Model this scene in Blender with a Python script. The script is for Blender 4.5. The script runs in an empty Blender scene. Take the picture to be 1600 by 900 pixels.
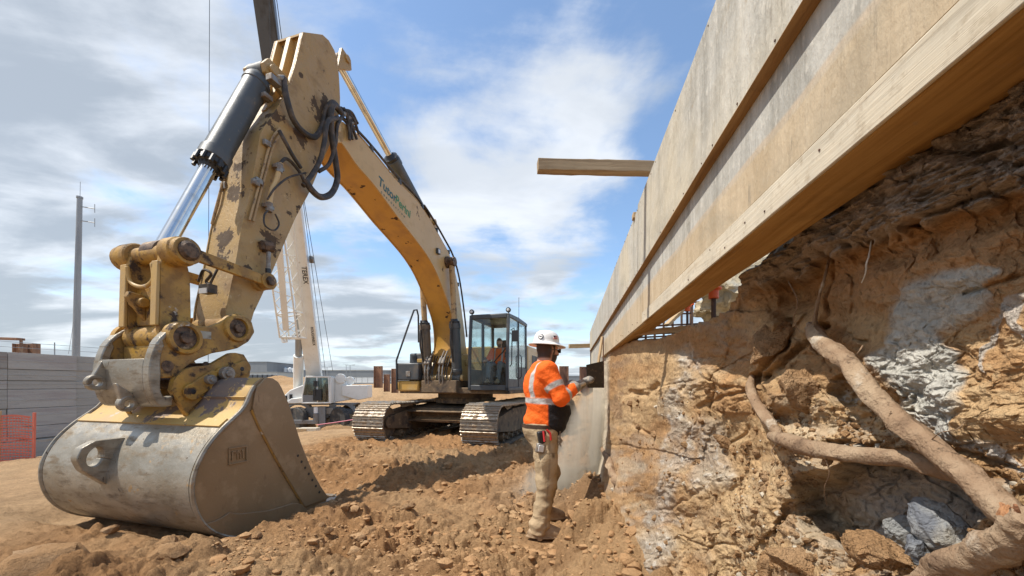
import bpy, math, random
import numpy as np
from mathutils import Vector, Matrix

sc = bpy.context.scene
COL = sc.collection
RAD = math.radians
random.seed(7)

# ------------------------------------------------------------------ camera
FPX, HZ, CH = 600.0, 600.0, 1.38          # focal length and horizon row (1600 px wide frame), camera height
cd = bpy.data.cameras.new('camera')
cam = bpy.data.objects.new('camera', cd)
COL.objects.link(cam)
cd.sensor_width = 36.0
cd.lens = FPX / 1600.0 * 36.0
cd.shift_y = (HZ - 450.0) / 1600.0
cd.clip_start = 0.05
cd.clip_end = 9000.0
cam.location = (0, 0, CH)
cam.rotation_euler = (RAD(90), 0, 0)
sc.camera = cam
sc.view_settings.view_transform = 'Standard'
sc.view_settings.look = 'None'
sc.view_settings.exposure = 0.92
sc.view_settings.gamma = 1.0
sc.cycles.max_bounces = 6
sc.cycles.transparent_max_bounces = 12
sc.cycles.volume_bounces = 1

# ------------------------------------------------------------------ sun
SUN = Vector((-0.50, -0.10, 0.86)).normalized()
sd = bpy.data.lights.new('sun', 'SUN')
sd.energy = 3.05
sd.angle = RAD(0.6)
sd.color = (1.0, 0.945, 0.86)
so = bpy.data.objects.new('sun', sd)
COL.objects.link(so)
so.location = (-20, 0, 40)
so.rotation_euler = SUN.to_track_quat('Z', 'Y').to_euler()

# ------------------------------------------------------------------ sky with clouds
world = bpy.data.worlds.new('World')
sc.world = world
world.use_nodes = True
nt = world.node_tree
nt.nodes.clear()


class NT:
    """short-hand for building a node tree"""
    def __init__(s, tree): s.t = tree
    def n(s, typ, ins=None, **kw):
        nd = s.t.nodes.new(typ)
        for k, v in kw.items(): setattr(nd, k, v)
        for k, v in (ins or {}).items():
            sk = nd.inputs[k]
            if hasattr(v, 'is_linked'): s.t.links.new(v, sk)
            else: sk.default_value = v
        return nd
    def math(s, op, a, b=0.0, c=0.0, clamp=False):
        nd = s.n('ShaderNodeMath', {0: a, 1: b, 2: c}, operation=op, use_clamp=clamp)
        return nd.outputs[0]
    def mapr(s, v, a, b, c=0.0, d=1.0, smooth=False):
        nd = s.n('ShaderNodeMapRange', {0: v, 1: a, 2: b, 3: c, 4: d})
        if smooth: nd.interpolation_type = 'SMOOTHSTEP'
        return nd.outputs[0]
    def mix(s, f, a, b, blend='MIX'):
        nd = s.n('ShaderNodeMix', data_type='RGBA', blend_type=blend)
        for i, v in ((0, f), (6, a), (7, b)):
            sk = nd.inputs[i]
            if hasattr(v, 'is_linked'): s.t.links.new(v, sk)
            else: sk.default_value = (v if i == 0 else (tuple(v) + (1.0,))[:4])
        return nd.outputs[2]
    def noise(s, vec, scale, detail=5, rough=0.55, dist=0.0, lac=2.0):
        return s.n('ShaderNodeTexNoise', {'Vector': vec, 'Scale': scale, 'Detail': detail, 'Roughness': rough,
                                          'Distortion': dist, 'Lacunarity': lac}).outputs[0]


def build_sky():
    w = NT(nt)
    sky = w.n('ShaderNodeTexSky', sky_type='NISHITA', sun_disc=False)
    sky.sun_elevation = math.asin(SUN.z)
    sky.sun_rotation = math.atan2(SUN.x, SUN.y)
    sky.altitude = 50.0
    sky.air_density = 1.0
    sky.dust_density = 0.6
    sky.ozone_density = 2.0
    tc = w.n('ShaderNodeTexCoord').outputs['Generated']
    sep = w.n('ShaderNodeSeparateXYZ', {0: tc})
    x, y, z = sep.outputs[0], sep.outputs[1], sep.outputs[2]
    zz = w.math('ADD', w.math('MAXIMUM', z, 0.0), 0.16)
    cx, cy = w.math('DIVIDE', x, zz), w.math('DIVIDE', y, zz)
    flat = w.n('ShaderNodeCombineXYZ', {0: cx, 1: cy, 2: 0.0}).outputs[0]
    # streaky upper layer, drawn out along one wind direction
    rot = w.n('ShaderNodeMapping', {0: flat, 2: (0, 0, RAD(-38)), 3: (0.55, 1.25, 1.0)}).outputs[0]
    lay1 = w.noise(rot, 0.85, 9, 0.53, 0.7)
    # broken lower cumulus
    lay2 = w.noise(w.n('ShaderNodeMapping', {0: flat, 1: (3.1, 1.7, 0.0)}).outputs[0], 1.7, 10, 0.58, 0.25)
    # cover grows towards the west (-x); a clear stretch lies to the north-east overhead
    def blob(dx, dy, dz, c0, c1):
        d = Vector((dx, dy, dz)).normalized()
        dot = w.n('ShaderNodeVectorMath', {0: w.n('ShaderNodeVectorMath', {0: tc}, operation='NORMALIZE').outputs[0], 1: d}, operation='DOT_PRODUCT').outputs['Value']
        return w.mapr(dot, c0, c1, 0, 1, True)
    west = w.mapr(w.math('ADD', x, w.math('MULTIPLY', z, -0.25)), -0.12, -0.70, 0.0, 1.0, True)
    big = blob(0.02, 1.0, 0.62, 0.935, 0.992)
    hole = blob(0.22, 0.80, 0.82, 0.90, 0.99)
    hole2 = blob(-0.22, 0.75, 0.88, 0.93, 0.995)
    low = w.mapr(z, 0.34, 0.04, 0.0, 1.0, True)
    cov = w.math('ADD', w.math('MULTIPLY', lay1, 0.46), w.math('MULTIPLY', lay2, 0.54))
    cov = w.math('ADD', cov, w.math('MULTIPLY', west, 0.105))
    cov = w.math('ADD', cov, w.math('MULTIPLY', big, 0.12))
    cov = w.math('ADD', cov, w.math('MULTIPLY', low, 0.07))
    cov = w.math('SUBTRACT', cov, w.math('MULTIPLY', hole, 0.03))
    cov = w.math('SUBTRACT', cov, w.math('MULTIPLY', hole2, 0.05))
    fac = w.mapr(cov, 0.482, 0.618, 0.0, 1.0, True)
    thick = w.mapr(w.math('ADD', w.noise(rot, 2.1, 8, 0.55, 0.4), w.math('MULTIPLY', cov, 0.9)), 0.84, 1.14, 0.0, 1.0, True)
    ccol = w.mix(thick, (4.6, 4.8, 5.05), (2.25, 2.5, 2.8))
    ccol = w.mix(w.math('MULTIPLY', big, 0.6), ccol, (4.6, 4.8, 5.05))
    skyc = w.mix(1.0, sky.outputs[0], (1.0, 1.06, 1.06), 'MULTIPLY')
    haze = w.mapr(z, 0.30, 0.0, 0.0, 0.50, True)
    skyc = w.mix(haze, skyc, (4.2, 4.9, 5.6))
    skyc = w.mix(0.05, skyc, (2.9, 3.5, 4.2))
    col = w.mix(w.math('MULTIPLY', fac, 0.90), skyc, ccol)
    bg = w.n('ShaderNodeBackground', {0: col, 1: 0.115})
    out = w.n('ShaderNodeOutputWorld')
    nt.links.new(bg.outputs[0], out.inputs[0])


build_sky()

# ------------------------------------------------------------------ numeric helpers
_rng = np.random.RandomState(11)
_perm = _rng.permutation(512).astype(np.int64)
_grad = _rng.normal(size=(512, 3))
_grad /= np.linalg.norm(_grad, axis=1)[:, None]


def perlin(x, y, z):
    xi, yi, zi = np.floor(x).astype(np.int64), np.floor(y).astype(np.int64), np.floor(z).astype(np.int64)
    xf, yf, zf = x - xi, y - yi, z - zi
    u, v, w = (t * t * t * (t * (t * 6 - 15) + 10) for t in (xf, yf, zf))
    def g(i, j, k):
        h = _perm[(_perm[(_perm[(xi + i) & 511] + yi + j) & 511] + zi + k) & 511]
        q = _grad[h]
        return q[..., 0] * (xf - i) + q[..., 1] * (yf - j) + q[..., 2] * (zf - k)
    def L(a, b, t): return a + t * (b - a)
    return L(L(L(g(0, 0, 0), g(1, 0, 0), u), L(g(0, 1, 0), g(1, 1, 0), u), v),
             L(L(g(0, 0, 1), g(1, 0, 1), u), L(g(0, 1, 1), g(1, 1, 1), u), v), w) * 1.5


def fbm(x, y, z=0.0, oct=5, gain=0.5, lac=2.03):
    x = np.asarray(x, float); y = np.asarray(y, float); z = np.asarray(z, float) + np.zeros_like(x)
    s = np.zeros_like(x); a = 1.0
    for i in range(oct):
        s += a * perlin(x + 17.1 * i, y - 9.7 * i, z + 3.3 * i)
        x, y, z, a = x * lac, y * lac, z * lac, a * gain
    return s


def ridged(x, y, z=0.0, oct=4, gain=0.5):
    x = np.asarray(x, float); y = np.asarray(y, float); z = np.asarray(z, float) + np.zeros_like(x)
    s = np.zeros_like(x); a = 1.0
    for i in range(oct):
        s += a * (1 - np.abs(perlin(x + 5.1 * i, y + 8.7 * i, z)) * 2)
        x, y, z, a = x * 2.1, y * 2.1, z * 2.1, a * gain
    return s


def hash2(i, j, k=0):
    h = _perm[(_perm[(_perm[i & 511] + j) & 511] + k) & 511]
    return h / 511.0


def clods(x, y, size, fill=0.7, k0=0):
    """heights of half-buried lumps of about the given size, one per cell"""
    X, Y = x / size, y / size
    xi, yi = np.floor(X).astype(np.int64), np.floor(Y).astype(np.int64)
    best = np.zeros_like(X)
    for i in (-1, 0, 1):
        for j in (-1, 0, 1):
            a, b = xi + i, yi + j
            r1, r2, r3 = hash2(a, b, k0 + 1), hash2(a, b, k0 + 7), hash2(a, b, k0 + 13)
            px_, py_ = a + 0.2 + 0.6 * r1, b + 0.2 + 0.6 * r2
            rad = np.where(r3 < fill, 0.25 + 0.45 * hash2(a, b, k0 + 29), 0.0)
            d2 = (X - px_) ** 2 + (Y - py_) ** 2 * (0.7 + 0.8 * r1)
            best = np.maximum(best, np.sqrt(np.maximum(rad * rad - d2, 0)) * (0.5 + 0.4 * r2))
    return best * size


def cells(x, y):
    """F1, F2 distances and a random value of the nearest cell"""
    xi, yi = np.floor(x).astype(np.int64), np.floor(y).astype(np.int64)
    f1 = np.full(x.shape, 9.0); f2 = f1.copy(); idv = np.zeros_like(f1)
    for i in (-1, 0, 1):
        for j in (-1, 0, 1):
            a, b = xi + i, yi + j
            d = np.hypot(x - a - hash2(a, b, 3), y - b - hash2(a, b, 91))
            idv = np.where(d < f1, hash2(a, b, 57), idv)
            f2 = np.where(d < f1, f1, np.minimum(f2, d))
            f1 = np.minimum(f1, d)
    return f1, f2, idv


def sstep(a, b, x):
    t = np.clip((np.asarray(x, float) - a) / (b - a), 0, 1)
    return t * t * (3 - 2 * t)


def segdist(px, py, pts):
    """distance to a polyline"""
    d = np.full(np.shape(px), 1e9)
    for (ax, ay), (bx, by) in zip(pts[:-1], pts[1:]):
        vx, vy = bx - ax, by - ay
        t = np.clip(((px - ax) * vx + (py - ay) * vy) / (vx * vx + vy * vy + 1e-9), 0, 1)
        d = np.minimum(d, np.hypot(px - ax - t * vx, py - ay - t * vy))
    return d


def W(px, py, Y):
    """the point at depth Y that stands at photo position (px, py)"""
    return Vector(((px - 800) / FPX * Y, Y, CH + (HZ - py) / FPX * Y))


# ------------------------------------------------------------------ scene helpers
WM = {}


def tag(o, label=None, cat=None, group=None, kind=None):
    if label: o['label'] = label
    if cat: o['category'] = cat
    if group: o['group'] = group
    if kind: o['kind'] = kind
    return o


def thing(name, label, cat, loc=(0, 0, 0), rz=0.0, group=None, mat=None):
    o = bpy.data.objects.new(name, None)
    COL.objects.link(o)
    o.location = loc
    o.rotation_euler = (0, 0, rz)
    o.empty_display_size = 0.2
    m = Matrix.Translation(loc) @ Matrix.Rotation(rz, 4, 'Z')
    if mat is not None:
        m = mat
        o.matrix_basis = mat
    WM[o] = m
    return tag(o, label, cat, group)


def np_mesh(name, V, F, mats=None, smooth=True, attr=None, mi=None):
    """mesh from numpy vertices and quad/tri index arrays"""
    me = bpy.data.meshes.new(name)
    V = np.asarray(V, np.float32); F = np.asarray(F, np.int32)
    n, k = F.shape
    me.vertices.add(len(V)); me.vertices.foreach_set('co', V.ravel())
    me.loops.add(n * k); me.loops.foreach_set('vertex_index', F.ravel())
    me.polygons.add(n)
    me.polygons.foreach_set('loop_start', np.arange(0, n * k, k, dtype=np.int32))
    me.polygons.foreach_set('loop_total', np.full(n, k, dtype=np.int32))
    if smooth: me.polygons.foreach_set('use_smooth', np.ones(n, bool))
    if mi is not None: me.polygons.foreach_set('material_index', np.asarray(mi, np.int32))
    me.update(calc_edges=True)
    me.validate()
    if attr is not None:
        a = me.color_attributes.new('Col', 'FLOAT_COLOR', 'POINT')
        c = np.ones((len(V), 4), np.float32); c[:, :attr.shape[1]] = attr
        a.data.foreach_set('color', c.ravel())
    for m in (mats or []): me.materials.append(m)
    return me


def link(name, me, parent=None):
    o = bpy.data.objects.new(name, me)
    COL.objects.link(o)
    if parent is not None:
        o.parent = parent
        WM[o] = WM[parent]
    else:
        WM[o] = Matrix.Identity(4)
    return o


def grid_faces(nr, nc, wrap=False):
    i, j = np.meshgrid(np.arange(nr - 1), np.arange(nc if wrap else nc - 1), indexing='ij')
    j2 = (j + 1) % nc
    return np.stack([i * nc + j, i * nc + j2, (i + 1) * nc + j2, (i + 1) * nc + j], -1).reshape(-1, 4)


def frame(axis):
    a = Vector(axis).normalized()
    h = Vector((0, 0, 1)) if abs(a.z) < 0.9 else Vector((1, 0, 0))
    u = a.cross(h).normalized()
    return a, u, a.cross(u).normalized()


def resample(pts, n):
    P = np.asarray(pts, float)
    d = np.r_[0, np.cumsum(np.linalg.norm(np.diff(P, axis=0), axis=1))]
    t = np.linspace(0, d[-1], n)
    return np.stack([np.interp(t, d, P[:, k]) for k in range(P.shape[1])], 1)


def spline(pts, n):
    """Catmull-Rom through the points"""
    P = np.asarray(pts, float)
    P = np.vstack([2 * P[0] - P[1], P, 2 * P[-1] - P[-2]])
    out = []
    seg = len(P) - 3
    for t in np.linspace(0, seg - 1e-6, n):
        i = int(t); f = t - i
        a, b, c, d = P[i], P[i + 1], P[i + 2], P[i + 3]
        out.append(0.5 * (2 * b + (c - a) * f + (2 * a - 5 * b + 4 * c - d) * f * f + (3 * b - a - 3 * c + d) * f ** 3))
    return np.array(out)


class MB:
    def __init__(s): s.v = []; s.f = []; s.m = []; s.mi = 0; s.cuts = []
    def add(s, V, Fc):
        o = len(s.v)
        s.cuts.append((o, len(s.f)))
        s.v += [tuple(map(float, p)) for p in V]
        s.f += [tuple(int(i) + o for i in f) for f in Fc]
        s.m += [s.mi] * len(Fc)
        return s
    def box(s, c, d, M=None):
        c = Vector(c)
        V = []
        for z in (-.5, .5):
            for x, y in ((-.5, -.5), (.5, -.5), (.5, .5), (-.5, .5)):
                p = Vector((x * d[0], y * d[1], z * d[2]))
                V.append(c + (M @ p if M is not None else p))
        return s.add(V, [(3, 2, 1, 0), (4, 5, 6, 7), (0, 1, 5, 4), (1, 2, 6, 5), (2, 3, 7, 6), (3, 0, 4, 7)])
    def bx(s, x0, x1, y0, y1, z0, z1):
        return s.box(((x0 + x1) / 2, (y0 + y1) / 2, (z0 + z1) / 2), (abs(x1 - x0), abs(y1 - y0), abs(z1 - z0)))
    def bar(s, p0, p1, w, h, side=None):
        """rectangular bar; w along 'side' (default horizontal), h across"""
        p0, p1 = Vector(p0), Vector(p1)
        a = (p1 - p0).normalized()
        if side is None:
            sd_ = a.cross(Vector((0, 0, 1)))
            sd_ = sd_.normalized() if sd_.length > 1e-4 else Vector((1, 0, 0))
        else:
            sd_ = Vector(side); sd_ = (sd_ - a * sd_.dot(a)).normalized()
        up = sd_.cross(a)
        V = [p + sd_ * (i * w / 2) + up * (j * h / 2) for p in (p0, p1) for i, j in ((-1, -1), (1, -1), (1, 1), (-1, 1))]
        return s.add(V, [(3, 2, 1, 0), (4, 5, 6, 7), (0, 1, 5, 4), (1, 2, 6, 5), (2, 3, 7, 6), (3, 0, 4, 7)])
    def cyl(s, p0, p1, r0, r1=None, n=16, cap=True):
        r1 = r0 if r1 is None else r1
        p0, p1 = Vector(p0), Vector(p1)
        a, u, w = frame(p1 - p0)
        V = []
        for p, r in ((p0, r0), (p1, r1)):
            for i in range(n):
                t = 2 * math.pi * i / n
                V.append(p + (u * math.cos(t) + w * math.sin(t)) * r)
        Fc = [((i + 1) % n, i, n + i, n + (i + 1) % n) for i in range(n)]
        if cap: Fc += [tuple(range(n)), tuple(range(2 * n - 1, n - 1, -1))]
        return s.add(V, Fc)
    def rev(s, prof, p0, axis, n=20):
        """surface of revolution: prof = [(r, along)]"""
        p0 = Vector(p0)
        a, u, w = frame(axis)
        V = []
        for r, t in prof:
            for i in range(n):
                q = 2 * math.pi * i / n
                V.append(p0 + a * t + (u * math.cos(q) + w * math.sin(q)) * r)
        m = len(prof)
        Fc = [(k * n + (i + 1) % n, k * n + i, (k + 1) * n + i, (k + 1) * n + (i + 1) % n) for k in range(m - 1) for i in range(n)]
        if prof[0][0] > 1e-4: Fc.append(tuple(range(n)))
        if prof[-1][0] > 1e-4: Fc.append(tuple(range(m * n - 1, (m - 1) * n - 1, -1)))
        return s.add(V, Fc)
    def tube(s, pts, r, n=8, cap=True, smoothn=0):
        P = spline(pts, smoothn) if smoothn else np.asarray(pts, float)
        m = len(P)
        rr = np.interp(np.linspace(0, 1, m), np.linspace(0, 1, len(r)), r) if hasattr(r, '__len__') else np.full(m, r)
        T = np.gradient(P, axis=0)
        T /= np.linalg.norm(T, axis=1)[:, None] + 1e-12
        a, u, w = frame(T[0])
        V = []
        for k in range(m):
            t = Vector(T[k])
            u = (u - t * u.dot(t)).normalized()
            w = t.cross(u)
            for i in range(n):
                q = 2 * math.pi * i / n
                V.append(Vector(P[k]) + (u * math.cos(q) + w * math.sin(q)) * rr[k])
        Fc = [(k * n + i, k * n + (i + 1) % n, (k + 1) * n + (i + 1) % n, (k + 1) * n + i) for k in range(m - 1) for i in range(n)]
        if cap: Fc += [tuple(range(n - 1, -1, -1)), tuple(range((m - 1) * n, m * n))]
        return s.add(V, Fc)
    def prism(s, poly, fn, c0, c1):
        """polygon of (a, b), carried to fn(a, b, c) at c0 and c1"""
        n = len(poly)
        V = [fn(a, b, c) for c in (c0, c1) for a, b in poly]
        return s.add(V, [tuple(range(n - 1, -1, -1)), tuple(range(n, 2 * n))] + [(i, (i + 1) % n, n + (i + 1) % n, n + i) for i in range(n)])
    def strip(s, U, L, fn, c0, c1, n=None):
        """like prism for a band between two polylines (no concave n-gons)"""
        n = n or max(len(U), len(L))
        U, L = resample(U, n), resample(L, n)
        V = [fn(p[0], p[1], c) for c in (c0, c1) for Q in (U, L) for p in Q]
        a, b, c, d = 0, n, 2 * n, 3 * n
        Fc = []
        for i in range(n - 1):
            j = i + 1
            Fc += [(a + i, a + j, b + j, b + i), (c + i, d + i, d + j, c + j), (a + i, c + i, c + j, a + j), (b + i, b + j, d + j, d + i)]
        Fc += [(a, b, d, c), (a + n - 1, c + n - 1, d + n - 1, b + n - 1)]
        return s.add(V, Fc)
    def sph(s, c, r, n=10, m=7):
        c = Vector(c); r = Vector(r) if hasattr(r, '__len__') else Vector((r, r, r))
        V = [c + Vector((0, 0, r.z))]
        for k in range(1, m):
            t = math.pi * k / m
            for i in range(n):
                q = 2 * math.pi * i / n
                V.append(c + Vector((r.x * math.sin(t) * math.cos(q), r.y * math.sin(t) * math.sin(q), r.z * math.cos(t))))
        V.append(c - Vector((0, 0, r.z)))
        Fc = [(0, 1 + i, 1 + (i + 1) % n) for i in range(n)]
        for k in range(m - 2):
            Fc += [(1 + k * n + i, 1 + (k + 1) * n + i, 1 + (k + 1) * n + (i + 1) % n, 1 + k * n + (i + 1) % n) for i in range(n)]
        e = len(V) - 1
        Fc += [(e, 1 + (m - 2) * n + (i + 1) % n, 1 + (m - 2) * n + i) for i in range(n)]
        return s.add(V, Fc)
    def mesh(s, name, mats, smooth=35, inv=None):
        me = bpy.data.meshes.new(name)
        V = s.v if inv is None else [tuple(inv @ Vector(p)) for p in s.v]
        me.from_pydata(V, [], s.f)
        me.polygons.foreach_set('material_index', s.m)
        for m in (mats if isinstance(mats, (list, tuple)) else [mats]): me.materials.append(m)
        import bmesh
        b = bmesh.new(); b.from_mesh(me)
        bmesh.ops.recalc_face_normals(b, faces=b.faces)
        b.to_mesh(me); b.free()
        if smooth:
            me.shade_smooth()
            me.set_sharp_from_angle(angle=RAD(smooth))
        return me
    def build(s, name, mats, parent=None, bevel=0.0, smooth=35, world=False, seg=2, each=False):
        if each:                                   # every piece added becomes an object of its own
            for (a, b), (c, d) in zip(s.cuts, s.cuts[1:] + [(len(s.v), len(s.f))]):
                q = MB()
                q.v = s.v[a:c]; q.f = [tuple(i - a for i in f) for f in s.f[b:d]]; q.m = s.m[b:d]
                q.build(name, mats, parent, bevel, smooth, world, seg)
            return None
        inv = WM[parent].inverted() if (world and parent is not None) else None
        o = link(name, s.mesh(name, mats, smooth, inv), parent)
        if bevel:
            b = o.modifiers.new('bevel', 'BEVEL')
            b.width = bevel; b.segments = seg; b.limit_method = 'ANGLE'; b.angle_limit = RAD(40)
            b.harden_normals = False
        return o


def shared(name, me, parent, M):
    o = link(name, me, parent)
    o.matrix_basis = M
    return o


# ------------------------------------------------------------------ implicit surfaces for organic shapes
def surface_nets(f, lo, hi, res):
    lo = np.asarray(lo, float); n = np.ceil((np.asarray(hi, float) - lo) / res).astype(int) + 1
    ax = [lo[k] + res * np.arange(n[k]) for k in range(3)]
    G = np.meshgrid(*ax, indexing='ij')
    V = f(G[0].astype(np.float32), G[1].astype(np.float32), G[2].astype(np.float32))
    ins = V < 0
    sh = tuple(n - 1)
    def cor(A, o): return A[o[0]:o[0] + sh[0], o[1]:o[1] + sh[1], o[2]:o[2] + sh[2]]
    corners = [(i, j, k) for i in (0, 1) for j in (0, 1) for k in (0, 1)]
    cnt = sum(cor(ins, c).astype(np.int8) for c in corners)
    act = (cnt > 0) & (cnt < 8)
    ci = np.argwhere(act)
    acc = np.zeros((len(ci), 3)); num = np.zeros(len(ci))
    I, J, K = ci.T
    for a in corners:
        for d in range(3):
            if a[d]: continue
            b = list(a); b[d] = 1
            va = V[I + a[0], J + a[1], K + a[2]]; vb = V[I + b[0], J + b[1], K + b[2]]
            m = (va < 0) != (vb < 0)
            t = np.where(m, va / np.where(m, va - vb, 1), 0)
            p = np.zeros((len(ci), 3)); p[:] = a; p[:, d] = t
            acc += p * m[:, None]; num += m
    P = (acc / num[:, None] + ci) * res + lo
    idx = -np.ones(sh, int); idx[I, J, K] = np.arange(len(ci))
    Fc = []
    for d in range(3):
        e = [0, 0, 0]; e[d] = 1
        A = ins[:n[0] - e[0], :n[1] - e[1], :n[2] - e[2]]; B = ins[e[0]:, e[1]:, e[2]:]
        E = np.argwhere(A != B)
        o1, o2 = [(1, 2), (2, 0), (0, 1)][d]
        ok = (E[:, o1] > 0) & (E[:, o2] > 0) & (E[:, o1] < n[o1] - 1) & (E[:, o2] < n[o2] - 1)
        E = E[ok]
        def g(i, j):
            q = E.copy(); q[:, o1] += i; q[:, o2] += j
            return idx[q[:, 0], q[:, 1], q[:, 2]]
        Q = np.stack([g(-1, -1), g(0, -1), g(0, 0), g(-1, 0)], 1)
        flip = ~A[E[:, 0], E[:, 1], E[:, 2]]
        Q[flip] = Q[flip][:, ::-1]
        Fc.append(Q)
    return P, np.vstack(Fc)


def sd_cap(x, y, z, a, b, ra, rb, flat=None):
    """tapered capsule"""
    a = np.asarray(a, np.float32); b = np.asarray(b, np.float32)
    v = b - a
    px_, py_, pz_ = x - a[0], y - a[1], z - a[2]
    t = np.clip((px_ * v[0] + py_ * v[1] + pz_ * v[2]) / (v @ v + 1e-9), 0, 1)
    return np.sqrt((px_ - t * v[0]) ** 2 + (py_ - t * v[1]) ** 2 + (pz_ - t * v[2]) ** 2) - (ra + (rb - ra) * t)


def sd_ell(x, y, z, c, r, rz=0.0):
    ca, sa = math.cos(rz), math.sin(rz)
    dx, dy, dz = x - c[0], y - c[1], z - c[2]
    qx, qy = (ca * dx + sa * dy) / r[0], (-sa * dx + ca * dy) / r[1]
    k = np.sqrt(qx ** 2 + qy ** 2 + (dz / r[2]) ** 2)
    return (k - 1) * min(r)


def smin(a, b, k):
    h = np.clip(0.5 + 0.5 * (b - a) / k, 0, 1)
    return b + (a - b) * h - k * h * (1 - h)


def sdf_mesh(name, f, lo, hi, res, mats, color=None, relax=2):
    P, Q = surface_nets(f, lo, hi, res)
    # a little Laplacian smoothing takes the grid out of the surface
    e = np.vstack([Q[:, [0, 1]], Q[:, [1, 2]], Q[:, [2, 3]], Q[:, [3, 0]]])
    e = np.vstack([e, e[:, ::-1]])
    deg = np.bincount(e[:, 0], minlength=len(P))[:, None]
    for _ in range(relax):
        s_ = np.stack([np.bincount(e[:, 0], P[e[:, 1], k], minlength=len(P)) for k in range(3)], 1)
        P = 0.5 * P + 0.5 * s_ / np.maximum(deg, 1)
    return np_mesh(name, P, Q, mats, attr=color(P) if color else None)

# ------------------------------------------------------------------ materials
def pmat(name, base, layers=(), rough=0.6, rvar=0.0, metal=0.0, bump=(), attr=False, spec=0.5, coat=0.0, seed=0.0, spots=(), spotc=(0.07, 0.045, 0.03)):
    """layers: (colour, scale, lo, hi, stretch[, rough]) patches of another colour; bump: (scale, distance)"""
    m = bpy.data.materials.new(name)
    m.use_nodes = True
    w = NT(m.node_tree)
    b = m.node_tree.nodes['Principled BSDF']
    tc = w.n('ShaderNodeTexCoord').outputs['Object']
    if attr:
        col = w.n('ShaderNodeAttribute', attribute_name='Col').outputs['Color']
        if base is not None: col = w.mix(1.0, col, base, 'MULTIPLY')
    else:
        col = w.n('ShaderNodeRGB').outputs[0]
        col.default_value = tuple(base) + (1,)
    r = w.n('ShaderNodeValue').outputs[0]; r.default_value = rough
    met = w.n('ShaderNodeValue').outputs[0]; met.default_value = metal
    for i, L in enumerate(layers):
        c, sc_, lo, hi, st = L[:5]
        v = w.n('ShaderNodeMapping', {0: tc, 1: (3.7 * i + seed, 1.9 * i - seed, 0.7 * i), 3: st}).outputs[0]
        f = w.mapr(w.noise(v, sc_, 6, 0.6), lo, hi, 0, 1)
        if c is not None:
            if isinstance(c, str) and c[0] == '*':
                k = float(c[1:]); col = w.mix(f, col, w.mix(1.0, col, (k, k, k), 'MULTIPLY'))
            else:
                col = w.mix(f, col, c)
        if len(L) > 5: r = w.mapr(f, 0, 1, r, L[5])
        if len(L) > 6: met = w.mapr(f, 0, 1, met, L[6])
    for sx, sy, sz, sr in spots:                      # splashes of mud thrown on at known places
        dv = w.n('ShaderNodeVectorMath', {0: tc, 1: (sx, sy, sz)}, operation='DISTANCE').outputs['Value']
        f = w.mapr(w.math('ADD', w.math('DIVIDE', dv, sr), w.mapr(w.noise(tc, 9, 6, .65), .3, .7, .75, -.75)), .85, .70, 0, .92)
        col = w.mix(f, col, spotc); r = w.mapr(f, 0, 1, r, .9)
    if rvar:
        r = w.math('ADD', r, w.mapr(w.noise(tc, 9, 4), 0.3, 0.7, -rvar, rvar), clamp=True)
    for sk, v in (('Base Color', col), ('Roughness', r), ('Metallic', met)):
        m.node_tree.links.new(v, b.inputs[sk])
    b.inputs['Specular IOR Level'].default_value = spec
    b.inputs['Coat Weight'].default_value = coat
    nrm = None
    for sc_, dist in bump:
        ins = {'Height': w.noise(tc, sc_, 5, 0.6), 'Distance': dist, 'Strength': 1.0}
        if nrm is not None: ins['Normal'] = nrm
        nrm = w.n('ShaderNodeBump', ins).outputs[0]
    if nrm is not None: m.node_tree.links.new(nrm, b.inputs['Normal'])
    return m


S1 = (1, 1, 1)
MUD = (0.20, 0.125, 0.065)
MAT = {}
MAT['soil'] = pmat('soil', (1, 1, 1), [('*0.70', 1.4, 0.45, 0.75, S1), ('*1.22', 7, 0.52, 0.72, S1), ('*0.72', 24, 0.50, 0.70, S1)],
                   0.95, attr=True, bump=((26, 0.035), (90, 0.018), (260, 0.007)), spec=0.12)
MAT['bank'] = pmat('bank_soil', (1, 1, 1), [('*0.80', 5, 0.48, 0.70, S1), ('*1.20', 22, 0.52, 0.70, S1), ('*0.66', 80, 0.52, 0.68, S1)],
                   0.95, attr=True, bump=((30, 0.016), (110, 0.006), (400, 0.002)), spec=0.12)
MAT['clod'] = pmat('clod', (0.40, 0.235, 0.115), [((0.46, 0.30, 0.17), 3, 0.45, 0.65, S1), ('*0.7', 40, 0.5, 0.7, S1)], 0.95, bump=((40, 0.02), (160, 0.006)), spec=0.1)
MAT['crumb'] = pmat('crumb_soil', (0.41, 0.234, 0.112), [((0.45, 0.29, 0.155), 1.3, 0.42, 0.62, S1), ('*0.75', 4, 0.5, 0.7, S1), ('*0.8', 60, 0.5, 0.7, S1)], 0.95, bump=((60, 0.012), (200, 0.004)), spec=0.1)
MAT['clod_grey'] = pmat('clod_grey', (0.27, 0.27, 0.26), [((0.15, 0.16, 0.18), 7, 0.45, 0.6, (1, 1, 3)), ((0.42, 0.38, 0.30), 11, 0.55, 0.7, S1)], 0.85, bump=((40, 0.01), (160, 0.003)), spec=0.2)
MAT['cat'] = pmat('machine_yellow', (0.52, 0.30, 0.06), [((0.50, 0.35, 0.155), 1.6, 0.42, 0.70, S1), ((0.42, 0.28, 0.14), 5, 0.50, 0.76, S1, 0.8),
                   ((0.10, 0.06, 0.035), 9, 0.64, 0.70, (1, 1, 1), 0.75)], 0.42, bump=((60, 0.0015),), rvar=0.08)
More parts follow.
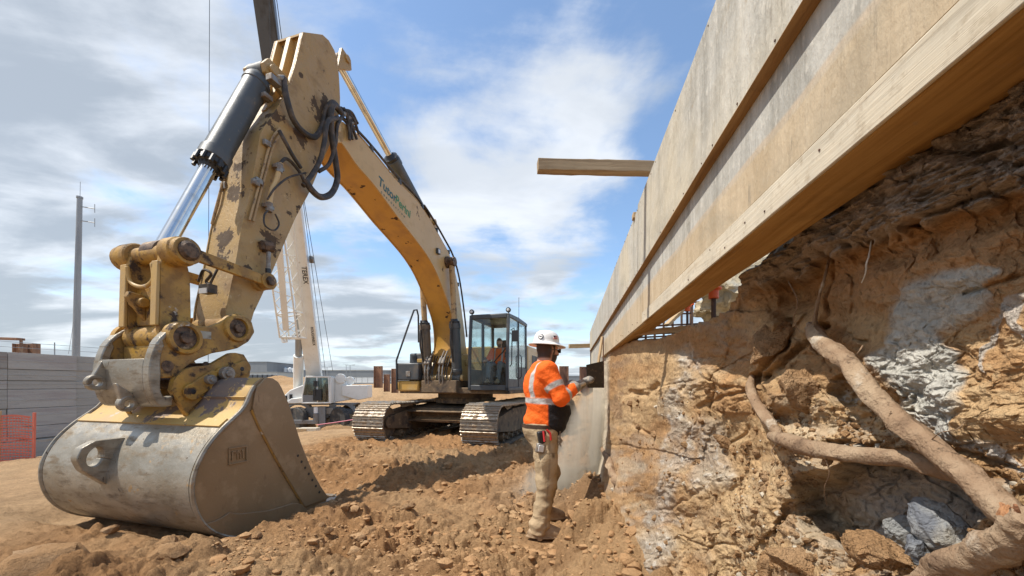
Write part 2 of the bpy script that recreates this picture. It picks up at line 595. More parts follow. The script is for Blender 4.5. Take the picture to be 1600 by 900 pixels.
MAT['cat_boom'] = pmat('faded_yellow', (0.57, 0.385, 0.165), [((0.51, 0.335, 0.125), 1.2, 0.4, 0.7, S1), ((0.45, 0.31, 0.15), 6, 0.55, 0.78, S1, 0.7),
                   ((0.09, 0.055, 0.03), 3.2, 0.685, 0.70, (1, 1, 1), 0.8)], 0.38, bump=((60, 0.001),), rvar=0.06)
MAT['cat_under'] = pmat('boom_underside_yellow', (0.56, 0.30, 0.05), [((0.44, 0.23, 0.05), 2.2, 0.45, 0.65, S1), ((0.07, 0.035, 0.02), 3.5, 0.655, 0.675, (1.6, 1, 1), 0.8)], 0.4, rvar=0.08)
MAT['cat_stick'] = pmat('dusty_yellow', (0.37, 0.24, 0.095), [((0.38, 0.26, 0.125), 1.8, 0.40, 0.62, S1), ((0.26, 0.17, 0.085), 4, 0.52, 0.72, S1, 0.85),
                   ((0.075, 0.05, 0.032), 3.6, 0.605, 0.64, (1, 1.5, 1), 0.9), ((0.11, 0.075, 0.045), 11, 0.61, 0.655, (1, 1, .8), 0.9), ((0.48, 0.36, 0.20), 8, 0.62, 0.7, S1, 0.7)], 0.45, bump=((14, 0.006), (50, 0.004)), rvar=0.08)
MAT['cat_dirty'] = pmat('grimy_yellow', (0.45, 0.255, 0.045), [((0.28, 0.16, 0.05), 4, 0.40, 0.60, S1, 0.7), ((0.06, 0.037, 0.024), 7, 0.55, 0.63, S1, 0.85),
                   ((0.20, 0.12, 0.05), 15, 0.54, 0.70, S1, 0.8), ((0.48, 0.42, 0.33), 6, 0.66, 0.70, S1, 0.5)], 0.45, bump=((40, 0.004),), rvar=0.1)
MAT['worn'] = pmat('worn_steel', (0.27, 0.235, 0.18), [((0.36, 0.325, 0.265), 3, 0.42, 0.62, (1, 1, 2.5), 0.38), ((0.19, 0.145, 0.095), 5, 0.52, 0.68, (1, 1, 3), 0.7),
                   ((0.40, 0.25, 0.11), 4.5, 0.64, 0.70, S1, 0.9), ((0.10, 0.075, 0.055), 26, 0.66, 0.70, (1, 1, .35), 0.8)], 0.40, metal=0.42, bump=((7, 0.006), (30, 0.003), (140, 0.001)), rvar=0.1)
MAT['bucket_side'] = pmat('dusty_brown_paint', (0.285, 0.198, 0.108), [((0.245, 0.165, 0.086), 1.7, 0.4, 0.66, S1), ((0.35, 0.25, 0.145), 6, 0.52, 0.72, S1), ((0.22, 0.145, 0.08), 14, 0.62, 0.72, (1, 1, .4))], 0.5, bump=((60, 0.0015),), rvar=0.06)
MAT['bucket_top'] = pmat('bucket_yellow', (0.50, 0.315, 0.095), [((0.42, 0.28, 0.125), 3, 0.42, 0.66, S1), ((0.20, 0.15, 0.11), 2.3, 0.60, 0.64, S1, 0.6),
                   ((0.45, 0.40, 0.33), 6, 0.64, 0.70, S1)], 0.5, bump=((40, 0.002),))
MAT['dark'] = pmat('dark_grey_paint', (0.055, 0.06, 0.065), [((0.12, 0.10, 0.08), 3, 0.52, 0.72, S1, 0.75)], 0.45, rvar=0.08)
MAT['cyl'] = pmat('cylinder_grey', (0.070, 0.078, 0.082), [((0.12, 0.115, 0.105), 3, 0.48, 0.70, (1, 1, 1), 0.7), ((0.20, 0.17, 0.13), 14, 0.64, 0.70, S1, 0.8)], 0.42, bump=((60, 0.001),), rvar=0.1)
MAT['cyl_tan'] = pmat('dusty_cylinder', (0.16, 0.12, 0.08), [((0.08, 0.07, 0.06), 4, 0.5, 0.65, S1)], 0.55, rvar=0.1)
MAT['chrome'] = pmat('chrome', (0.70, 0.70, 0.69), [((0.50, 0.49, 0.47), 6, 0.5, 0.7, S1, 0.3)], 0.16, metal=1.0)
MAT['black'] = pmat('black_rubber', (0.022, 0.021, 0.020), [((0.10, 0.075, 0.05), 6, 0.50, 0.75, S1)], 0.6)
MAT['hose'] = pmat('dusty_hose', (0.035, 0.030, 0.026), [((0.13, 0.095, 0.065), 8, 0.46, 0.7, S1)], 0.6, bump=((200, 0.001),))
MAT['pipe'] = pmat('painted_pipe', (0.42, 0.28, 0.13), [((0.14, 0.09, 0.05), 9, 0.52, 0.66, S1)], 0.5)
MAT['steel'] = pmat('bare_steel', (0.30, 0.28, 0.25), [((0.20, 0.15, 0.11), 12, 0.45, 0.62, S1, 0.7, 0.3)], 0.45, metal=0.6, rvar=0.1)
MAT['pin'] = pmat('greasy_pin', (0.16, 0.10, 0.06), [((0.05, 0.032, 0.022), 14, 0.42, 0.6, S1), ((0.36, 0.26, 0.15), 9, 0.6, 0.7, S1)], 0.6, metal=0.25, bump=((60, 0.004),))
MAT['shoe'] = pmat('track_shoe', (0.36, 0.31, 0.25), [((0.33, 0.22, 0.12), 5, 0.50, 0.66, S1, 0.9, 0.0), ((0.20, 0.15, 0.10), 16, 0.50, 0.68, S1, 0.6)], 0.36, metal=0.75, bump=((60, 0.003),), rvar=0.1)
MAT['under'] = pmat('undercarriage', (0.17, 0.115, 0.065), [((0.06, 0.045, 0.035), 4, 0.48, 0.66, S1), ((0.33, 0.21, 0.11), 6, 0.55, 0.7, S1)], 0.85, bump=((30, 0.01),))
MAT['soil_pad'] = pmat('caked_soil', (0.37, 0.235, 0.125), [('*0.6', 9, 0.48, 0.68, S1)], 0.95, bump=((24, 0.03), (90, 0.01)), spec=0.1)
MAT['ply'] = None
MAT['conc_b'] = None
MAT['white'] = pmat('crane_white', (0.74, 0.74, 0.70), [((0.66, 0.65, 0.60), 1.5, 0.48, 0.72, S1), ((0.45, 0.38, 0.28), 6, 0.64, 0.76, S1)], 0.4, rvar=0.06)
MAT['crane_grey'] = pmat('crane_grey', (0.19, 0.197, 0.20), [((0.18, 0.15, 0.12), 2, 0.5, 0.7, S1)], 0.5)
MAT['crane_dark'] = pmat('crane_section_grey', (0.065, 0.085, 0.115), [((0.04, 0.05, 0.066), 1.2, 0.5, 0.6, (1, 1, .1))], 0.4)
MAT['tyre'] = pmat('tyre', (0.042, 0.041, 0.040), [((0.12, 0.10, 0.08), 3, 0.50, 0.7, S1)], 0.85, bump=((30, 0.01),))
MAT['conc'] = pmat('board_concrete', (0.355, 0.35, 0.325), [((0.28, 0.277, 0.257), 1.2, 0.42, 0.66, (.35, .35, 3.0)), ((0.36, 0.36, 0.34), 2.4, 0.52, 0.72, (.3, .3, 4)), ((0.20, 0.20, 0.185), 14, 0.60, 0.72, (.2, .2, 2))], 0.85, bump=((12, 0.01), (60, 0.003)))
MAT['conc2'] = pmat('footing_concrete', (0.40, 0.37, 0.32), [((0.30, 0.26, 0.2), 3, 0.5, 0.7, S1)], 0.9, bump=((30, 0.006),))
MAT['rust'] = pmat('rusty_steel', (0.30, 0.165, 0.10), [((0.40, 0.25, 0.15), 2, 0.5, 0.68, (1, 1, .3)), ((0.15, 0.085, 0.06), 4, 0.52, 0.66, (1, 1, .3))], 0.85, bump=((40, 0.004),))
MAT['galv'] = pmat('galvanised_grey', (0.33, 0.35, 0.36), [((0.26, 0.27, 0.28), 1.5, 0.45, 0.65, (1, 1, .2))], 0.5, metal=0.3)
MAT['orange_net'] = pmat('orange_net', (0.60, 0.16, 0.105), [((0.50, 0.19, 0.14), 2, 0.5, 0.7, S1)], 0.6)
MAT['cap'] = pmat('orange_cap', (0.84, 0.13, 0.02), [((0.5, 0.08, 0.04), 40, 0.55, 0.7, S1)], 0.45)
MAT['rebar'] = pmat('rebar', (0.10, 0.06, 0.045), [((0.19, 0.10, 0.06), 30, 0.5, 0.65, S1)], 0.8, bump=((200, 0.002),))
MAT['wood'] = pmat('timber', (0.47, 0.335, 0.19), [((0.36, 0.24, 0.12), 5, 0.45, 0.65, (.6, 9, 9)), ((0.22, 0.14, 0.07), 3, 0.62, 0.70, (.5, 12, 12))], 0.75, bump=((60, 0.002),))
MAT['wood_dark'] = pmat('dusty_timber', (0.40, 0.29, 0.175), [((0.28, 0.19, 0.11), 4, 0.45, 0.65, (9, .6, 9)), ((0.5, 0.4, 0.27), 9, 0.55, 0.7, S1)], 0.85, bump=((50, 0.003),))
MAT['root'] = pmat('root_bark', (0.27, 0.18, 0.112), [((0.38, 0.28, 0.185), 9, 0.46, 0.66, S1), ((0.17, 0.11, 0.07), 26, 0.56, 0.70, S1), ((0.47, 0.40, 0.31), 14, 0.62, 0.70, S1), ((0.09, 0.06, 0.04), 60, 0.62, 0.70, S1)], 0.9, bump=((26, 0.008), (70, 0.006), (220, 0.002)), spec=0.15)
MAT['root_in'] = pmat('broken_wood', (0.44, 0.22, 0.10), [((0.25, 0.11, 0.05), 60, 0.45, 0.6, S1)], 0.85, bump=((150, 0.004),))
MAT['hivis'] = pmat('hi_vis_cloth', None, [('*0.86', 7, 0.5, 0.72, S1)], 0.78, attr=True, bump=((24, 0.012), (500, 0.0008)), spec=0.2)
MAT['khaki'] = pmat('khaki_cloth', None, [('*0.80', 6, 0.5, 0.72, S1), ('*1.12', 15, 0.55, 0.72, S1)], 0.9, attr=True, bump=((30, 0.010), (500, 0.0008)), spec=0.15)
MAT['skin'] = pmat('skin', None, [('*0.9', 30, 0.5, 0.7, S1)], 0.5, attr=True, spec=0.35)
MAT['hat'] = pmat('hat_white', (0.80, 0.78, 0.74), [((0.62, 0.57, 0.5), 12, 0.60, 0.76, S1)], 0.3, spec=0.5)
MAT['glove'] = pmat('grey_glove', (0.20, 0.19, 0.17), [((0.40, 0.35, 0.28), 25, 0.46, 0.62, S1), ((0.10, 0.10, 0.10), 14, 0.58, 0.68, S1)], 0.85, bump=((90, 0.004),))
MAT['boot'] = pmat('dusty_boot', (0.30, 0.20, 0.115), [((0.42, 0.30, 0.18), 9, 0.45, 0.62, S1), ((0.16, 0.10, 0.06), 20, 0.58, 0.7, S1)], 0.8, bump=((60, 0.004),))
MAT['plain_black'] = pmat('black_plastic', (0.02, 0.02, 0.021), [], 0.4)
MAT['red'] = pmat('red_plastic', (0.55, 0.03, 0.03), [], 0.45)
MAT['teal_ink'] = pmat('teal_lettering', (0.03, 0.11, 0.11), [((0.25, 0.24, 0.18), 30, 0.60, 0.70, S1)], 0.5)
MAT['green_ink'] = pmat('green_lettering', (0.06, 0.22, 0.08), [((0.3, 0.28, 0.18), 30, 0.60, 0.70, S1)], 0.5)
MAT['white_ink'] = pmat('pale_lettering', (0.33, 0.30, 0.17), [], 0.5)
MAT['lamp_lens'] = pmat('lamp_lens', (0.65, 0.66, 0.66), [], 0.15)
MAT['seat'] = pmat('seat_fabric', (0.03, 0.03, 0.032), [], 0.9)
MAT['far_grey'] = pmat('far_wall', (0.26, 0.275, 0.29), [((0.20, 0.21, 0.225), 0.08, 0.45, 0.6, (1, 1, .2))], 0.9)
MAT['far_pale'] = pmat('far_pale_wall', (0.50, 0.50, 0.48), [], 0.9)
MAT['far_dark'] = pmat('far_dark', (0.10, 0.11, 0.125), [], 0.8)
MAT['far_white'] = pmat('far_white', (0.72, 0.73, 0.73), [], 0.7)
MAT['concrete_block'] = pmat('plank_pale', (0.58, 0.55, 0.48), [], 0.85)
MAT['tape'] = pmat('pink_tape', (0.60, 0.14, 0.2), [], 0.5)


def glass_mat(name, tint, refl=1.0):
    m = bpy.data.materials.new(name)
    m.use_nodes = True
    w = NT(m.node_tree)
    m.node_tree.nodes.remove(m.node_tree.nodes['Principled BSDF'])
    out = m.node_tree.nodes['Material Output']
    tr = w.n('ShaderNodeBsdfTransparent', {0: tint + (1,)})
    gl = w.n('ShaderNodeBsdfGlossy', {0: (1, 1, 1, 1), 1: 0.03})
    df = w.n('ShaderNodeBsdfDiffuse', {0: (0.45, 0.40, 0.32, 1)})
    fr = w.n('ShaderNodeFresnel', {0: 1.5}).outputs[0]
    d = w.mapr(w.noise(w.n('ShaderNodeTexCoord').outputs['Object'], 5, 5), 0.42, 0.8, 0.02, 0.10)
    m1 = w.n('ShaderNodeMixShader', {0: d, 1: tr.outputs[0], 2: df.outputs[0]})
    m2 = w.n('ShaderNodeMixShader', {0: w.math('MULTIPLY', fr, refl), 1: m1.outputs[0], 2: gl.outputs[0]})
    m.node_tree.links.new(m2.outputs[0], out.inputs[0])
    return m


MAT['glass'] = glass_mat('cab_glass', (0.90, 0.95, 0.94), .55)
MAT['glass_dusty'] = glass_mat('crane_glass', (0.42, 0.55, 0.55), 1.6)


def ply_mat(name, near_tan):
    """shuttering plywood: a stained, concrete-smeared face with upright streaks; tan where no concrete stuck"""
    m = bpy.data.materials.new(name)
    m.use_nodes = True
    w = NT(m.node_tree)
    b = m.node_tree.nodes['Principled BSDF']
    tc = w.n('ShaderNodeTexCoord').outputs['Object']     # x = along the wall, z = height over the bottom edge
    sep = w.n('ShaderNodeSeparateXYZ', {0: tc})
    h = w.math('ADD', sep.outputs[2], w.mapr(w.noise(tc, 2.6, 5), 0.3, 0.7, -0.007, 0.007))
    up = w.n('ShaderNodeMapping', {0: tc, 3: (9, 9, 0.9)}).outputs[0]
    st = w.noise(up, 2.2, 6, 0.65, 0.4)
    grey = w.mix(w.mapr(st, 0.36, 0.66), (0.545, 0.53, 0.48), (0.32, 0.31, 0.275))
    fl = w.noise(w.n('ShaderNodeMapping', {0: tc, 3: (26, 26, 12)}).outputs[0], 3.0, 5, 0.6)
    grey = w.mix(w.mapr(fl, 0.54, 0.68, 0, 0.75), grey, (0.62, 0.59, 0.52))
    grey = w.mix(w.mapr(w.noise(up, 5.5, 4, 0.6, 0.8), 0.60, 0.70, 0, 0.5), grey, (0.25, 0.225, 0.18))
    tan = w.mix(w.mapr(w.noise(up, 1.3, 6, 0.6, 0.6), 0.38, 0.62), (0.56, 0.455, 0.315), (0.46, 0.36, 0.235))
    tan = w.mix(w.mapr(fl, 0.56, 0.72, 0, 0.6), tan, (0.62, 0.52, 0.37))
    if near_tan:
        k = w.mapr(h, 0.135, 0.155, 1, 0)
        k = w.math('MULTIPLY', k, w.mapr(w.noise(tc, 1.1, 3), 0.2, 0.5, 0.6, 1.0))
        col = w.mix(k, grey, tan)
        col = w.mix(w.math('MULTIPLY', w.mapr(h, 0.139, 0.147, 0, 1), w.mapr(h, 0.156, 0.150, 0, .4)), col, (0.58, 0.43, 0.28))
    else:
        col = w.mix(w.mapr(w.noise(tc, 1.4, 4, 0.6), 0.46, 0.66, 0.05, 0.85), grey, (0.57, 0.505, 0.38))
    big = w.noise(w.n('ShaderNodeMapping', {0: tc, 3: (1, 1, 1.6)}).outputs[0], 3.4, 6, 0.65, 0.5)
    col = w.mix(w.mapr(big, 0.50, 0.66, 0, 0.42), col, (0.30, 0.265, 0.20))
    col = w.mix(w.mapr(w.noise(tc, 16, 6, 0.7), 0.60, 0.70, 0, 0.55), col, (0.36, 0.27, 0.165))
    col = w.mix(w.mapr(w.noise(w.n('ShaderNodeMapping', {0: tc, 3: (30, 30, 5)}).outputs[0], 1.0, 5, 0.7), 0.62, 0.68, 0, 0.5), col, (0.22, 0.19, 0.15))
    # screw holes and scuffs
    vor = w.n('ShaderNodeTexVoronoi', {'Vector': w.n('ShaderNodeMapping', {0: tc, 3: (1, 0.01, 0.45)}).outputs[0], 'Scale': 11.0}, feature='F1').outputs[0]
    col = w.mix(w.mapr(vor, 0.030, 0.022, 0, 0.85), col, (0.06, 0.05, 0.04))
    m.node_tree.links.new(col, b.inputs['Base Color'])
    b.inputs['Roughness'].default_value = 0.85
    b.inputs['Specular IOR Level'].default_value = 0.2
    bp = w.n('ShaderNodeBump', {'Height': fl, 'Distance': 0.003, 'Strength': 0.9})
    bp2 = w.n('ShaderNodeBump', {'Height': w.noise(up, 6, 5, 0.6), 'Distance': 0.003, 'Strength': 0.9, 'Normal': bp.outputs[0]})
    m.node_tree.links.new(bp2.outputs[0], b.inputs['Normal'])
    return m


def grain_mat(name, light, mid, dark, along='x', knots=True, rough=0.8):
    """sawn timber with long grain lines, a few knots and splits"""
    m = bpy.data.materials.new(name)
    m.use_nodes = True
    w = NT(m.node_tree)
    b = m.node_tree.nodes['Principled BSDF']
    tc = w.n('ShaderNodeTexCoord').outputs['Object']
    wob = w.n('ShaderNodeVectorMath', {0: tc, 1: w.n('ShaderNodeVectorMath', {0: w.n('ShaderNodeTexNoise', {'Vector': tc, 'Scale': 3.0, 'Detail': 2.0}).outputs[1], 'Scale': 0.030}, operation='SCALE').outputs[0]}, operation='ADD').outputs[0]
    v = w.n('ShaderNodeMapping', {0: wob, 3: (1.2, 34, 34)}).outputs[0]
    g = w.noise(v, 1.6, 5, 0.65, 0.5)
    col = w.mix(w.mapr(g, 0.34, 0.52), light, mid)
    col = w.mix(w.mapr(g, 0.54, 0.72, 0, 0.9), col, dark)
    col = w.mix(w.mapr(w.noise(tc, 7, 4), 0.5, 0.75, 0, 0.45), col, light)
    col = w.mix(w.mapr(w.noise(tc, 5, 6, 0.7), 0.55, 0.70, 0, 0.5), col, tuple(c * .55 for c in mid))
    col = w.mix(w.mapr(w.noise(tc, 24, 5, 0.7), 0.62, 0.70, 0, 0.6), col, (0.30, 0.22, 0.14))
    if not knots and light[0] > .6:      # dried cement film over the pale board
        col = w.mix(w.mapr(w.noise(w.n('ShaderNodeMapping', {0: tc, 3: (1, 2, 2)}).outputs[0], 6, 7, .7), .42, .62, 0, .75), col, (.50, .45, .355))
        col = w.mix(w.mapr(w.noise(tc, 40, 6, .7), .54, .68, 0, .6), col, (.36, .29, .20))
    if knots:
        vo = w.n('ShaderNodeTexVoronoi', {'Vector': w.n('ShaderNodeMapping', {0: tc, 3: (1.0, 2.4, 2.4)}).outputs[0], 'Scale': 3.2}, feature='F1').outputs[0]
        col = w.mix(w.mapr(vo, 0.075, 0.045, 0, 0.95), col, (0.045, 0.022, 0.010))
    m.node_tree.links.new(col, b.inputs['Base Color'])
    b.inputs['Roughness'].default_value = rough
    b.inputs['Specular IOR Level'].default_value = 0.2
    bp = w.n('ShaderNodeBump', {'Height': g, 'Distance': 0.0025, 'Strength': 0.9})
    m.node_tree.links.new(bp.outputs[0], b.inputs['Normal'])
    return m


MAT['ply_low'] = ply_mat('ply_lower', True)
MAT['ply_up'] = ply_mat('ply_upper', False)
MAT['plate'] = grain_mat('sole_plate', (0.50, 0.32, 0.125), (0.40, 0.235, 0.08), (0.22, 0.115, 0.035))
MAT['plate_face'] = grain_mat('pale_board', (0.64, 0.575, 0.455), (0.60, 0.525, 0.40), (0.50, 0.41, 0.29), knots=False)
MAT['brown_strip'] = grain_mat('brown_strip', (0.42, 0.265, 0.12), (0.34, 0.20, 0.085), (0.22, 0.12, 0.05), knots=False)

MAT['conc_b'] = pmat('board_concrete_dark', (0.30, 0.295, 0.272), [((0.22, 0.175, 0.16), 1.2, 0.42, 0.66, (.35, .35, 3.0)), ((0.31, 0.31, 0.29), 2.4, 0.52, 0.72, (.3, .3, 4)), ((0.15, 0.15, 0.135), 14, 0.60, 0.72, (.2, .2, 2))], 0.85, bump=((12, 0.01), (60, 0.003)))
MAT['conc_c'] = pmat('board_concrete_pale', (0.39, 0.385, 0.36), [((0.31, 0.285, 0.275), 1.2, 0.42, 0.66, (.35, .35, 3.0)), ((0.42, 0.42, 0.40), 2.4, 0.52, 0.72, (.3, .3, 4)), ((0.24, 0.24, 0.225), 14, 0.60, 0.72, (.2, .2, 2))], 0.85, bump=((12, 0.01), (60, 0.003)))

# ------------------------------------------------------------------ the ground: one sheet, fine near the camera, out to the horizon
C_EX = np.array((-1.36, 11.29))            # slew centre of the excavator on the ground
F_EX = np.array((-0.285, -0.9585))         # its forward direction
R_EX = np.array((0.9585, -0.285))          # towards the operator's left


def ground_base(X, Y):
    x0 = X - 0.15 * Y
    z = -0.06 + 0.05 * sstep(9, 4, Y)
    z = z - 0.60 * sstep(-4.6, -12.0, X) * sstep(2, 8, Y)
    z = z - 1.10 * sstep(12.0, 18.0, Y) * sstep(3.0, -6.0, X)
    z = z - 0.95 * sstep(14.5, 21.0, Y) * sstep(3.0, -6.0, X)
    z = z - 0.95 * sstep(-13.2, -16.5, X) * sstep(40, 28, Y)
    # far edge of the pit, then level country
    rim = 31.0 + 4.0 * np.sin(X * 0.11) + 0.25 * (X + 10)
    far = sstep(rim, rim + 11.0, Y)
    z = z * (1 - far) + far * (1.25 - 0.55 * sstep(60, 200, Y))
    z = z + far * sstep(75, 50, Y) * 0.30 * fbm(X * .09, Y * .09, oct=3)
    # level country behind and beside, too
    z = z + (1.0 - z) * sstep(-26, -34, X) * sstep(60, 40, Y)
    # spoil slope up to the foot of the bank on the right, and rubble under it
    z = z + 0.36 * sstep(-0.35, 0.42, x0) * sstep(5.0, 3.6, Y) * sstep(-1.0, 0.6, Y)
    z = z + 0.16 * sstep(-0.2, 0.55, x0) * sstep(8.0, 6.0, Y) * sstep(3.6, 5.0, Y)
    # loose ridge of dug soil between the machine and the photographer
    z = z + 0.10 * np.exp(-((Y - 6.6) / 1.3) ** 2) * sstep(-3.2, -1.4, X) * sstep(1.4, 0.2, x0)
    z = z + 0.13 * np.exp(-((Y - 2.3) / 0.55) ** 2) * sstep(-3.6, -2.2, X)
    return z


FEET = [(0.31, 3.24), (0.41, 3.68)]


def ground_z(X, Y):
    X = np.asarray(X, float); Y = np.asarray(Y, float)
    z = ground_base(X, Y)
    d = np.hypot(X, Y)
    x0 = X - 0.15 * Y
    # how rough: loose dug soil in the middle, packed haul road at left and far
    t = (X - C_EX[0]) * F_EX[0] + (Y - C_EX[1]) * F_EX[1]
    s = (X - C_EX[0]) * R_EX[0] + (Y - C_EX[1]) * R_EX[1]
    packed = np.maximum(sstep(-3.2, -4.8, X + 0.10 * Y), sstep(9.6, 12.0, Y) * sstep(-2.5, -4.5, X))
    rough = 1 - 0.86 * packed
    rough *= 1 - 0.5 * sstep(14, 40, d)
    near = sstep(60, 20, d)
    z = z + rough * near * 0.055 * fbm(X * 0.9, Y * 0.9, oct=4)
    z = z + rough * near * 0.030 * ridged(X * 2.1, Y * 2.4, 0.0, 3)
    wx, wy = X + .03 * fbm(X * 6, Y * 6, oct=2), Y + .03 * fbm(X * 6 + 9, Y * 6, oct=2)
    lump = clods(wx, wy, 0.30, 0.35) * 0.85 + clods(wx + 3.3, wy - 1.2, 0.15, 0.7) * 1.2 + clods(wx * 1.01 - 7, wy + 4, 0.075, 0.75) * 1.05 + clods(X + 1.7, Y + 9, 0.038, 0.85) * 1.0
    mask = 0.55 + 0.45 * np.tanh(2.2 * fbm(X * 0.8 + 4, Y * 0.8, oct=3) + 0.4)
    z = z + lump * rough * mask * sstep(16, 8, d)
    z = z + rough * sstep(10, 5, d) * (0.014 * fbm(X * 9, Y * 9, oct=4) + .35 * clods(X * .97 + 5, Y + 2, .022, .9))
    z = z + rough * sstep(9, 5, d) * 0.020 * ridged(X * 5.2 + 3, Y * 5.2, 2.0, 3) + sstep(9, 5, d) * packed * .014 * ridged(X * 3.1, Y * 6.0, 1.0, 4)
    # wheel ruts along the haul road
    rut = np.sin((X * 0.965 - Y * 0.26) * 0 + (Y * 0.965 + X * 0.26) * 3.2 + 0.8 * fbm(X * .3, Y * .3, oct=2))
    z = z + packed * near * (0.018 * rut + 0.020 * fbm(X * 3, Y * 3, oct=4))
    # track marks pressed in front of the machine
    for q in (1.42, -1.42):
        m = sstep(0.62, 0.45, np.abs(s - q)) * sstep(-3.2, -2.8, t) * sstep(2.5, 2.2, t)
        z = z * (1 - m) + m * (-0.075)
    # firm footing under the worker and the bucket
    for fx, fy in FEET:
        m = np.exp(-(((X - fx) / 0.30) ** 4 + ((Y - fy) / 0.19) ** 4))
        z = z * (1 - m) + m * 0.068
    m = sstep(8.25, 7.75, t) * sstep(5.2, 5.9, t) * sstep(-2.0, -1.5, s) * sstep(1.35, 0.95, s)
    z = z * (1 - m) + m * (-0.185 + 0.30 * (z + .04))
    return z


def build_ground():
    half = RAD(62)
    a = np.r_[np.linspace(-half, half, 900), np.linspace(half, 2 * math.pi - half, 92)[1:-1]]
    r = np.r_[0.02, 0.25, 0.5, 0.75, 0.95 * np.exp(np.linspace(0, math.log(16 / .95), 520)), 16 * np.exp(np.linspace(0, math.log(6000 / 16), 150))[1:]]
    Rr, A = np.meshgrid(r, a, indexing='ij')
    X, Y = Rr * np.sin(A), Rr * np.cos(A)
    Z = ground_z(X, Y)
    V = np.stack([X, Y, Z], -1).reshape(-1, 3)
    Fc = grid_faces(len(r), len(a), wrap=True)[:, ::-1]
    packed = np.maximum(sstep(-3.2, -4.8, X + 0.10 * Y), sstep(9.6, 12.0, Y) * sstep(-2.5, -4.5, X))
    n1 = fbm(X * 0.5, Y * 0.5, oct=4)
    n2 = fbm(X * 2.3 + 7, Y * 2.3, oct=4)
    dug = np.array((0.385, 0.211, 0.095)); dry = np.array((0.425, 0.265, 0.135)); pale = np.array((0.46, 0.308, 0.173)); damp = np.array((0.275, 0.154, 0.074))
    c = dug + (dry - dug) * sstep(-0.2, 0.6, n1)[..., None]
    c = c + (pale - c) * (packed * 0.75)[..., None]
    c = c + (damp - c) * (0.55 * sstep(0.15, 0.7, n2) * (1 - packed))[..., None]
    c = c + (np.array((0.50, 0.42, 0.30)) - c) * (0.55 * np.exp(-(((X - 0.75) / 0.75) ** 2 + ((Y - 4.7) / 0.8) ** 2)))[..., None]
    far = sstep(45, 120, np.hypot(X, Y))
    c = c + (np.array((0.36, 0.29, 0.19)) - c) * far[..., None]
    c = c.reshape(-1, 3)
    me = np_mesh('ground', V, Fc, [MAT['soil']], attr=c)
    o = link('ground', me)
    tag(o, kind='structure')


build_ground()


# loose crumbs too many to count, lying on the sheet
def lump_proto(seed, sub=2):
    import bmesh
    b = bmesh.new()
    bmesh.ops.create_icosphere(b, subdivisions=sub, radius=1.0)
    P = np.array([v.co[:] for v in b.verts]); T = np.array([[v.index for v in f.verts] for f in b.faces])
    b.free()
    rg = np.random.RandomState(seed)
    for _ in range(9):
        d = rg.normal(size=3); d /= np.linalg.norm(d)
        k = rg.uniform(0.55, 0.9)
        q = P @ d
        P = P - np.outer(np.maximum(q - k, 0), d)
    P *= 1 + 0.16 * fbm(P[:, 0] * 1.9 + seed, P[:, 1] * 1.9, P[:, 2] * 1.9, oct=4)[:, None]
    return P * np.array([rg.uniform(.8, 1.25), rg.uniform(.8, 1.2), rg.uniform(.55, .9)]), T


def build_crumbs():
    rg = np.random.RandomState(5)
    protos = [lump_proto(i, 1) for i in range(8)]
    n = 10000
    Y = 1.7 * np.exp(rg.uniform(0, math.log(9.0 / 1.7), n))
    X = rg.uniform(-0.78, 0.32, n) * Y
    keep = (X - 0.15 * Y < 0.42) & (fbm(X * 1.1, Y * 1.1, oct=3) + rg.uniform(-.5, .5, n) > -0.1) & (X + 0.10 * Y > -3.6 - rg.exponential(1.3, n))
    for fx, fy in FEET: keep &= np.hypot(X - fx, Y - fy) > 0.24
    X, Y = X[keep], Y[keep]
    size = np.clip(0.0088 * np.exp(rg.exponential(0.54, len(X))), 0, 0.06)
    Z = ground_z(X, Y)
    V, T, o = [], [], 0
    for i in range(len(X)):
        P, F_ = protos[i % 8]
        t = rg.uniform(0, 6.28); c_, s_ = math.cos(t), math.sin(t)
        Q = P @ np.array([[c_, s_, 0], [-s_, c_, 0], [0, 0, 1]]) * size[i] + (X[i], Y[i], Z[i] + size[i] * 0.02)
        V.append(Q); T.append(F_ + o); o += len(Q)
    me = np_mesh('soil_crumbs', np.vstack(V), np.vstack(T), [MAT['crumb']])
    me.set_sharp_from_angle(angle=RAD(52))
    tag(link('soil_crumbs', me), 'loose crumbs of brown soil scattered over the dug ground', 'soil', kind='stuff')


build_crumbs()


def big_clod(X, Y, r, seed, label, group='big loose lumps of soil', mat='clod', name='soil_lump', z=None, sq=(1, 1, 1)):
    P, T = lump_proto(seed, 3)
    P = P * r * np.array(sq)
    P += 0.06 * r * fbm(P[:, 0] * 9 / r * .3, P[:, 1] * 3 / r, P[:, 2] * 3 / r, oct=4)[:, None] * np.sign(P)
    me = np_mesh(name, P, T, [MAT[mat]])
    me.set_sharp_from_angle(angle=RAD(35))
    o = link(name, me)
    zz = float(ground_base(np.float64(X), np.float64(Y))) if z is None else z
    o.location = (X, Y, zz)
    o.rotation_euler = (0, 0, seed * 1.7)
    return tag(o, label, 'lump', group)


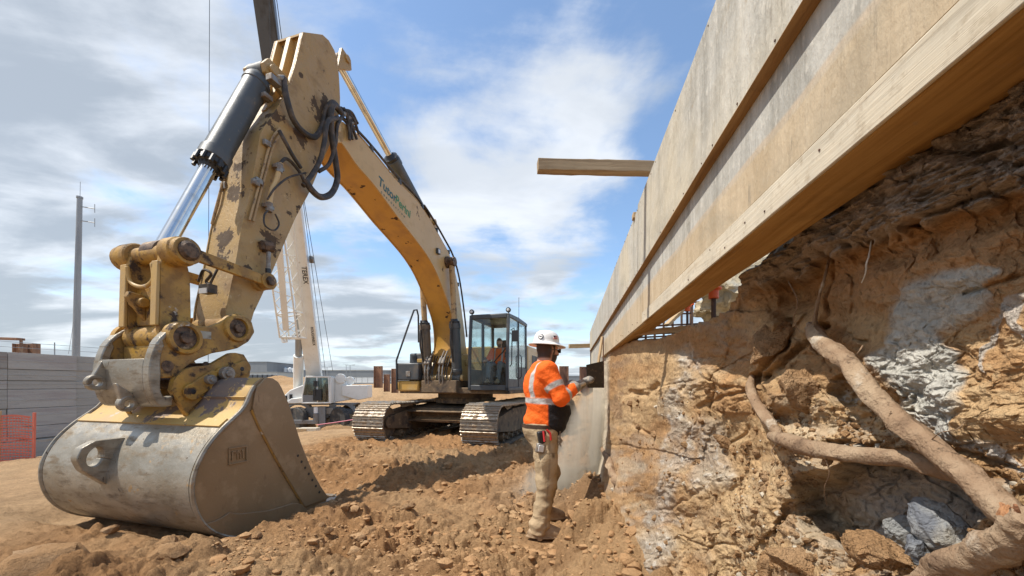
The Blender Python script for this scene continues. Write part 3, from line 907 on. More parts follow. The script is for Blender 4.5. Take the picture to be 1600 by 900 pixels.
for (px_, py_, rp, seed, lab) in [
    (62, 884, 74, 21, 'large brown lump of soil cut off by the bottom left corner'),
    (172, 846, 20, 22, 'rounded pale lump of soil left of the bucket bottom edge'),
    (264, 872, 30, 23, 'pointed pale lump of soil in front of the bucket shell'),
    (400, 846, 17, 38, 'small lump of soil under the near bottom corner of the bucket'),
    (262, 897, 34, 24, 'flat lump of soil on the bottom edge below the bucket'),
    (574, 846, 30, 25, 'broad lump of soil ahead of the bucket lip, larger than its neighbours'),
    (636, 816, 18, 26, 'rounded lump of soil between the bucket lip and the worker'),
    (514, 846, 12, 27, 'small pale lump of soil right below the bucket lip'),
    (540, 824, 14, 28, 'small dark lump of soil just ahead of the bucket lip'),
    (700, 741, 12, 29, 'dark pointed lump of soil midway between the tracks and the worker'),
    (770, 852, 16, 30, 'lump of soil left of the worker near boot'),
    (498, 866, 20, 31, 'lump of soil below the bucket lip towards the bottom edge'),
]:
    Yd = FPX * (CH + 0.02) / (py_ + rp * 0.45 - HZ)
    big_clod((px_ - 800) / FPX * Yd, Yd, rp / FPX * Yd * 0.62, seed, lab, z=float(ground_z((px_ - 800) / FPX * Yd, Yd)) + rp / FPX * Yd * 0.30)

# ------------------------------------------------------------------ the cut bank under the shuttering
# the bank runs along direction (0.15, 1); x0 = X - 0.15 Y is the distance of its face from the line through the camera.
# (p, q) is a chart on the face: p tells how far along, q how high, spaced wider with distance
BK_Y = np.log([.08, .25, .34, .47, .60, .80, 1.05, 1.4, 1.75, 2.5, 3.2, 3.6, 4.0, 7.0])
BK_X = np.array([.44, .445, .455, .480, .500, .515, .525, .475, .432, .400, .372, .352, .372, .372])


def bank_x0(Y): return np.interp(np.log(Y), BK_Y, BK_X)


def bank_base(p, q):
    p = np.asarray(p, float); q = np.asarray(q, float)
    u = (p - 800) / FPX
    Y = np.full(p.shape, 1.0)
    for _ in range(40): Y = 0.5 * Y + 0.5 * np.clip(bank_x0(Y) / np.maximum(u - 0.15, 0.012), 0.08, 7.0)
    return Y, (HZ - q) / FPX * Y          # depth, height above the lens


CRACKS = [  # polylines on the chart: points, half width, depth
    ([(1290, 395), (1278, 440), (1272, 480), (1268, 512)], 4, .035),
    ([(1268, 512), (1240, 545), (1222, 572), (1205, 590)], 6, .06),
    ([(1205, 590), (1170, 610), (1130, 625), (1096, 640)], 3.0, .022),
    ([(1226, 500), (1222, 540), (1200, 578), (1188, 592)], 5, .055),
    ([(1300, 515), (1330, 528), (1352, 530)], 2.5, .018),
    ([(985, 612), (1012, 618), (1028, 600)], 4, .05),
    ([(1075, 560), (1120, 558), (1172, 562)], 2.0, .010),
    ([(1500, 460), (1530, 452), (1565, 440), (1610, 425)], 3, .02),
    ([(1300, 400), (1322, 450), (1318, 490)], 3, .012),
    ([(1330, 385), (1380, 372), (1450, 345), (1530, 310), (1600, 290)], 5, .05),
    ([(1400, 258), (1450, 235), (1530, 240), (1600, 222)], 5, .05),
    ([(1240, 420), (1285, 405), (1330, 385)], 4, .03),
    ([(990, 665), (1012, 676)], 3, .022), ([(1130, 700), (1150, 690), (1165, 668)], 3, .02),
    ([(1240, 770), (1236, 800), (1220, 825), (1196, 850)], 5, .03),
    ([(1470, 700), (1500, 702), (1560, 722), (1600, 735)], 4, .035), ([(1300, 690), (1360, 694), (1398, 686)], 3, .02),
    ([(960, 840), (978, 818)], 5, .05), ([(965, 800), (980, 860)], 3, .02),
    ([(1110, 870), (1130, 835), (1120, 820)], 3, .015),
    ([(1420, 640), (1480, 655), (1510, 690)], 2, .008),
]


def chart_fields(p, q, Y, h):
    """inward displacement (m) and colour of the face at chart positions"""
    wob = 10 * fbm(p / 55, q / 55, oct=4)
    wob2 = 10 * fbm(p / 55 + 31, q / 55 + 9, oct=4)
    P, Q = p + wob, q + wob2
    k = np.clip(Y, .3, .80)
    d = np.zeros_like(p)
    # broad clay bodies, soft shelves, slanting flutes
    f1, f2, idv = cells(P / 150 + Q / 300, Q / 105 - P / 600)
    upper = sstep(560, 500, Q - 0.10 * (p - 1200))
    brk = sstep(-.1, .35, fbm(p / 130 + 8, q / 110, oct=3))
    d += k * (0.020 * (idv - .5) + 0.012 * sstep(.07, .0, f2 - f1) * brk)
    d -= k * 0.075 * fbm(P / 170, Q / 140, oct=3)
    sandz = sstep(1000, 1050, p) * sstep(1260, 1215, p) * sstep(600, 660, q)
    calm = 1 - .70 * sandz
    d -= k * calm * 0.008 * (ridged(P / 100 + 5, Q / 62 + P / 200, 0, 4) - 1) * (0.35 + .65 * brk) * (1 - 0.5 * upper)
    d -= k * 0.016 * fbm((p - .35 * q) / 26, q / 120, oct=4) * sstep(1290, 1200, p)
    d -= k * calm * 0.015 * fbm(p / 44, q / 34, oct=5)
    d -= k * 0.006 * fbm(p / 9, q / 9, oct=3) * (.5 + brk)
    g1, g2, gid = cells(p / 21, q / 17)
    rubble = calm * np.clip(sstep(700, 800, Q - 0.25 * (p - 1250)) + sstep(600, 640, Q) * sstep(1180, 1230, p) * sstep(1480, 1400, p) * 0.9, 0, 1)
    d -= k * rubble * (0.012 * np.maximum(.55 - g1, 0) + 0.009 * (gid - .5))
    g1, g2, gid = cells(p / 9 + 3, q / 8)
    d -= k * rubble * 0.008 * np.maximum(.6 - g1, 0)
    # fine near-level laminations on the tan face at far right
    lam = sstep(1480, 1540, p) * sstep(495, 530, q) * sstep(760, 700, q)
    d -= k * lam * 0.0035 * ridged(p / 60, (q + .15 * p) / 9, 0, 3)
    # the upper layer sticks out as a ragged, grey, crumbly ledge and is undercut
    edge = 470 - 0.44 * (p - 1160) + 16 * fbm(p / 42, q * 0 + 2, oct=4)
    edge = np.where(p > 1370, edge + 0.12 * (p - 1370), edge)
    led = sstep(6, -10, q - edge) * sstep(1120, 1200, p)
    d -= k * led * (0.050 + 0.028 * ridged(p / 55, (q + .42 * p) / 16, 0, 5))
    d += k * 0.05 * sstep(1150, 1250, p) * np.exp(-((q - edge - 26) / 22) ** 2)
    # dark pocket left of the root, block between the cracks
    d += k * 0.075 * np.exp(-(((p - 1235) / 34) ** 2 + ((q - 458) / 30) ** 2))
    blk = sstep(0, 9, np.minimum.reduce([p - 1178 - .12 * (560 - q), 1224 - p, q - 482 - .3 * np.abs(p - 1200), 588 - q]))
    d -= k * 0.035 * blk
    # lower boulder of clay right of the crack
    d -= k * 0.055 * np.exp(-(((p - 1262) / 52) ** 4 + ((q - 606) / 40) ** 4))
    # hollow behind the roots
    hol = sstep(1.12, 0.90, np.hypot((P - 1400) / 150, (Q - 788) / 72)) * sstep(706, 722, q - 0.10 * (p - 1300))
    hol2 = sstep(1.15, .85, np.hypot((P - 1325) / 28, (Q - 610) / 20))
    d += k * (0.20 * hol + 0.06 * hol2)
    # shelf that carries the lower root
    d -= k * 0.035 * np.exp(-((q - 684 - .06 * (p - 1300)) / 14) ** 2) * sstep(1200, 1240, p) * sstep(1440, 1390, p)
    # cement smear stands a little proud
    def smear(poly_c, pts, w): return sstep(w, w * .55, segdist(P + .5 * wob, Q, pts))
    s1 = smear(0, [(1490, 462), (1450, 480), (1425, 500), (1430, 560), (1440, 600), (1460, 630)], 54)
    s1 = np.maximum(s1, smear(0, [(1400, 570), (1455, 555), (1470, 620), (1480, 660)], 40))
    s1 = np.maximum(s1, smear(0, [(1465, 470), (1512, 440), (1538, 424)], 18))
    s2 = smear(0, [(1540, 570), (1548, 500), (1562, 470), (1600, 462)], 9)
    s2 = np.maximum(s2, smear(0, [(1575, 470), (1600, 500), (1640, 560)], 16))
    s2 = np.maximum(s2, smear(0, [(1440, 655), (1500, 690), (1560, 712), (1620, 740)], 11))
    s3 = sstep(30, 12, segdist(P + 1.5 * wob, Q, [(1075, 560), (1068, 620), (1060, 690), (1050, 745), (1046, 800)])) * (.6 + .4 * np.tanh(3 * fbm(p / 26, q / 26, oct=3) + .5))
    s3 = np.maximum(s3, sstep(34, 14, segdist(P + wob, Q, [(1030, 850), (1020, 880), (1010, 910)])) * .9)
    s3 = np.maximum(s3, .75 * sstep(36, 10, segdist(P + wob, Q, [(1105, 680), (1110, 740)])))
    s4 = rubble * sstep(.15, .55, fbm(p / 40 + 3, q / 34, oct=4) + .25 * np.exp(-((p - 1290) / 120) ** 2))
    d -= k * (0.010 * s1 * (1 + .6 * fbm(p / 9, q / 9, oct=3) * sstep(520, 545, q)) + .004 * s2)
    d -= k * s3 * 0.010 * (1 + fbm(p / 7, q / 7, oct=3))
    # cracks
    for pts, wdt, dep in CRACKS:
        d += k * dep * np.exp(-(segdist(p + .45 * wob, q + .45 * wob2, pts) / wdt) ** 2)
    # vertical, splintered corner by the worker
    d += k * 0.012 * ridged(p / 7, q / 70, 0, 3) * sstep(985, 955, p)
    # ------------------------------------------------ soil colours, some set for the shade under the shuttering
    C = lambda *a: np.array(a)
    clay = C(.41, .242, .115); tan = C(.49, .33, .175); sand = C(.505, .355, .195); red = C(.43, .25, .125); brown = C(.29, .185, .108)
    grey = C(.36, .345, .31); cement = C(.50, .49, .44); dgrey = C(.30, .305, .30); umber = C(.37, .305, .245)
    n1 = fbm(p / 110, q / 75, oct=4); n2 = fbm(p / 34 + 4, q / 26, oct=4); n3 = fbm(p / 9, q / 9, oct=3)
    def mixc(c, t, a): return c + (t - c) * np.clip(a, 0, 1)[..., None]
    c = clay + (tan - clay) * sstep(-.35, .35, n1)[..., None]
    c = mixc(c, sand, sstep(.05, .6, n2) * .8)
    c = mixc(c, red, .75 * sstep(520, 440, q - .08 * (p - 1300)) * sstep(-.5, .2, n1 + .4 * n2))  # redder where the shuttering shades the clay, the tone lightened against that shade
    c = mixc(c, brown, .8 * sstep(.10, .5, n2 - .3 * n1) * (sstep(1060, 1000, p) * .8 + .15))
    c = mixc(c, sand, .55 * sstep(1080, 1160, p) * sstep(1260, 1200, p) * sstep(640, 700, q))
    c = mixc(c, red, .55 * np.exp(-(((p - 975) / 18) ** 2 + ((q - 760) / 40) ** 2)))
    c = mixc(c, grey, .30 * rubble * sstep(-.1, .4, fbm(p / 22 + 9, q / 18, oct=3)))
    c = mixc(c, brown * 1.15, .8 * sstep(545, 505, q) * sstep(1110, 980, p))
    c = mixc(c, umber, .92 * led)  # ledge colour lightened to make up for the shade under the shuttering
    c = mixc(c, C(.47, .40, .33), .7 * led * sstep(.0, .5, fbm(p / 30, (q + .42 * p) / 9, oct=4)))
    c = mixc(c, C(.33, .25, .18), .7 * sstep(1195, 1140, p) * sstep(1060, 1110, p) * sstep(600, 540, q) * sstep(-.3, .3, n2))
    c = mixc(c, cement, .93 * s1)
    c = mixc(c, C(.38, .39, .37), .8 * s1 * sstep(.0, .4, n2) * sstep(525, 500, q))  # cement greyed above the shadow line, shade put into its colour
    c = mixc(c, C(.46, .44, .40), .75 * s2)
    c = mixc(c, C(.41, .375, .32), .70 * s3)
    c = mixc(c, C(.54, .52, .47), .6 * s3 * sstep(.2, .55, n3))
    c = mixc(c, C(.50, .43, .32), .5 * s4)
    c = mixc(c, dgrey * 1.2, .75 * hol * sstep(1270, 1350, p)); c = mixc(c, C(.35, .28, .20), .6 * hol * sstep(1350, 1290, p))
    c = mixc(c, C(.52, .51, .47), .6 * hol2 * sstep(.0, .4, n3))
    # beyond the corner the face is dusted pale
    c = mixc(c, C(.57, .50, .385), .9 * sstep(953, 946, p))
    # colour grain
    c = c * (1 + .11 * n3 + .08 * n2)[..., None]
    return d, np.clip(c, .02, .8)


def bank_mesh_arrays(p, q):
    Pg, Qg = np.meshgrid(p, q, indexing='xy')
    Y, h = bank_base(Pg, Qg)
    hc = np.clip(h, -1.62, 0.36)
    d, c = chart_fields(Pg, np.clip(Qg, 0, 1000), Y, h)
    d = np.where((h < -1.5), d * .3, d)
    slope = 0.07 * np.minimum(hc, 0) ** 2            # foot a little forward
    x0 = bank_x0(Y) + np.clip(d, -.12, .30) - slope
    # the face may not break through the shuttering above it, and the corner stays crisp
    top_lim = np.where(hc > 0.22, 0.352 + .02, 0.0)
    x0 = np.maximum(x0, top_lim)
    x0 = np.maximum(x0, 0.30)
    Yd = Y + 0.03 * np.clip(Y, .2, 1.5) * fbm(Pg / 40 + 70, Qg / 40, oct=3)
    X = x0 + 0.15 * Yd
    # most of the relief runs along a slant towards the open side, so shelves do not smear along the face
    u, v = (Pg - 800) / FPX, hc / Y
    base = bank_x0(Y) - slope
    mv = np.clip(d, -.12, .30) * .72
    q0 = np.maximum(np.maximum(base + np.clip(d, -.12, .30) * .36, top_lim), .30)
    ln = np.sqrt(1 + u * u)
    Yd = Yd + mv / ln
    X = q0 + .15 * (Yd - mv / ln) + mv * u / ln
    X = np.maximum(X - .15 * Yd, np.maximum(top_lim, .30)) + .15 * Yd
    return np.stack([X, Yd, CH + hc + mv * v / ln], -1), c


BANK_P = np.r_[np.linspace(926, 946, 14)[:-1], np.linspace(946, 1640, 690), np.linspace(1642, 2300, 130)[1:]]
BANK_Q = np.r_[np.linspace(95, 160, 30)[:-1], np.linspace(160, 912, 600), np.linspace(914, 1150, 60)[1:], 1500., 2400., 6500.]


def build_bank():
    V, c = bank_mesh_arrays(BANK_P, BANK_Q)
    # top surface: from the upper edge back into the ground behind the shuttering
    nr, nc = V.shape[:2]
    top, tc = [], []
    Yc = V[0, :, 1]
    # height of the bank top along its length: it drops away from the shuttering where the gap shows
    hp = np.interp(BANK_P, [926, 960, 990, 1030, 1065, 1085, 1110, 1140, 1160, 1178, 1215], [540, 540, 532, 528, 515, 508, 500, 482, 455, 425, 150])
    lim = CH + np.minimum((HZ - hp - 5 * fbm(BANK_P / 12, BANK_P * 0, oct=3)) / FPX * bank_base(BANK_P, hp)[0], 0.31)
    rag = 0.010 * fbm(BANK_P / 9, BANK_P * 0 + 3, oct=3)
    cut = V[..., 2] > (lim + rag)[None, :]
    ex = np.maximum(V[..., 2] - (lim + rag)[None, :], 0)
    V[..., 0] += np.where(cut, ex * 1.3, 0)
    V[..., 2] = np.where(cut, (lim + rag)[None, :] + ex * 0.05, V[..., 2])
    for k, dx in enumerate((3.5, 1.6, .8, .35, .12)):
        r = V[0].copy()
        r[:, 0] += dx
        r[:, 2] += .02 * fbm(r[:, 0] * 3, r[:, 1] * 3, oct=3) - .03 * min(dx, 1) + .16 * sstep(1156, 1178, BANK_P)
        top.append(r); tc.append(np.tile(np.array((.40, .30, .19)), (nc, 1)))
    V = np.concatenate([np.array(top), V], 0); c = np.concatenate([np.array(tc), c], 0)
    nr = V.shape[0]
    F_ = grid_faces(nr, nc)
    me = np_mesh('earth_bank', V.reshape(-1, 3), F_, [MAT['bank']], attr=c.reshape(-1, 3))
    o = link('earth_bank', me)
    tag(o, kind='structure')
    return V[5:]


BANK_V = build_bank()


def on_bank(p, q, off=0.0):
    """world point on the finished face at chart position, lifted off towards the open side"""
    j = int(np.clip(np.searchsorted(BANK_P, p), 0, len(BANK_P) - 1)); i = int(np.clip(np.searchsorted(BANK_Q, q), 0, len(BANK_Q) - 1))
    v = BANK_V[i, j]
    return Vector((v[0] - off, v[1], v[2]))


def bank_x0_at(p, q):
    v = on_bank(p, q)
    return v.x - .15 * v.y


def R0(p, q, x0):
    """point at chart position whose distance from the camera line is x0"""
    Y = x0 / ((p - 800) / FPX - .15)
    return Vector((x0 + .15 * Y, Y, CH + (HZ - q) / FPX * Y))


# ------------------------------------------------------------------ tree roots laid bare in the bank
def root(name, pts, label, parts=(), seed=0, n=14, sm=60, mat='root', bumps=.24, parent=None):
    """pts: (p, q, x0, thickness in chart units)"""
    P = [R0(a, b, x) for a, b, x, t in pts]
    r = [t * .82 / FPX * v.y / 2 for (a, b, x, t), v in zip(pts, P)]
    C = spline([tuple(v) for v in P], sm); rr = np.interp(np.linspace(0, 1, sm), np.linspace(0, 1, len(r)), r)
    T = np.gradient(C, axis=0); T /= np.linalg.norm(T, axis=1)[:, None]
    a, u, w = frame(T[0])
    V = []
    for k in range(sm):
        t = Vector(T[k]); u = (u - t * u.dot(t)).normalized(); w = t.cross(u)
        for i in range(n):
            q_ = 2 * math.pi * i / n
            V.append(np.array(Vector(C[k]) + (u * math.cos(q_) + w * math.sin(q_)) * rr[k]))
    V = np.array(V)
    ctr = np.repeat(C, n, 0); rad = np.repeat(rr, n)[:, None]
    ang = np.tile(np.arange(n) / n * 6.28, sm); along = np.repeat(np.arange(sm), n) / sm
    f = fbm(np.cos(ang) * 1.1 + seed, np.sin(ang) * 1.1, along * 9, oct=4) + .9 * np.maximum(fbm(np.cos(ang) * .8 + 9 + seed, np.sin(ang) * .8, along * 13, oct=2) - .25, 0)
    rings = ridged(along * 34 + .4 * np.cos(ang) + seed, np.cos(ang) * .35, np.sin(ang) * .35, oct=2)
    V = ctr + (V - ctr) * (1 + bumps * f + .045 * (rings - 1) + .055 * (ridged(np.cos(ang) * 2.6 + seed, np.sin(ang) * 2.6, along * 5, oct=3) - 1))[:, None]
    F_ = grid_faces(sm, n, wrap=True)
    # close the ends
    V = np.vstack([V, C[:1], C[-1:]])
    e0, e1 = len(V) - 2, len(V) - 1
    caps = [[e0, (i + 1) % n, i, i] for i in range(n)] + [[e1, (sm - 1) * n + i, (sm - 1) * n + (i + 1) % n, (sm - 1) * n + (i + 1) % n] for i in range(n)]
    mb = MB(); mb.add(V, [tuple(f_) for f_ in F_] + [tuple(f_[:3]) for f_ in caps])
    o = mb.build(name, MAT[mat], parent, smooth=50)
    if label: tag(o, label, 'tree root', 'tree roots in the cut bank')
    return o


thick = thing('tree_root', 'thick bare root running down across the bank and snapped near the bottom right corner', 'tree root', group='tree roots in the cut bank')
root('root_stem', [(1270, 512, .520, 24), (1278, 528, .480, 30), (1300, 548, .462, 32), (1322, 566, .450, 33), (1350, 600, .446, 36), (1386, 640, .446, 36), (1440, 686, .440, 40),
                   (1480, 716, .432, 42), (1530, 760, .424, 50), (1574, 804, .416, 56), (1590, 822, .414, 50)], None, seed=1, parent=thick, sm=90, n=18)
root('root_stem', [(1612, 808, .405, 52), (1588, 836, .410, 60), (1550, 858, .416, 64), (1500, 884, .424, 62), (1440, 920, .432, 62), (1380, 960, .440, 60)], None, seed=4, parent=thick, sm=60, n=18)
def splinters():
    rg = random.Random(4)
    mb = MB()
    for i in range(26):
        a = R0(1574 + rg.uniform(-12, 16), 792 + rg.uniform(-8, 20), .398 + rg.uniform(0, .018))
        b = R0(1586 + rg.uniform(-10, 16), 822 + rg.uniform(0, 22), .400 + rg.uniform(0, .014))
        m = (a + b) / 2 + Vector((-.004, rg.uniform(-.003, .003), 0))
        mb.tube([a, m, b], [.0012, .0026, .0008], 5)
    mb.build('torn_wood', MAT['root_in'], thick, smooth=60)
splinters()
root('tree_root', [(1206, 682, .468, 18), (1222, 686, .450, 26), (1260, 698, .446, 30), (1300, 706, .446, 32), (1345, 712, .450, 32), (1400, 716, .456, 34), (1450, 727, .460, 34), (1490, 742, .470, 32),
                   (1540, 756, .478, 40), (1600, 766, .480, 48), (1680, 782, .480, 48)], 'level root crossing the bank behind the thick snapped root, over the dark hollow', seed=7, sm=80, n=16)
root('tree_root', [(1176, 588, .508, 10), (1172, 606, .490, 17), (1182, 630, .478, 20), (1196, 652, .468, 22), (1212, 672, .468, 18), (1220, 684, .47, 14)],
     'short upright root left of the level root, half sunk in the clay', seed=9, sm=40, n=12)
root('tree_root', [(1296, 404, .54, 5), (1288, 436, .505, 5), (1280, 462, .50, 5.5), (1274, 492, .50, 7), (1272, 516, .505, 9)], 'thin root rising in the crack above the thick snapped root', seed=12, sm=40, n=7)
root('tree_root', [(1362, 372, .50, 2.2), (1358, 398, .468, 2.6), (1354, 412, .462, 3.0), (1352, 428, .462, 2.6), (1346, 442, .466, 1.4)], 'pale hair root hanging from the grey ledge', seed=14, sm=30, n=6, mat='concrete_block')
root('tree_root', [(940, 700, .36, 8), (950, 716, .332, 12), (956, 735, .330, 16), (962, 752, .335, 14), (968, 772, .37, 8)], 'dark gnarled root stub sticking out of the bank corner beside the falling dust', seed=16, sm=30, n=9, bumps=.5)
for i, (pts, lab) in enumerate([
    ([(1218, 690, .448, 2.4), (1206, 704, .440, 2), (1212, 720, .442, 1.4), (1204, 736, .446, .8)], 'hair root hanging from the left end of the level root'),
    ([(1290, 716, .438, 2.6), (1296, 740, .446, 2.2), (1288, 764, .455, 1.5), (1292, 790, .47, .9)], 'longer hair root hanging before the dark hollow'),
    ([(1452, 690, .432, 2.2), (1470, 676, .424, 1.8), (1492, 672, .428, 1.3), (1508, 660, .434, .8)], 'fine root curling off the upper side of the thick snapped root'),
    ([(1232, 440, .50, 2.4), (1246, 470, .485, 2.2), (1240, 500, .482, 1.5), (1250, 520, .49, .9)], 'fine root lying in the shaded pocket under the ledge'),
    ([(1392, 642, .435, 2.2), (1384, 664, .430, 1.8), (1398, 680, .436, 1.1)], 'short twig hanging under the middle of the thick snapped root')]):
    root('tree_root', pts, lab, seed=30 + i, sm=24, n=6, bumps=.35)
root('tree_root', [(1348, 540, .47, 2.5), (1340, 552, .462, 2.5), (1332, 556, .468, 2)], 'tiny twig of root beside the top of the thick snapped root', seed=18, sm=14, n=6)


def bank_lump(p, q, rp, seed, label, mat='clod', sq=(1, 1, 1), x0=None, name='soil_lump', cat='lump', group='lumps lodged in the bank'):
    P, T = lump_proto(seed, 4)
    x = x0 if x0 is not None else max(bank_x0_at(p, q) - .012, .37)
    c = R0(p, q, x)
    r = rp / FPX * c.y
    P = P * r * np.array(sq)
    P = P * (1 + .10 * fbm(P[:, 0] * 3 / r + seed, P[:, 1] * 3 / r, P[:, 2] * 3 / r, oct=5)[:, None])
    me = np_mesh(name, P, T, [MAT[mat]])
    me.set_sharp_from_angle(angle=RAD(30))
    o = link(name, me); o.location = c; o.rotation_euler = (seed * .7, seed * 1.3, seed * 2.1)
    return tag(o, label, cat, group)


for a in [
    (1366, 862, 46, 41, 'large flat orange clay lump in front of the dark hollow', 'clod', (1.25, .8, .85), .440),
    (1412, 826, 27, 43, 'rounded blue grey lump inside the hollow under the level root', 'clod_grey', (1, .8, .9), .505),
    (1470, 822, 42, 44, 'angular grey lump inside the hollow, right of the rounded blue grey one', 'clod_grey', (1, .8, 1), .500),
    (1432, 858, 24, 45, 'grey and tan lump at the foot of the hollow', 'clod_grey', (1, .8, 1), .470),
    (1250, 876, 36, 46, 'tan clay lump near the bottom edge left of the large flat one', 'clod', (1.2, .8, .7), None),
    (1200, 886, 22, 47, 'small tan clay lump left of two bigger ones on the bottom edge', 'clod', (1, .8, .9), None),
    (1300, 842, 15, 48, 'small lump on the rubble left of the large flat one', 'clod', (1, .8, .8), None),
    (1294, 720, 9, 49, 'small reddish lump just under the level root', 'clod', (1, .8, .8), .452),
    (1530, 834, 10, 50, 'small tan lump beside the break of the thick root', 'clod', (1, 1, 1), .45),
    (1202, 536, 50, 53, 'tall upright clay block wedged above the short root, beside a black crack', 'clod', (.55, .55, 1.05), .505),
    (1264, 606, 52, 54, 'rounded clay boulder under the top of the thick snapped root', 'clod', (.95, .6, .8), .505),
    (1130, 690, 16, 55, 'small brown knob of clay in the middle of the sandy face', 'clod', (1, .5, .7), None),
]: bank_lump(a[0], a[1], a[2], a[3], a[4], a[5], a[6], a[7])


def bank_crumbs():
    rg = np.random.RandomState(8)
    protos = [lump_proto(60 + i, 1) for i in range(8)]
    V, T, o = [], [], 0
    for i in range(2600):
        if i % 3: p, q = rg.uniform(1150, 1600), rg.uniform(690, 905)
        elif i % 2: p, q = rg.uniform(965, 1250), rg.uniform(600, 900)
        else: p, q = rg.uniform(1210, 1420), rg.uniform(600, 700)
        if p > 1280 and 715 < q < 850 and p < 1560: continue
        if q < 640 + .25 * (p - 1250) and rg.uniform() < .6: continue
        c = on_bank(p, q, 0)
        if c.x - .15 * c.y > .56: continue
        r = rg.uniform(1.2, 2.2) * math.exp(rg.exponential(.55)) / FPX * c.y
        r = min(r, 9 / FPX * c.y)
        P, F_ = protos[i % 8]
        t = rg.uniform(0, 6.28); c_, s_ = math.cos(t), math.sin(t)
        V.append(P @ np.array([[c_, s_, 0], [-s_, c_, 0], [0, 0, 1]]) * r + np.array(c)); T.append(F_ + o); o += len(P)
    mats = [MAT['clod'], pmat('pale_crumb', (0.46, 0.40, 0.31), [('*0.8', 60, .45, .6, S1)], .95, spec=.1)]
    mi = np.concatenate([np.full(len(t), int(rg.uniform() < .10)) for t in T])
    me = np_mesh('bank_crumbs', np.vstack(V), np.vstack(T), mats, mi=mi)
    me.set_sharp_from_angle(angle=RAD(40))
    tag(link('bank_crumbs', me), 'crumbs of clay and cement lodged on the cut bank', 'soil', kind='stuff')


bank_crumbs()

# ------------------------------------------------------------------ timber shuttering along the top of the bank
WALL_A = math.atan2(1.0, 0.15)
def wall_frame(x0, z):
    """frame whose x runs along the wall away from the camera, y into the bank, z up"""
    return Matrix.Translation((x0, 0, z)) @ Matrix.Rotation(WALL_A, 4, 'Z')
# in that frame +y points to the open side (-X), -y into the bank
HB = 0.292      # bottom edge over the lens
form = thing('concrete_formwork', 'long timber and plywood shuttering wall overhanging the cut bank', 'formwork', mat=wall_frame(.350, CH + HB))
KA = math.hypot(.15, 1)        # along-wall length per metre of depth
def part(name, mat, x0, x1, y0, y1, z0, z1, bev=.0015, parent=form, rag=0):
    mb = MB()
    a, b = x0 * KA, x1 * KA
    # sawn edges are never quite straight: many short lengths, each a hair off line
    n = max(2, int((b - a) / .035)) if b - a > .5 else 1
    if n == 1:
        mb.bx(a, b, y0, y1, z0, z1)
    else:
        xs = np.linspace(a, b, n + 1); amp = .0011; k0 = 31.7 * z0 + 7.1 * y0
        V = []
        for i, x in enumerate(xs):
            for j, (y, z) in enumerate(((y0, z0), (y1, z0), (y1, z1), (y0, z1))):
                w1 = fbm(np.array([x * 2.3 + j * 5]), np.array([k0]), 0, 5)[0]; w2 = fbm(np.array([x * 3.1 + j * 7]), np.array([k0 + 9]), 0, 5)[0]
                V.append((x, y + amp * .5 * w1, z + amp * w2))
        mb.add(V, [(3, 2, 1, 0), (n * 4, n * 4 + 1, n * 4 + 2, n * 4 + 3)] + [(i * 4 + j, i * 4 + (j + 1) % 4, i * 4 + 4 + (j + 1) % 4, i * 4 + 4 + j) for i in range(n) for j in range(4)])
    return mb.build(name, MAT[mat], parent, bevel=bev, smooth=30)
# lower plywood course, two sheets, joint at 1.86 m
part('plywood_sheet', 'ply_low', -.9, 1.845, -.018, 0, .052, .243)
part('plywood_sheet', 'ply_low', 1.862, 4.25, -.018, -.002, .002, .243)
part('plywood_sheet', 'ply_up', 4.255, 6.30, -.018, -.001, -.12, .243)
# pale bottom board on the near sheet, standing just proud, and the thick sole under everything
part('bottom_board', 'plate_face', -.9, 1.845, -.003, .0025, -.0005, .0505)
part('sole_plate', 'plate', -.9, 1.845, -.098, -.0035, .0005, .030, .003)
part('sole_plate', 'plate', 1.85, 4.2, -.098, -.0185, .0005, .030, .003)
# upper course, 14 to 24 mm proud, its underside showing
part('plywood_sheet', 'ply_up', -.9, 1.850, -.004, .0215, .247, .571)
part('plywood_sheet', 'ply_up', 1.868, 4.0, -.004, .020, .247, .560)
part('plywood_sheet', 'ply_up', 4.004, 6.30, -.004, .019, .247, .555)
part('brown_strip', 'brown_strip', -.9, 3.2, -.0035, .0235, .2438, .2466)  # brown strip for the upper course's underside, its shade put into the colour
part('brown_strip', 'brown_strip', 3.204, 6.30, -.0035, .0225, .2438, .2466)
part('joint_strip', 'ply_up', 1.8455, 1.8615, -.030, -.012, .002, .243)
part('joint_strip', 'brown_strip', 1.8505, 1.8675, -.030, -.006, .247, .556)
for x in (0.9, 1.7, 2.6, 3.5, 4.5, 5.5, 6.2): part('back_stud', 'wood', x, x + .04, -.108, -.0185, .031 if x < 4.2 else -.1, .54, .003)
part('end_stud', 'brown_strip', 6.303, 6.34, -.06, .011, -.16, .55)
part('top_cleat', 'wood', 1.93, 1.97, -.05, .030, .545, .575, .003)


def nails():
    rg = random.Random(12)
    mb = MB()
    for x in np.arange(.18, 3.2, .085):
        for z, y, p in ((.012 + rg.uniform(0, .03), .0026, .55), (.232, -.0016, .4), (.256, .0218, .5), (.556, .0215, .5)):
            if rg.random() > p or (y < 0 and x > 1.8): continue
            r = rg.uniform(.0016, .0026)
            xx = x + rg.uniform(-.03, .03)
            mb.cyl((xx, y - .002, z), (xx, y + .0012, z), r, n=8)
    o = mb.build('nail_heads', MAT['rebar'], form)
    o['kind'] = 'stuff'
nails()


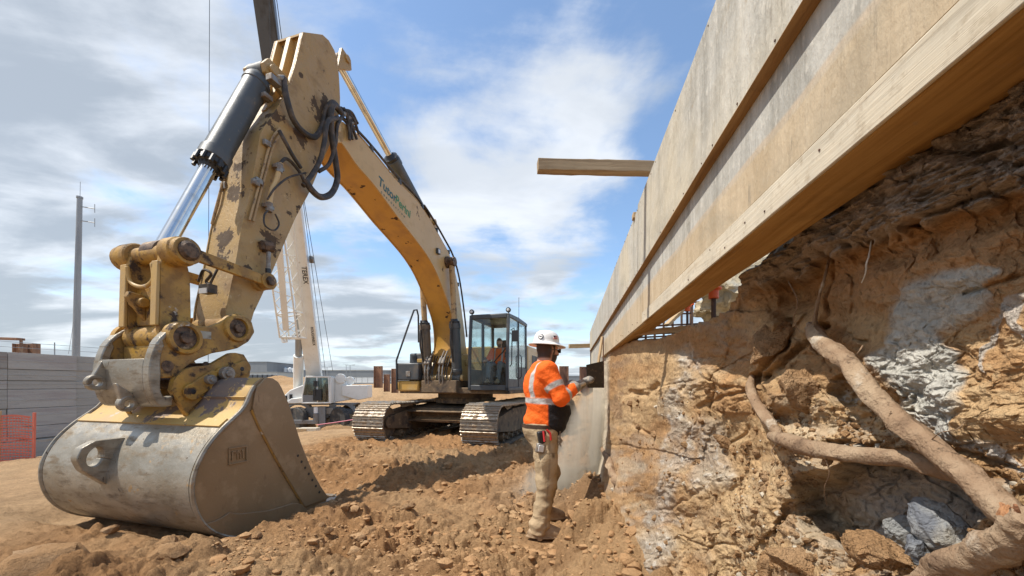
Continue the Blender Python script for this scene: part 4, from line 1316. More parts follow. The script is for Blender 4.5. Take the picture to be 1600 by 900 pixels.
def timber(name, a, b, w, h, label, cat='timber', group='timbers by the shuttering', mat='wood'):
    a, b = Vector(a), Vector(b)
    ax = (b - a).normalized(); side = ax.cross(Vector((0, 0, 1))); side = side.normalized() if side.length > .05 else Vector((1, 0, 0))
    up = side.cross(ax)
    M = Matrix((ax, side, up)).transposed().to_4x4(); M.translation = (a + b) / 2
    L = (b - a).length
    n = 14
    mb = MB()
    rg = random.Random(int(L * 1000))
    V = []
    for i in range(n + 1):
        x = -L / 2 + L * i / n
        for y, z in ((-w / 2, -h / 2), (w / 2, -h / 2), (w / 2, h / 2), (-w / 2, h / 2)):
            V.append((x, y + rg.uniform(-1, 1) * .0012, z + rg.uniform(-1, 1) * .0016))
    F_ = [(3, 2, 1, 0), (n * 4, n * 4 + 1, n * 4 + 2, n * 4 + 3)] + [(i * 4 + j, i * 4 + (j + 1) % 4, i * 4 + 4 + (j + 1) % 4, i * 4 + 4 + j) for i in range(n) for j in range(4)]
    mb.add(V, F_)
    o = mb.build(name, MAT[mat] if mat in MAT else grain_mat('weathered_stake', (.43, .33, .21), (.34, .25, .155), (.20, .135, .08)), bevel=.002, smooth=30)
    o.matrix_basis = M
    return tag(o, label, cat, group)


timber('timber', W(840, 260, 1.62), W(1026, 264, 1.66), .044, .048, 'stake of dusty timber jutting out level from the top of the shuttering', mat='stake')
timber('timber', W(889, 541, 6.2), W(926, 540, 6.3), .04, .065, 'pale short timber jutting from the far end of the shuttering above the scraper')
timber('timber', W(941, 526, 3.74), W(934, 574, 3.72), .030, .014, 'thin brown board leaning against the shuttering above the scraper', mat='wood')
timber('timber', W(994, 521, 2.36), W(1085, 513, 1.75), .05, .030, 'short plank bridging the gap under the shuttering beside the rebar caps', mat='wood')
pole = MB(); pole.cyl(W(942.5, 527, 3.60), W(943.2, 606, 3.56), .006, n=8)
tag(pole.build('thin_stake', MAT['rebar']), 'thin dark upright rod in front of the leaning brown board', 'rod')

# rebar with mushroom caps behind the shuttering, and a glimpse of the cage beyond
def rebar_cap(p, q, Y, rp, label):
    c = W(p, q, Y); r = rp / FPX * Y
    t = thing('capped_rebar', label, 'rebar', c, group='capped rebar ends under the shuttering')
    mb = MB(); mb.cyl((0, 0, -.30), (0, 0, -.2 * r), r * .30, n=8); mb.build('bar', MAT['rebar'], t)
    mb = MB(); mb.rev([(r * .56, -r * 1.15), (r * .62, -r * 1.1), (r * .60, -.1 * r), (r * .95, 0), (r, .12 * r), (r * .9, .32 * r), (r * .5, .48 * r), (0.0001, .52 * r)], (0, 0, 0), (0, 0, 1), 14)
    mb.build('safety_cap', MAT['cap'], t, smooth=40)
rebar_cap(1115, 453, 1.48, 12, 'large orange mushroom cap on a short rebar under the shuttering')
rebar_cap(1074, 479, 1.95, 6.5, 'smaller orange capped rebar left of the large capped one')
rebar_cap(1082, 472, 2.3, 4, 'smallest orange rebar cap just behind the smaller one')


def cage():
    t = thing('rebar_cage', 'tied rebar cage glimpsed in the gap under the shuttering', 'rebar cage', W(1030, 520, 2.9))
    for i in range(7):
        a = W(995 + 14 * i, 470, 3.0 + .05 * i); mb = MB(); mb.cyl((a.x, a.y, CH - .1), (a.x, a.y, CH + 1.0), .009, n=6); mb.build('upright_bar', MAT['rebar'], t, world=True)
    for i in range(4):
        mb = MB(); mb.cyl(W(985, 528 - 17 * i, 3.0), W(1110, 522 - 17 * i, 3.3), .008, n=6); mb.build('level_bar', MAT['rebar'], t, world=True)
cage()
timber('timber', W(1042, 508, 2.55), W(1072, 478, 2.6), .045, .02, 'sloping tan brace seen through the gap under the shuttering')
def lip():
    # heap of dry spoil on top, seen through the gap at the foot of the caps
    P, T = lump_proto(77, 4)
    for i, (p, q, Y, r, lab) in enumerate([(1166, 452, 2.6, .33, 'pale heap of dry rubble behind the large orange cap'), (1112, 488, 3.0, .13, 'low pale rubble behind the smaller orange cap')]):
        Q = P * r * (1 + .25 * fbm(P[:, 0] * 4, P[:, 1] * 4, P[:, 2] * 4 + i, oct=4)[:, None])
        me = np_mesh('rubble_heap', Q, T, [pmat('dry_rubble', (.50, .42, .29), [('*.65', 30, .45, .62, S1), ((.42, .40, .34), 9, .5, .66, S1)], .95, bump=((60, .01),), spec=.1)]); me.set_sharp_from_angle(angle=RAD(30))
        o = link('rubble_heap', me); o.location = W(p, q, Y); tag(o, lab, 'rubble', 'rubble behind the shuttering')
lip()

# ------------------------------------------------------------------ the excavator
# its own frame: x = forward, y = operator's left (the right in the photo), z up; slew centre at the origin
def link_text(name, cu, parent):
    tmp = bpy.data.objects.new('t', cu); COL.objects.link(tmp)
    dg = bpy.context.evaluated_depsgraph_get(); dg.update()
    me = bpy.data.meshes.new_from_object(tmp.evaluated_get(dg))
    bpy.data.objects.remove(tmp)
    return link(name, me, parent)


EX_ZG = -0.075
ex = thing('excavator', 'large yellow tracked excavator reaching its dusty arm and wide bucket towards the camera', 'excavator',
           (C_EX[0], C_EX[1], EX_ZG), math.atan2(F_EX[1], F_EX[0]))


def exl(px, py, s):
    """(forward, height) in the excavator's frame where the sight line of a photo point meets its plane y = s"""
    u, v = (px - 800) / FPX, (HZ - py) / FPX
    # X = Cx + Fx t + Rx s ; Y = Cy + Fy t + Ry s ; X = u Y
    ax, ay = C_EX[0] + R_EX[0] * s, C_EX[1] + R_EX[1] * s
    t = (u * ay - ax) / (F_EX[0] - u * F_EX[1])
    Y = ay + F_EX[1] * t
    return (t, CH + v * Y - EX_ZG)


def E(px, py, s): t, z = exl(px, py, s); return Vector((t, s, z))
def XZ(a, b, c): return (a, c, b)                 # profile (forward, height) carried to y = c
def trace(pts, s): return [exl(a, b, s) for a, b in pts]


SB = -0.24            # the arm's middle plane

# --- undercarriage
def undercarriage():
    LEN, HGT, WID = 5.2, 0.98, 0.86
    r = HGT / 2
    straight = LEN - HGT
    per = 2 * straight + 2 * math.pi * r
    n = 52
    # one grouser plate
    def shoe_mesh():
        mb = MB()
        L = per / n
        mb.bx(-L * .48, L * .48, -WID / 2, WID / 2, -.035, .0)
        for k, hh in ((-.40, .030), (-.02, .024), (.36, .026)):
            V = [(k * L - .018, y, 0) for y in (-WID / 2, WID / 2)] + [(k * L - .006, y, hh) for y in (-WID / 2, WID / 2)] + [(k * L + .010, y, hh) for y in (-WID / 2, WID / 2)] + [(k * L + .020, y, 0) for y in (-WID / 2, WID / 2)]
            mb.add(V, [(0, 1, 3, 2), (2, 3, 5, 4), (4, 5, 7, 6), (0, 2, 4, 6), (1, 7, 5, 3)])
        for y in (-.10, .10): mb.bx(-L * .16, L * .16, y - .035, y + .035, .001, .012)
        return mb.mesh('track_shoe', [MAT['shoe']], 30)
    me = shoe_mesh()
    def at(d):
        d %= per
        if d < straight: return (-straight / 2 + d, HGT, 0.0)
        d -= straight
        if d < math.pi * r:
            a = d / r
            return (straight / 2 + r * math.sin(a), r + r * math.cos(a), -a)
        d -= math.pi * r
        if d < straight: return (straight / 2 - d, 0.0, -math.pi)
        a = (d - straight) / r
        return (-straight / 2 - r * math.sin(a), r - r * math.cos(a), -math.pi - a)
    for s in (1.42, -1.42):
        tr = thing('track', None, None); tr.parent = ex; WM[tr] = WM[ex]
        for k in range(n):
            x, z, a = at((k + .3) * per / n)
            sag = -0.02 * math.sin(math.pi * (x + straight / 2) / straight) if z > HGT - .01 else 0
            M = Matrix.Translation((x, s, z + sag)) @ Matrix.Rotation(-a, 4, 'Y')
            shared('track_shoe', me, tr, M)
        mb = MB()
        mb.strip([(-1.95, .78), (-1.2, .82), (1.5, .82), (2.05, .66)], [(-1.95, .26), (-1.2, .20), (1.5, .20), (2.05, .34)], XZ, s - .27, s + .27)
        mb.build('track_frame', MAT['under'], tr, bevel=.015)
        mb = MB()
        for q in (-.16, .16): mb.cyl((2.11, s + q - .05, .49), (2.11, s + q + .05, .49), .40, n=28)
        mb.cyl((2.11, s - .28, .49), (2.11, s + .28, .49), .14, n=18)
        mb.build('idler', MAT['under'], tr, bevel=.01, each=True)
        mb = MB()
        mb.cyl((-2.11, s - .06, .49), (-2.11, s + .06, .49), .42, n=24); mb.cyl((-2.11, s - .36, .49), (-2.11, s + .30, .49), .27, n=20)
        mb.build('sprocket', MAT['under'], tr, bevel=.01)
        for k in range(8):
            x = -1.55 + k * .44
            mb = MB(); mb.cyl((x, s - .25, .16), (x, s + .25, .16), .105, n=14); mb.cyl((x, s - .34, .16), (x, s + .34, .16), .045, n=10)
            mb.build('roller', MAT['under'], tr)
        mb = MB()
        for x in (-.7, .8): mb.cyl((x, s - .2, .84), (x, s + .2, .84), .09, n=12)
        mb.build('carrier_roller', MAT['under'], tr, each=True)
        # soil caked on top of the chain
        xs, ys = np.linspace(-1.9, 1.75, 60), np.linspace(-.40, .40, 16)
        gx, gy = np.meshgrid(xs, ys, indexing='ij')
        gz = HGT + .014 + .035 * np.maximum(fbm(gx * 2.2 + s, gy * 3, oct=4) + .15, -.4) - .10 * sstep(.30, .42, np.abs(gy)) - .06 * sstep(1.3, 1.75, gx)
        o = link('caked_soil', np_mesh('caked_soil', np.stack([gx, gy + s, gz], -1).reshape(-1, 3), grid_faces(60, 16)[:, ::-1], [MAT['soil_pad']]), tr)
    mb = MB()
    mb.strip([(-1.0, .86), (0, .93), (1.05, .80)], [(-1.0, .50), (0, .46), (1.05, .52)], XZ, -1.16, 1.16)
    mb.bx(.80, 1.25, -1.2, 1.2, .44, .50); mb.bx(.95, 1.32, -1.15, 1.15, .70, .745)
    mb.bx(-1.35, -.9, -1.1, 1.1, .5, .8)
    mb.build('car_body', MAT['under'], ex, bevel=.02)
    xs, ys = np.linspace(.55, 1.28, 20), np.linspace(-1.0, 1.0, 44)
    gx, gy = np.meshgrid(xs, ys, indexing='ij')
    gz = .50 + .30 * sstep(1.3, .7, gx) * (.7 + .5 * fbm(gx * 2, gy * 2, oct=4))
    link('caked_soil', np_mesh('caked_soil', np.stack([gx, gy, gz], -1).reshape(-1, 3), grid_faces(20, 44)[:, ::-1], [MAT['soil_pad']]), ex)
    mb = MB()
    mb.cyl((0, 0, .92), (0, 0, 1.06), .86, n=48); mb.cyl((0, 0, 1.06), (0, 0, 1.2), .80, n=48)
    for k in range(40):
        a = k / 40 * 6.283
        mb.box((.86 * math.cos(a), .86 * math.sin(a), 1.03), (.05, .05, .05), Matrix.Rotation(a, 3, 'Z'))
    mb.build('slew_ring', MAT['under'], ex, bevel=.006)


undercarriage()


# --- upper structure
def upper():
    mb = MB()
    mb.bx(-3.0, 1.18, -1.46, 1.70, 1.20, 1.36)
    mb.bx(.4, 1.30, -.72, .30, 1.22, 1.55)
    mb.build('platform', MAT['under'], ex, bevel=.02, each=True)
    # boom foot brackets
    mb = MB()
    for y in (SB - .40, SB + .40):
        mb.prism([(-.35, 1.36), (1.05, 1.36), (1.08, 1.72), (.62, 2.28), (.30, 2.30), (-.35, 1.85)], XZ, y - .035, y + .035)
    mb.cyl((.42, SB - .48, 2.05), (.42, SB + .48, 2.05), .10, n=18)
    mb.cyl((1.02, SB - .62, 1.62), (1.02, SB + .62, 1.62), .085, n=16)
    mb.build('boom_bracket', MAT['cat_boom'], ex, bevel=.01)
    # hydraulic jumble between the brackets
    mb = MB()
    rg = random.Random(3)
    mb.bx(.55, .95, SB - .30, SB + .26, 1.38, 1.62)
    for k in range(9):
        y = SB - .32 + k * .08
        mb.tube([(1.10, y, 1.40), (1.26 + .05 * rg.random(), y + .02, 1.55), (1.16, y + rg.uniform(-.05, .05), 1.86), (.98, y, 2.22)], .015, 7, smoothn=14)
    mb.build('valve_hose', MAT['hose'], ex, each=True)
    mb = MB()
    for k, y in enumerate((SB - .36, SB - .27, SB + .06, SB + .15)):
        mb.tube([(1.28, y, 1.44), (1.33, y, 1.75), (1.24, y, 2.08), (1.06, y + .02, 2.34)], .020, 8, smoothn=16)
        mb.cyl((1.325, y, 1.98), (1.20, y, 2.14), .042, n=8)
    mb.build('feed_pipe', MAT['steel'], ex, each=True)
    # engine house and counterweight behind
    mb = MB()
    mb.strip([(-3.55, 2.55), (-3.0, 2.62), (-.75, 2.62)], [(-3.55, 1.36), (-3.0, 1.36), (-.75, 1.36)], XZ, -1.42, .5)
    mb.build('engine_house', MAT['cat_boom'], ex, bevel=.04)
    mb = MB()
    mb.strip([(-3.2, 2.62), (-.72, 2.62)], [(-3.2, 1.36), (-.72, 1.36)], XZ, .52, 1.70)
    mb.build('side_house', MAT['cat_boom'], ex, bevel=.05)
    mb = MB()
    for k in range(7): mb.bx(-2.7 + .22 * k, -2.56 + .22 * k, 1.701, 1.715, 1.75, 2.35)
    mb.build('louvre', MAT['dark'], ex, each=True)
    mb = MB()
    mb.strip([(-4.1, 2.35), (-3.85, 2.60), (-3.22, 2.60)], [(-4.1, 1.45), (-3.85, 1.15), (-3.22, 1.15)], XZ, -1.5, 1.72)
    mb.build('counterweight', MAT['dark'], ex, bevel=.08)
    # right-hand side of the machine (left in the photo): storage box, step, tank, rails, exhaust
    mb = MB()
    mb.bx(.84, 1.30, -1.50, -.80, 1.56, 2.02)
    mb.build('storage_box', MAT['dark'], ex, bevel=.03)
    mb = MB(); mb.bx(.1, 1.26, -1.48, -.83, 1.26, 1.545); mb.build('box_base', MAT['cat'], ex, bevel=.04)
    mb = MB(); mb.bx(1.301, 1.318, -1.18, -1.05, 1.66, 1.80); mb.build('box_latch', MAT['steel'], ex, bevel=.004)
    mb = MB(); mb.strip([(-.72, 2.36), (.78, 2.33)], [(-.72, 1.37), (.82, 1.37)], XZ, -1.40, -.82); mb.build('fuel_tank', MAT['dark'], ex, bevel=.04)
    mb = MB(); mb.bx(.80, .815, -1.28, -1.16, 2.14, 2.24); mb.build('tank_cap', MAT['plain_black'], ex)
    mb = MB(); mb.bx(.80, .84, -1.12, -.84, 2.06, 2.16); mb.build('tank_step', MAT['cat'], ex, bevel=.01)
    mb = MB()
    mb.tube([(1.30, -1.46, 1.30), (1.30, -1.48, 2.1), (.75, -1.46, 3.1), (.45, -1.45, 3.62), (.30, -1.44, 3.66), (.22, -1.44, 3.5), (.2, -1.44, 2.7)], .026, 8)
    mb.tube([(.2, -.85, 2.7), (.2, -.85, 3.3)], .024, 8)
    mb.tube([(.05, -.62, 2.0), (.05, -.62, 3.62), (-.1, -.62, 3.66), (-.9, -.62, 3.4), (-.9, -.62, 2.6)], .024, 8)
    mb.build('handrail', MAT['plain_black'], ex, each=True)
    mb = MB(); mb.cyl((-1.3, -.95, 2.6), (-1.3, -.95, 3.15), .10, n=14); mb.cyl((-1.3, -.95, 3.15), (-1.35, -.95, 3.35), .075, n=12); mb.build('exhaust', MAT['plain_black'], ex)
    mb = MB(); mb.cyl((-.5, -1.0, 2.36), (-.5, -1.0, 3.05), .12, n=14); mb.rev([(.12, 0), (.15, .02), (.15, .1), (.06, .16)], (-.5, -1.0, 3.05), (0, 0, 1), 14); mb.build('air_precleaner', MAT['plain_black'], ex)


upper()


# --- cab
def cab():
    y0, y1, x0, x1, z0, z1 = .62, 1.71, -.62, 1.30, 1.29, 3.24
    root_ = thing('cab', None, None); root_.parent = ex; WM[root_] = WM[ex]
    f = MB()
    w = .075
    # profile of the sides: front leans back slightly towards the top, roof edge rounded
    fx = lambda z: x1 - .10 * max(0, (z - 2.2) / 1.04)
    for y in (y0 + w / 2, y1 - w / 2):
        f.bar((fx(z0) - w / 2, y, z0), (fx(2.2) - w / 2, y, 2.2), w, w, (0, 1, 0)); f.bar((fx(2.2) - w / 2, y, 2.2), (fx(z1) - w / 2, y, z1 - .05), w, w, (0, 1, 0))
        f.bar((x0 + w / 2, y, z0), (x0 + w / 2 + .06, y, z1 - .05), w, w, (0, 1, 0))
        f.bar((.30, y, z0), (.30, y, z1 - .05), w, w * .7, (0, 1, 0))
        f.bar((x0, y, z0 + .04), (x1, y, z0 + .04), w, .09, (0, 1, 0))
        f.bar((x0, y, z1 - .05), (fx(z1), y, z1 - .05), w, .09, (0, 1, 0))
    for x, z in ((x1 - .03, z0 + .07), (fx(z1) - .03, z1 - .06), (x0 + .04, z0 + .05), (x0 + .09, z1 - .05)):
        f.bar((x, y0 + w, z), (x, y1 - w, z), .07, .13 if z < 2 and x > 0 else .10, (1, 0, 0))
    f.build('cab_frame', MAT['dark'], root_, bevel=.014)
    r = MB(); r.strip([(x0 + .02, z1 + .02), (.2, z1 + .05), (fx(z1) - .02, z1 + .01)], [(x0 + .02, z1 - .02), (.2, z1 - .02), (fx(z1) - .02, z1 - .03)], XZ, y0 + .02, y1 - .02); r.build('roof', MAT['dark'], root_, bevel=.02)
    fl = MB(); fl.bx(x0 + .05, x1 - .06, y0 + .05, y1 - .05, z0 + .02, z0 + .09); fl.build('cab_floor', MAT['seat'], root_)
    bk = MB(); bk.bx(x0 + .05, x0 + .09, y0 + .075, y1 - .075, z0 + .1, z0 + 1.0); bk.build('rear_panel', MAT['dark'], root_)
    sd_ = MB(); sd_.bx(x0 + .08, .26, y1 - .035, y1 - .015, z0 + .09, z0 + .62); sd_.bx(.34, x1 - .09, y1 - .035, y1 - .015, z0 + .09, z0 + .28); sd_.bx(x0 + .08, x1 - .1, y0 + .015, y0 + .035, z0 + .09, z0 + .55); sd_.build('side_panel', MAT['dark'], root_, each=True)
    def pane(name, V):
        mb = MB(); mb.add(V, [(0, 1, 2, 3)])
        o = mb.build(name, MAT['glass'], root_, smooth=0)
        so_ = o.modifiers.new('thick', 'SOLIDIFY'); so_.thickness = .006
    za = z0 + .70
    pane('windscreen', [(fx(za) - .03, y0 + w, za + .02), (fx(za) - .03, y1 - w, za + .02), (fx(z1) - .03, y1 - w, z1 - .1), (fx(z1) - .03, y0 + w, z1 - .1)])
    pane('lower_pane', [(x1 - .028, y0 + w, z0 + .13), (x1 - .028, y1 - w, z0 + .13), (fx(za) - .028, y1 - w, za - .0), (fx(za) - .028, y0 + w, za - .0)])
    for y in (y0 + .025, y1 - .025):
        pane('side_pane', [(.34, y, z0 + (.29 if y > 1 else .56)), (x1 - .09, y, z0 + (.29 if y > 1 else .56)), (fx(z1) - .08, y, z1 - .1), (.34, y, z1 - .1)])
        pane('side_pane', [(x0 + .1, y, z0 + .63), (.26, y, z0 + .63), (.26, y, z1 - .1), (x0 + .13, y, z1 - .1)])
    pane('rear_pane', [(x0 + .07, y0 + w, z0 + 1.0), (x0 + .07, y1 - w, z0 + 1.0), (x0 + .1, y1 - w, z1 - .1), (x0 + .1, y0 + w, z1 - .1)])
    # wiper, handles, hinges
    mb = MB(); mb.tube([(x1 + .015, y0 + .42, z0 + .20), (x1 + .02, y0 + .62, z0 + .14), (x1 + .02, y0 + .72, z0 + .20)], .012, 6); mb.build('wiper', MAT['plain_black'], root_)
    mb = MB(); mb.tube([(.24, y1 + .0, 1.6), (.24, y1 + .05, 1.66), (.24, y1 + .05, 2.2), (.24, y1, 2.26)], .014, 6); mb.tube([(x1 - .12, y1, 1.9), (x1 - .12, y1 + .05, 1.95), (x1 - .16, y1 + .05, 2.7), (x1 - .16, y1, 2.75)], .014, 6); mb.build('grab_rail', MAT['plain_black'], root_, each=True)
    for y in (y0 + .03, y1 - .06):
        mb = MB(); mb.cyl((x1 - .22, y, z1 - .02), (x1 - .22, y, z1 + .08), .016, n=8); mb.rev([(.03, -.05), (.062, -.01), (.066, .04), (.055, .055)], (x1 - .22, y, z1 + .10), (1, 0, 0), 14); mb.mi = 1; mb.rev([(.05, 0), (.0001, .012)], (x1 - .22 + .052, y, z1 + .10), (1, 0, 0), 14)
        mb.build('work_lamp', [MAT['plain_black'], MAT['lamp_lens']], root_)
    mb = MB(); mb.cyl((-.4, y1 - .2, z1), (-.4, y1 - .2, z1 + .75), .007, n=6); mb.build('aerial', MAT['plain_black'], root_)
    mb = MB(); mb.tube([(x1 - .2, y1, 2.82), (x1 - .1, y1 + .12, 2.86), (x1 - .1, y1 + .14, 2.7)], .012, 6); mb.box((x1 - .10, y1 + .15, 2.66), (.05, .17, .28)); mb.build('mirror', MAT['plain_black'], root_, bevel=.01)
    # seat, arm consoles, pedals
    ys = y0 + .50
    mb = MB(); mb.bx(.0, .52, ys - .25, ys + .25, z0 + .46, z0 + .60); mb.bx(-.12, .02, ys - .25, ys + .25, z0 + .56, z0 + 1.16); mb.bx(-.12, -.02, ys - .14, ys + .14, z0 + 1.18, z0 + 1.42); mb.bx(.1, .42, ys - .2, ys + .2, z0 + .09, z0 + .46)
    mb.build('seat', MAT['seat'], root_, bevel=.03)
    for q in (-.36, .36):
        mb = MB(); mb.bx(-.1, .42, ys + q - .08, ys + q + .08, z0 + .12, z0 + .66); mb.cyl((.36, ys + q, z0 + .66), (.40, ys + q, z0 + .84), .022, n=8); mb.sph((.40, ys + q, z0 + .87), (.03, .03, .05)); mb.build('control_console', MAT['dark'], root_, bevel=.015)
    mb = MB()
    for q in (-.12, .12): mb.bar((.72, ys + q, z0 + .1), (.86, ys + q, z0 + .34), .09, .02, (0, 1, 0)); mb.cyl((.70, ys + q, z0 + .1), (.66, ys + q, z0 + .52), .014, n=6)
    mb.build('pedal', MAT['plain_black'], root_, each=True)
    mb = MB(); mb.bx(.75, .80, y1 - .26, y1 - .09, z0 + .86, z0 + 1.02); mb.cyl((.78, y1 - .16, z0 + .25), (.78, y1 - .16, z0 + .9), .014, n=6); mb.build('monitor', MAT['plain_black'], root_)


cab()


# --- boom
BU = [(536, 190), (560, 212), (587, 243), (616, 278), (651, 313), (671, 342), (692, 379), (704, 402), (713, 433), (719, 468), (724, 505), (728, 540), (731, 566)]
BL = [(524, 210), (540, 231), (558, 258), (581, 284), (600, 309), (624, 342), (647, 371), (667, 398), (682, 425), (694, 455), (702, 478), (709, 505), (711, 540), (707, 566)]
YB0, YB1 = SB - .34, SB + .30


def boom():
    U, L = trace(BU, YB1), trace(BL, YB1)
    n = 40
    U, L = resample(spline(U, 60), n), resample(spline(L, 60), n)
    b = thing('boom', None, None); b.parent = ex; WM[b] = WM[ex]
    mb = MB(); mb.strip(U, L, XZ, YB1 - .022, YB1); mb.strip(U, L, XZ, YB0, YB0 + .022); mb.build('side_plate', MAT['cat_boom'], b, bevel=.004, each=True)
    ins = .022
    D = (U - L) / np.linalg.norm(U - L, axis=1)[:, None]
    mb = MB()
    Lo = L + D * ins
    mb.strip(Lo + D * .02, Lo, XZ, YB0 + .023, YB1 - .023, n)
    mb.build('bottom_plate', MAT['cat_under'], b)
    mb = MB()
    Uo = U - D * ins
    mb.strip(Uo, Uo - D * .02, XZ, YB0 + .023, YB1 - .023, n)
    mb.build('top_plate', MAT['cat_boom'], b)
    # weld bead along the lower edge, lifting lug, boss of the boom cylinders
    mb = MB(); mb.tube([(p[0], YB1 - .026, p[1]) for p in (Lo - D * .006)], .010, 5); mb.build('weld_bead', MAT['cat_under'], b)
    c = E(698, 410, YB1)
    mb = MB(); mb.cyl((c.x, YB0 - .22, c.z), (c.x, YB1 + .22, c.z), .085, n=18); mb.cyl((c.x, YB1, c.z), (c.x, YB1 + .06, c.z), .15, n=22); mb.cyl((c.x, YB0 - .06, c.z), (c.x, YB0, c.z), .15, n=22); mb.build('cylinder_boss', MAT['pin'], b, bevel=.006)
    # work lamp on the side
    q = E(683, 393, YB1)
    a, u, w = frame((0, 1, 0))
    mb = MB(); mb.box((q.x, YB1 + .03, q.z), (.13, .06, .13)); mb.mi = 1; mb.box((q.x, YB1 + .062, q.z), (.09, .006, .09)); mb.build('boom_lamp', [MAT['dark'], MAT['lamp_lens']], b, bevel=.01)
    # pipes and hoses along the top
    T = U + D * .05
    mb = MB()
    for k, (y, lift) in enumerate(((YB1 - .06, .03), (YB1 - .13, .05), (YB0 + .08, .03), (YB0 + .16, .05))):
        P = T + D * lift
        mb.tube([(p[0], y, p[1]) for p in P[2:-5]], .021, 7)
    mb.build('top_pipe', MAT['pipe'], b, each=True)
    mb = MB()
    for k, (i0, i1, y) in enumerate(((0, 17, YB1 - .04), (14, 36, YB1 + .01))):
        P = T[i0:i1] + D[i0:i1] * (.06 + .05 * np.sin(np.linspace(0, math.pi, i1 - i0)))[:, None]
        mb.tube([(p[0], y, p[1]) for p in P], .024, 7)
    mb.build('top_hose', MAT['hose'], b, each=True)
    mb = MB()
    for i in (4, 9, 14, 18, 22, 27):
        p = U[i] + D[i] * .05
        mb.box((p[0], (YB0 + YB1) / 2 + .02, p[1]), (.06, .62, .10))
    mb.build('pipe_clamp', MAT['dark'], b, bevel=.006, each=True)
    # tip fork on the stick pivot
    pv = E(523, 196, YB1)
    mb = MB()
    for y in (YB1 - .05, YB0 + .05): mb.cyl((pv.x, y - .05, pv.z), (pv.x, y + .05, pv.z), .24, n=28)
    mb.cyl((pv.x, YB0 - .05, pv.z), (pv.x, YB1 + .05, pv.z), .10, n=18)
    mb.build('stick_pivot', MAT['cat_boom'], b, bevel=.01, each=True)
    # bracket of the stick cylinder on the boom's back
    i = 17
    p0, p1 = U[i - 2], U[i + 3]
    top = (U[i] + D[i] * .34)
    mb = MB()
    for y in (SB - .16, SB + .16): mb.prism([tuple(p0), tuple(p1), tuple(top + (p1 - p0) * .2), tuple(top - (p1 - p0) * .2)], XZ, y - .02, y + .02)
    mb.cyl((top[0], SB - .24, top[1] - .06), (top[0], SB + .24, top[1] - .06), .07, n=14)
    mb.build('cylinder_bracket', MAT['cat_boom'], b, bevel=.006)
    # lettering painted on the side
    a0, a1 = E(590.5, 287, YB1), E(642.5, 343, YB1)
    def text(body, p0, p1, size, mat, name, gap=1.0):
        cu = bpy.data.curves.new(name, 'FONT'); cu.body = body; cu.size = size; cu.extrude = .0006; cu.space_character = gap; cu.offset = .022 * size
        cu.materials.append(MAT[mat])
        o = link_text(name, cu, b)
        d = (p1 - p0); ang = math.atan2(d.z, d.x)
        X = Vector((math.cos(ang), 0, math.sin(ang))); Yv = Vector((0, 1, 0)).cross(X)
        Z = Vector((0, 1, 0))
        M = Matrix((X, Z.cross(X), Z)).transposed().to_4x4(); M.translation = p0 + Vector((0, .003, 0))
        o.matrix_basis = M
        return o
    d = (a1 - a0).normalized()
    L_ = (a1 - a0).length
    size = L_ / 4.75
    text('Tutor', a0, a1, size, 'teal_ink', 'lettering')
    text('Perini', a0 + d * (L_ * .475), a1, size, 'green_ink', 'lettering')
    dn = Vector((0, 1, 0)).cross(d); dn = -dn if dn.z > 0 else dn
    text('CORPORATION', a0 + d * L_ * .09 + dn * size * .45, a1 + dn * size * .45, size * .22, 'teal_ink', 'lettering', 2.6)
    return U, L, D, T


BOOM = boom()


# --- stick
SR = [(474, 50), (462, 100), (450, 137), (432, 172), (408, 206), (398, 260), (389, 311), (379, 347), (367, 418), (354, 480), (352, 518)]
SL = [(504, 54), (517, 66), (527, 88), (530, 120), (532, 160), (527, 200), (510, 238), (484, 300), (462, 340), (438, 395), (414, 452), (396, 490), (388, 520)]
YS0, YS1 = SB - .27, SB + .27


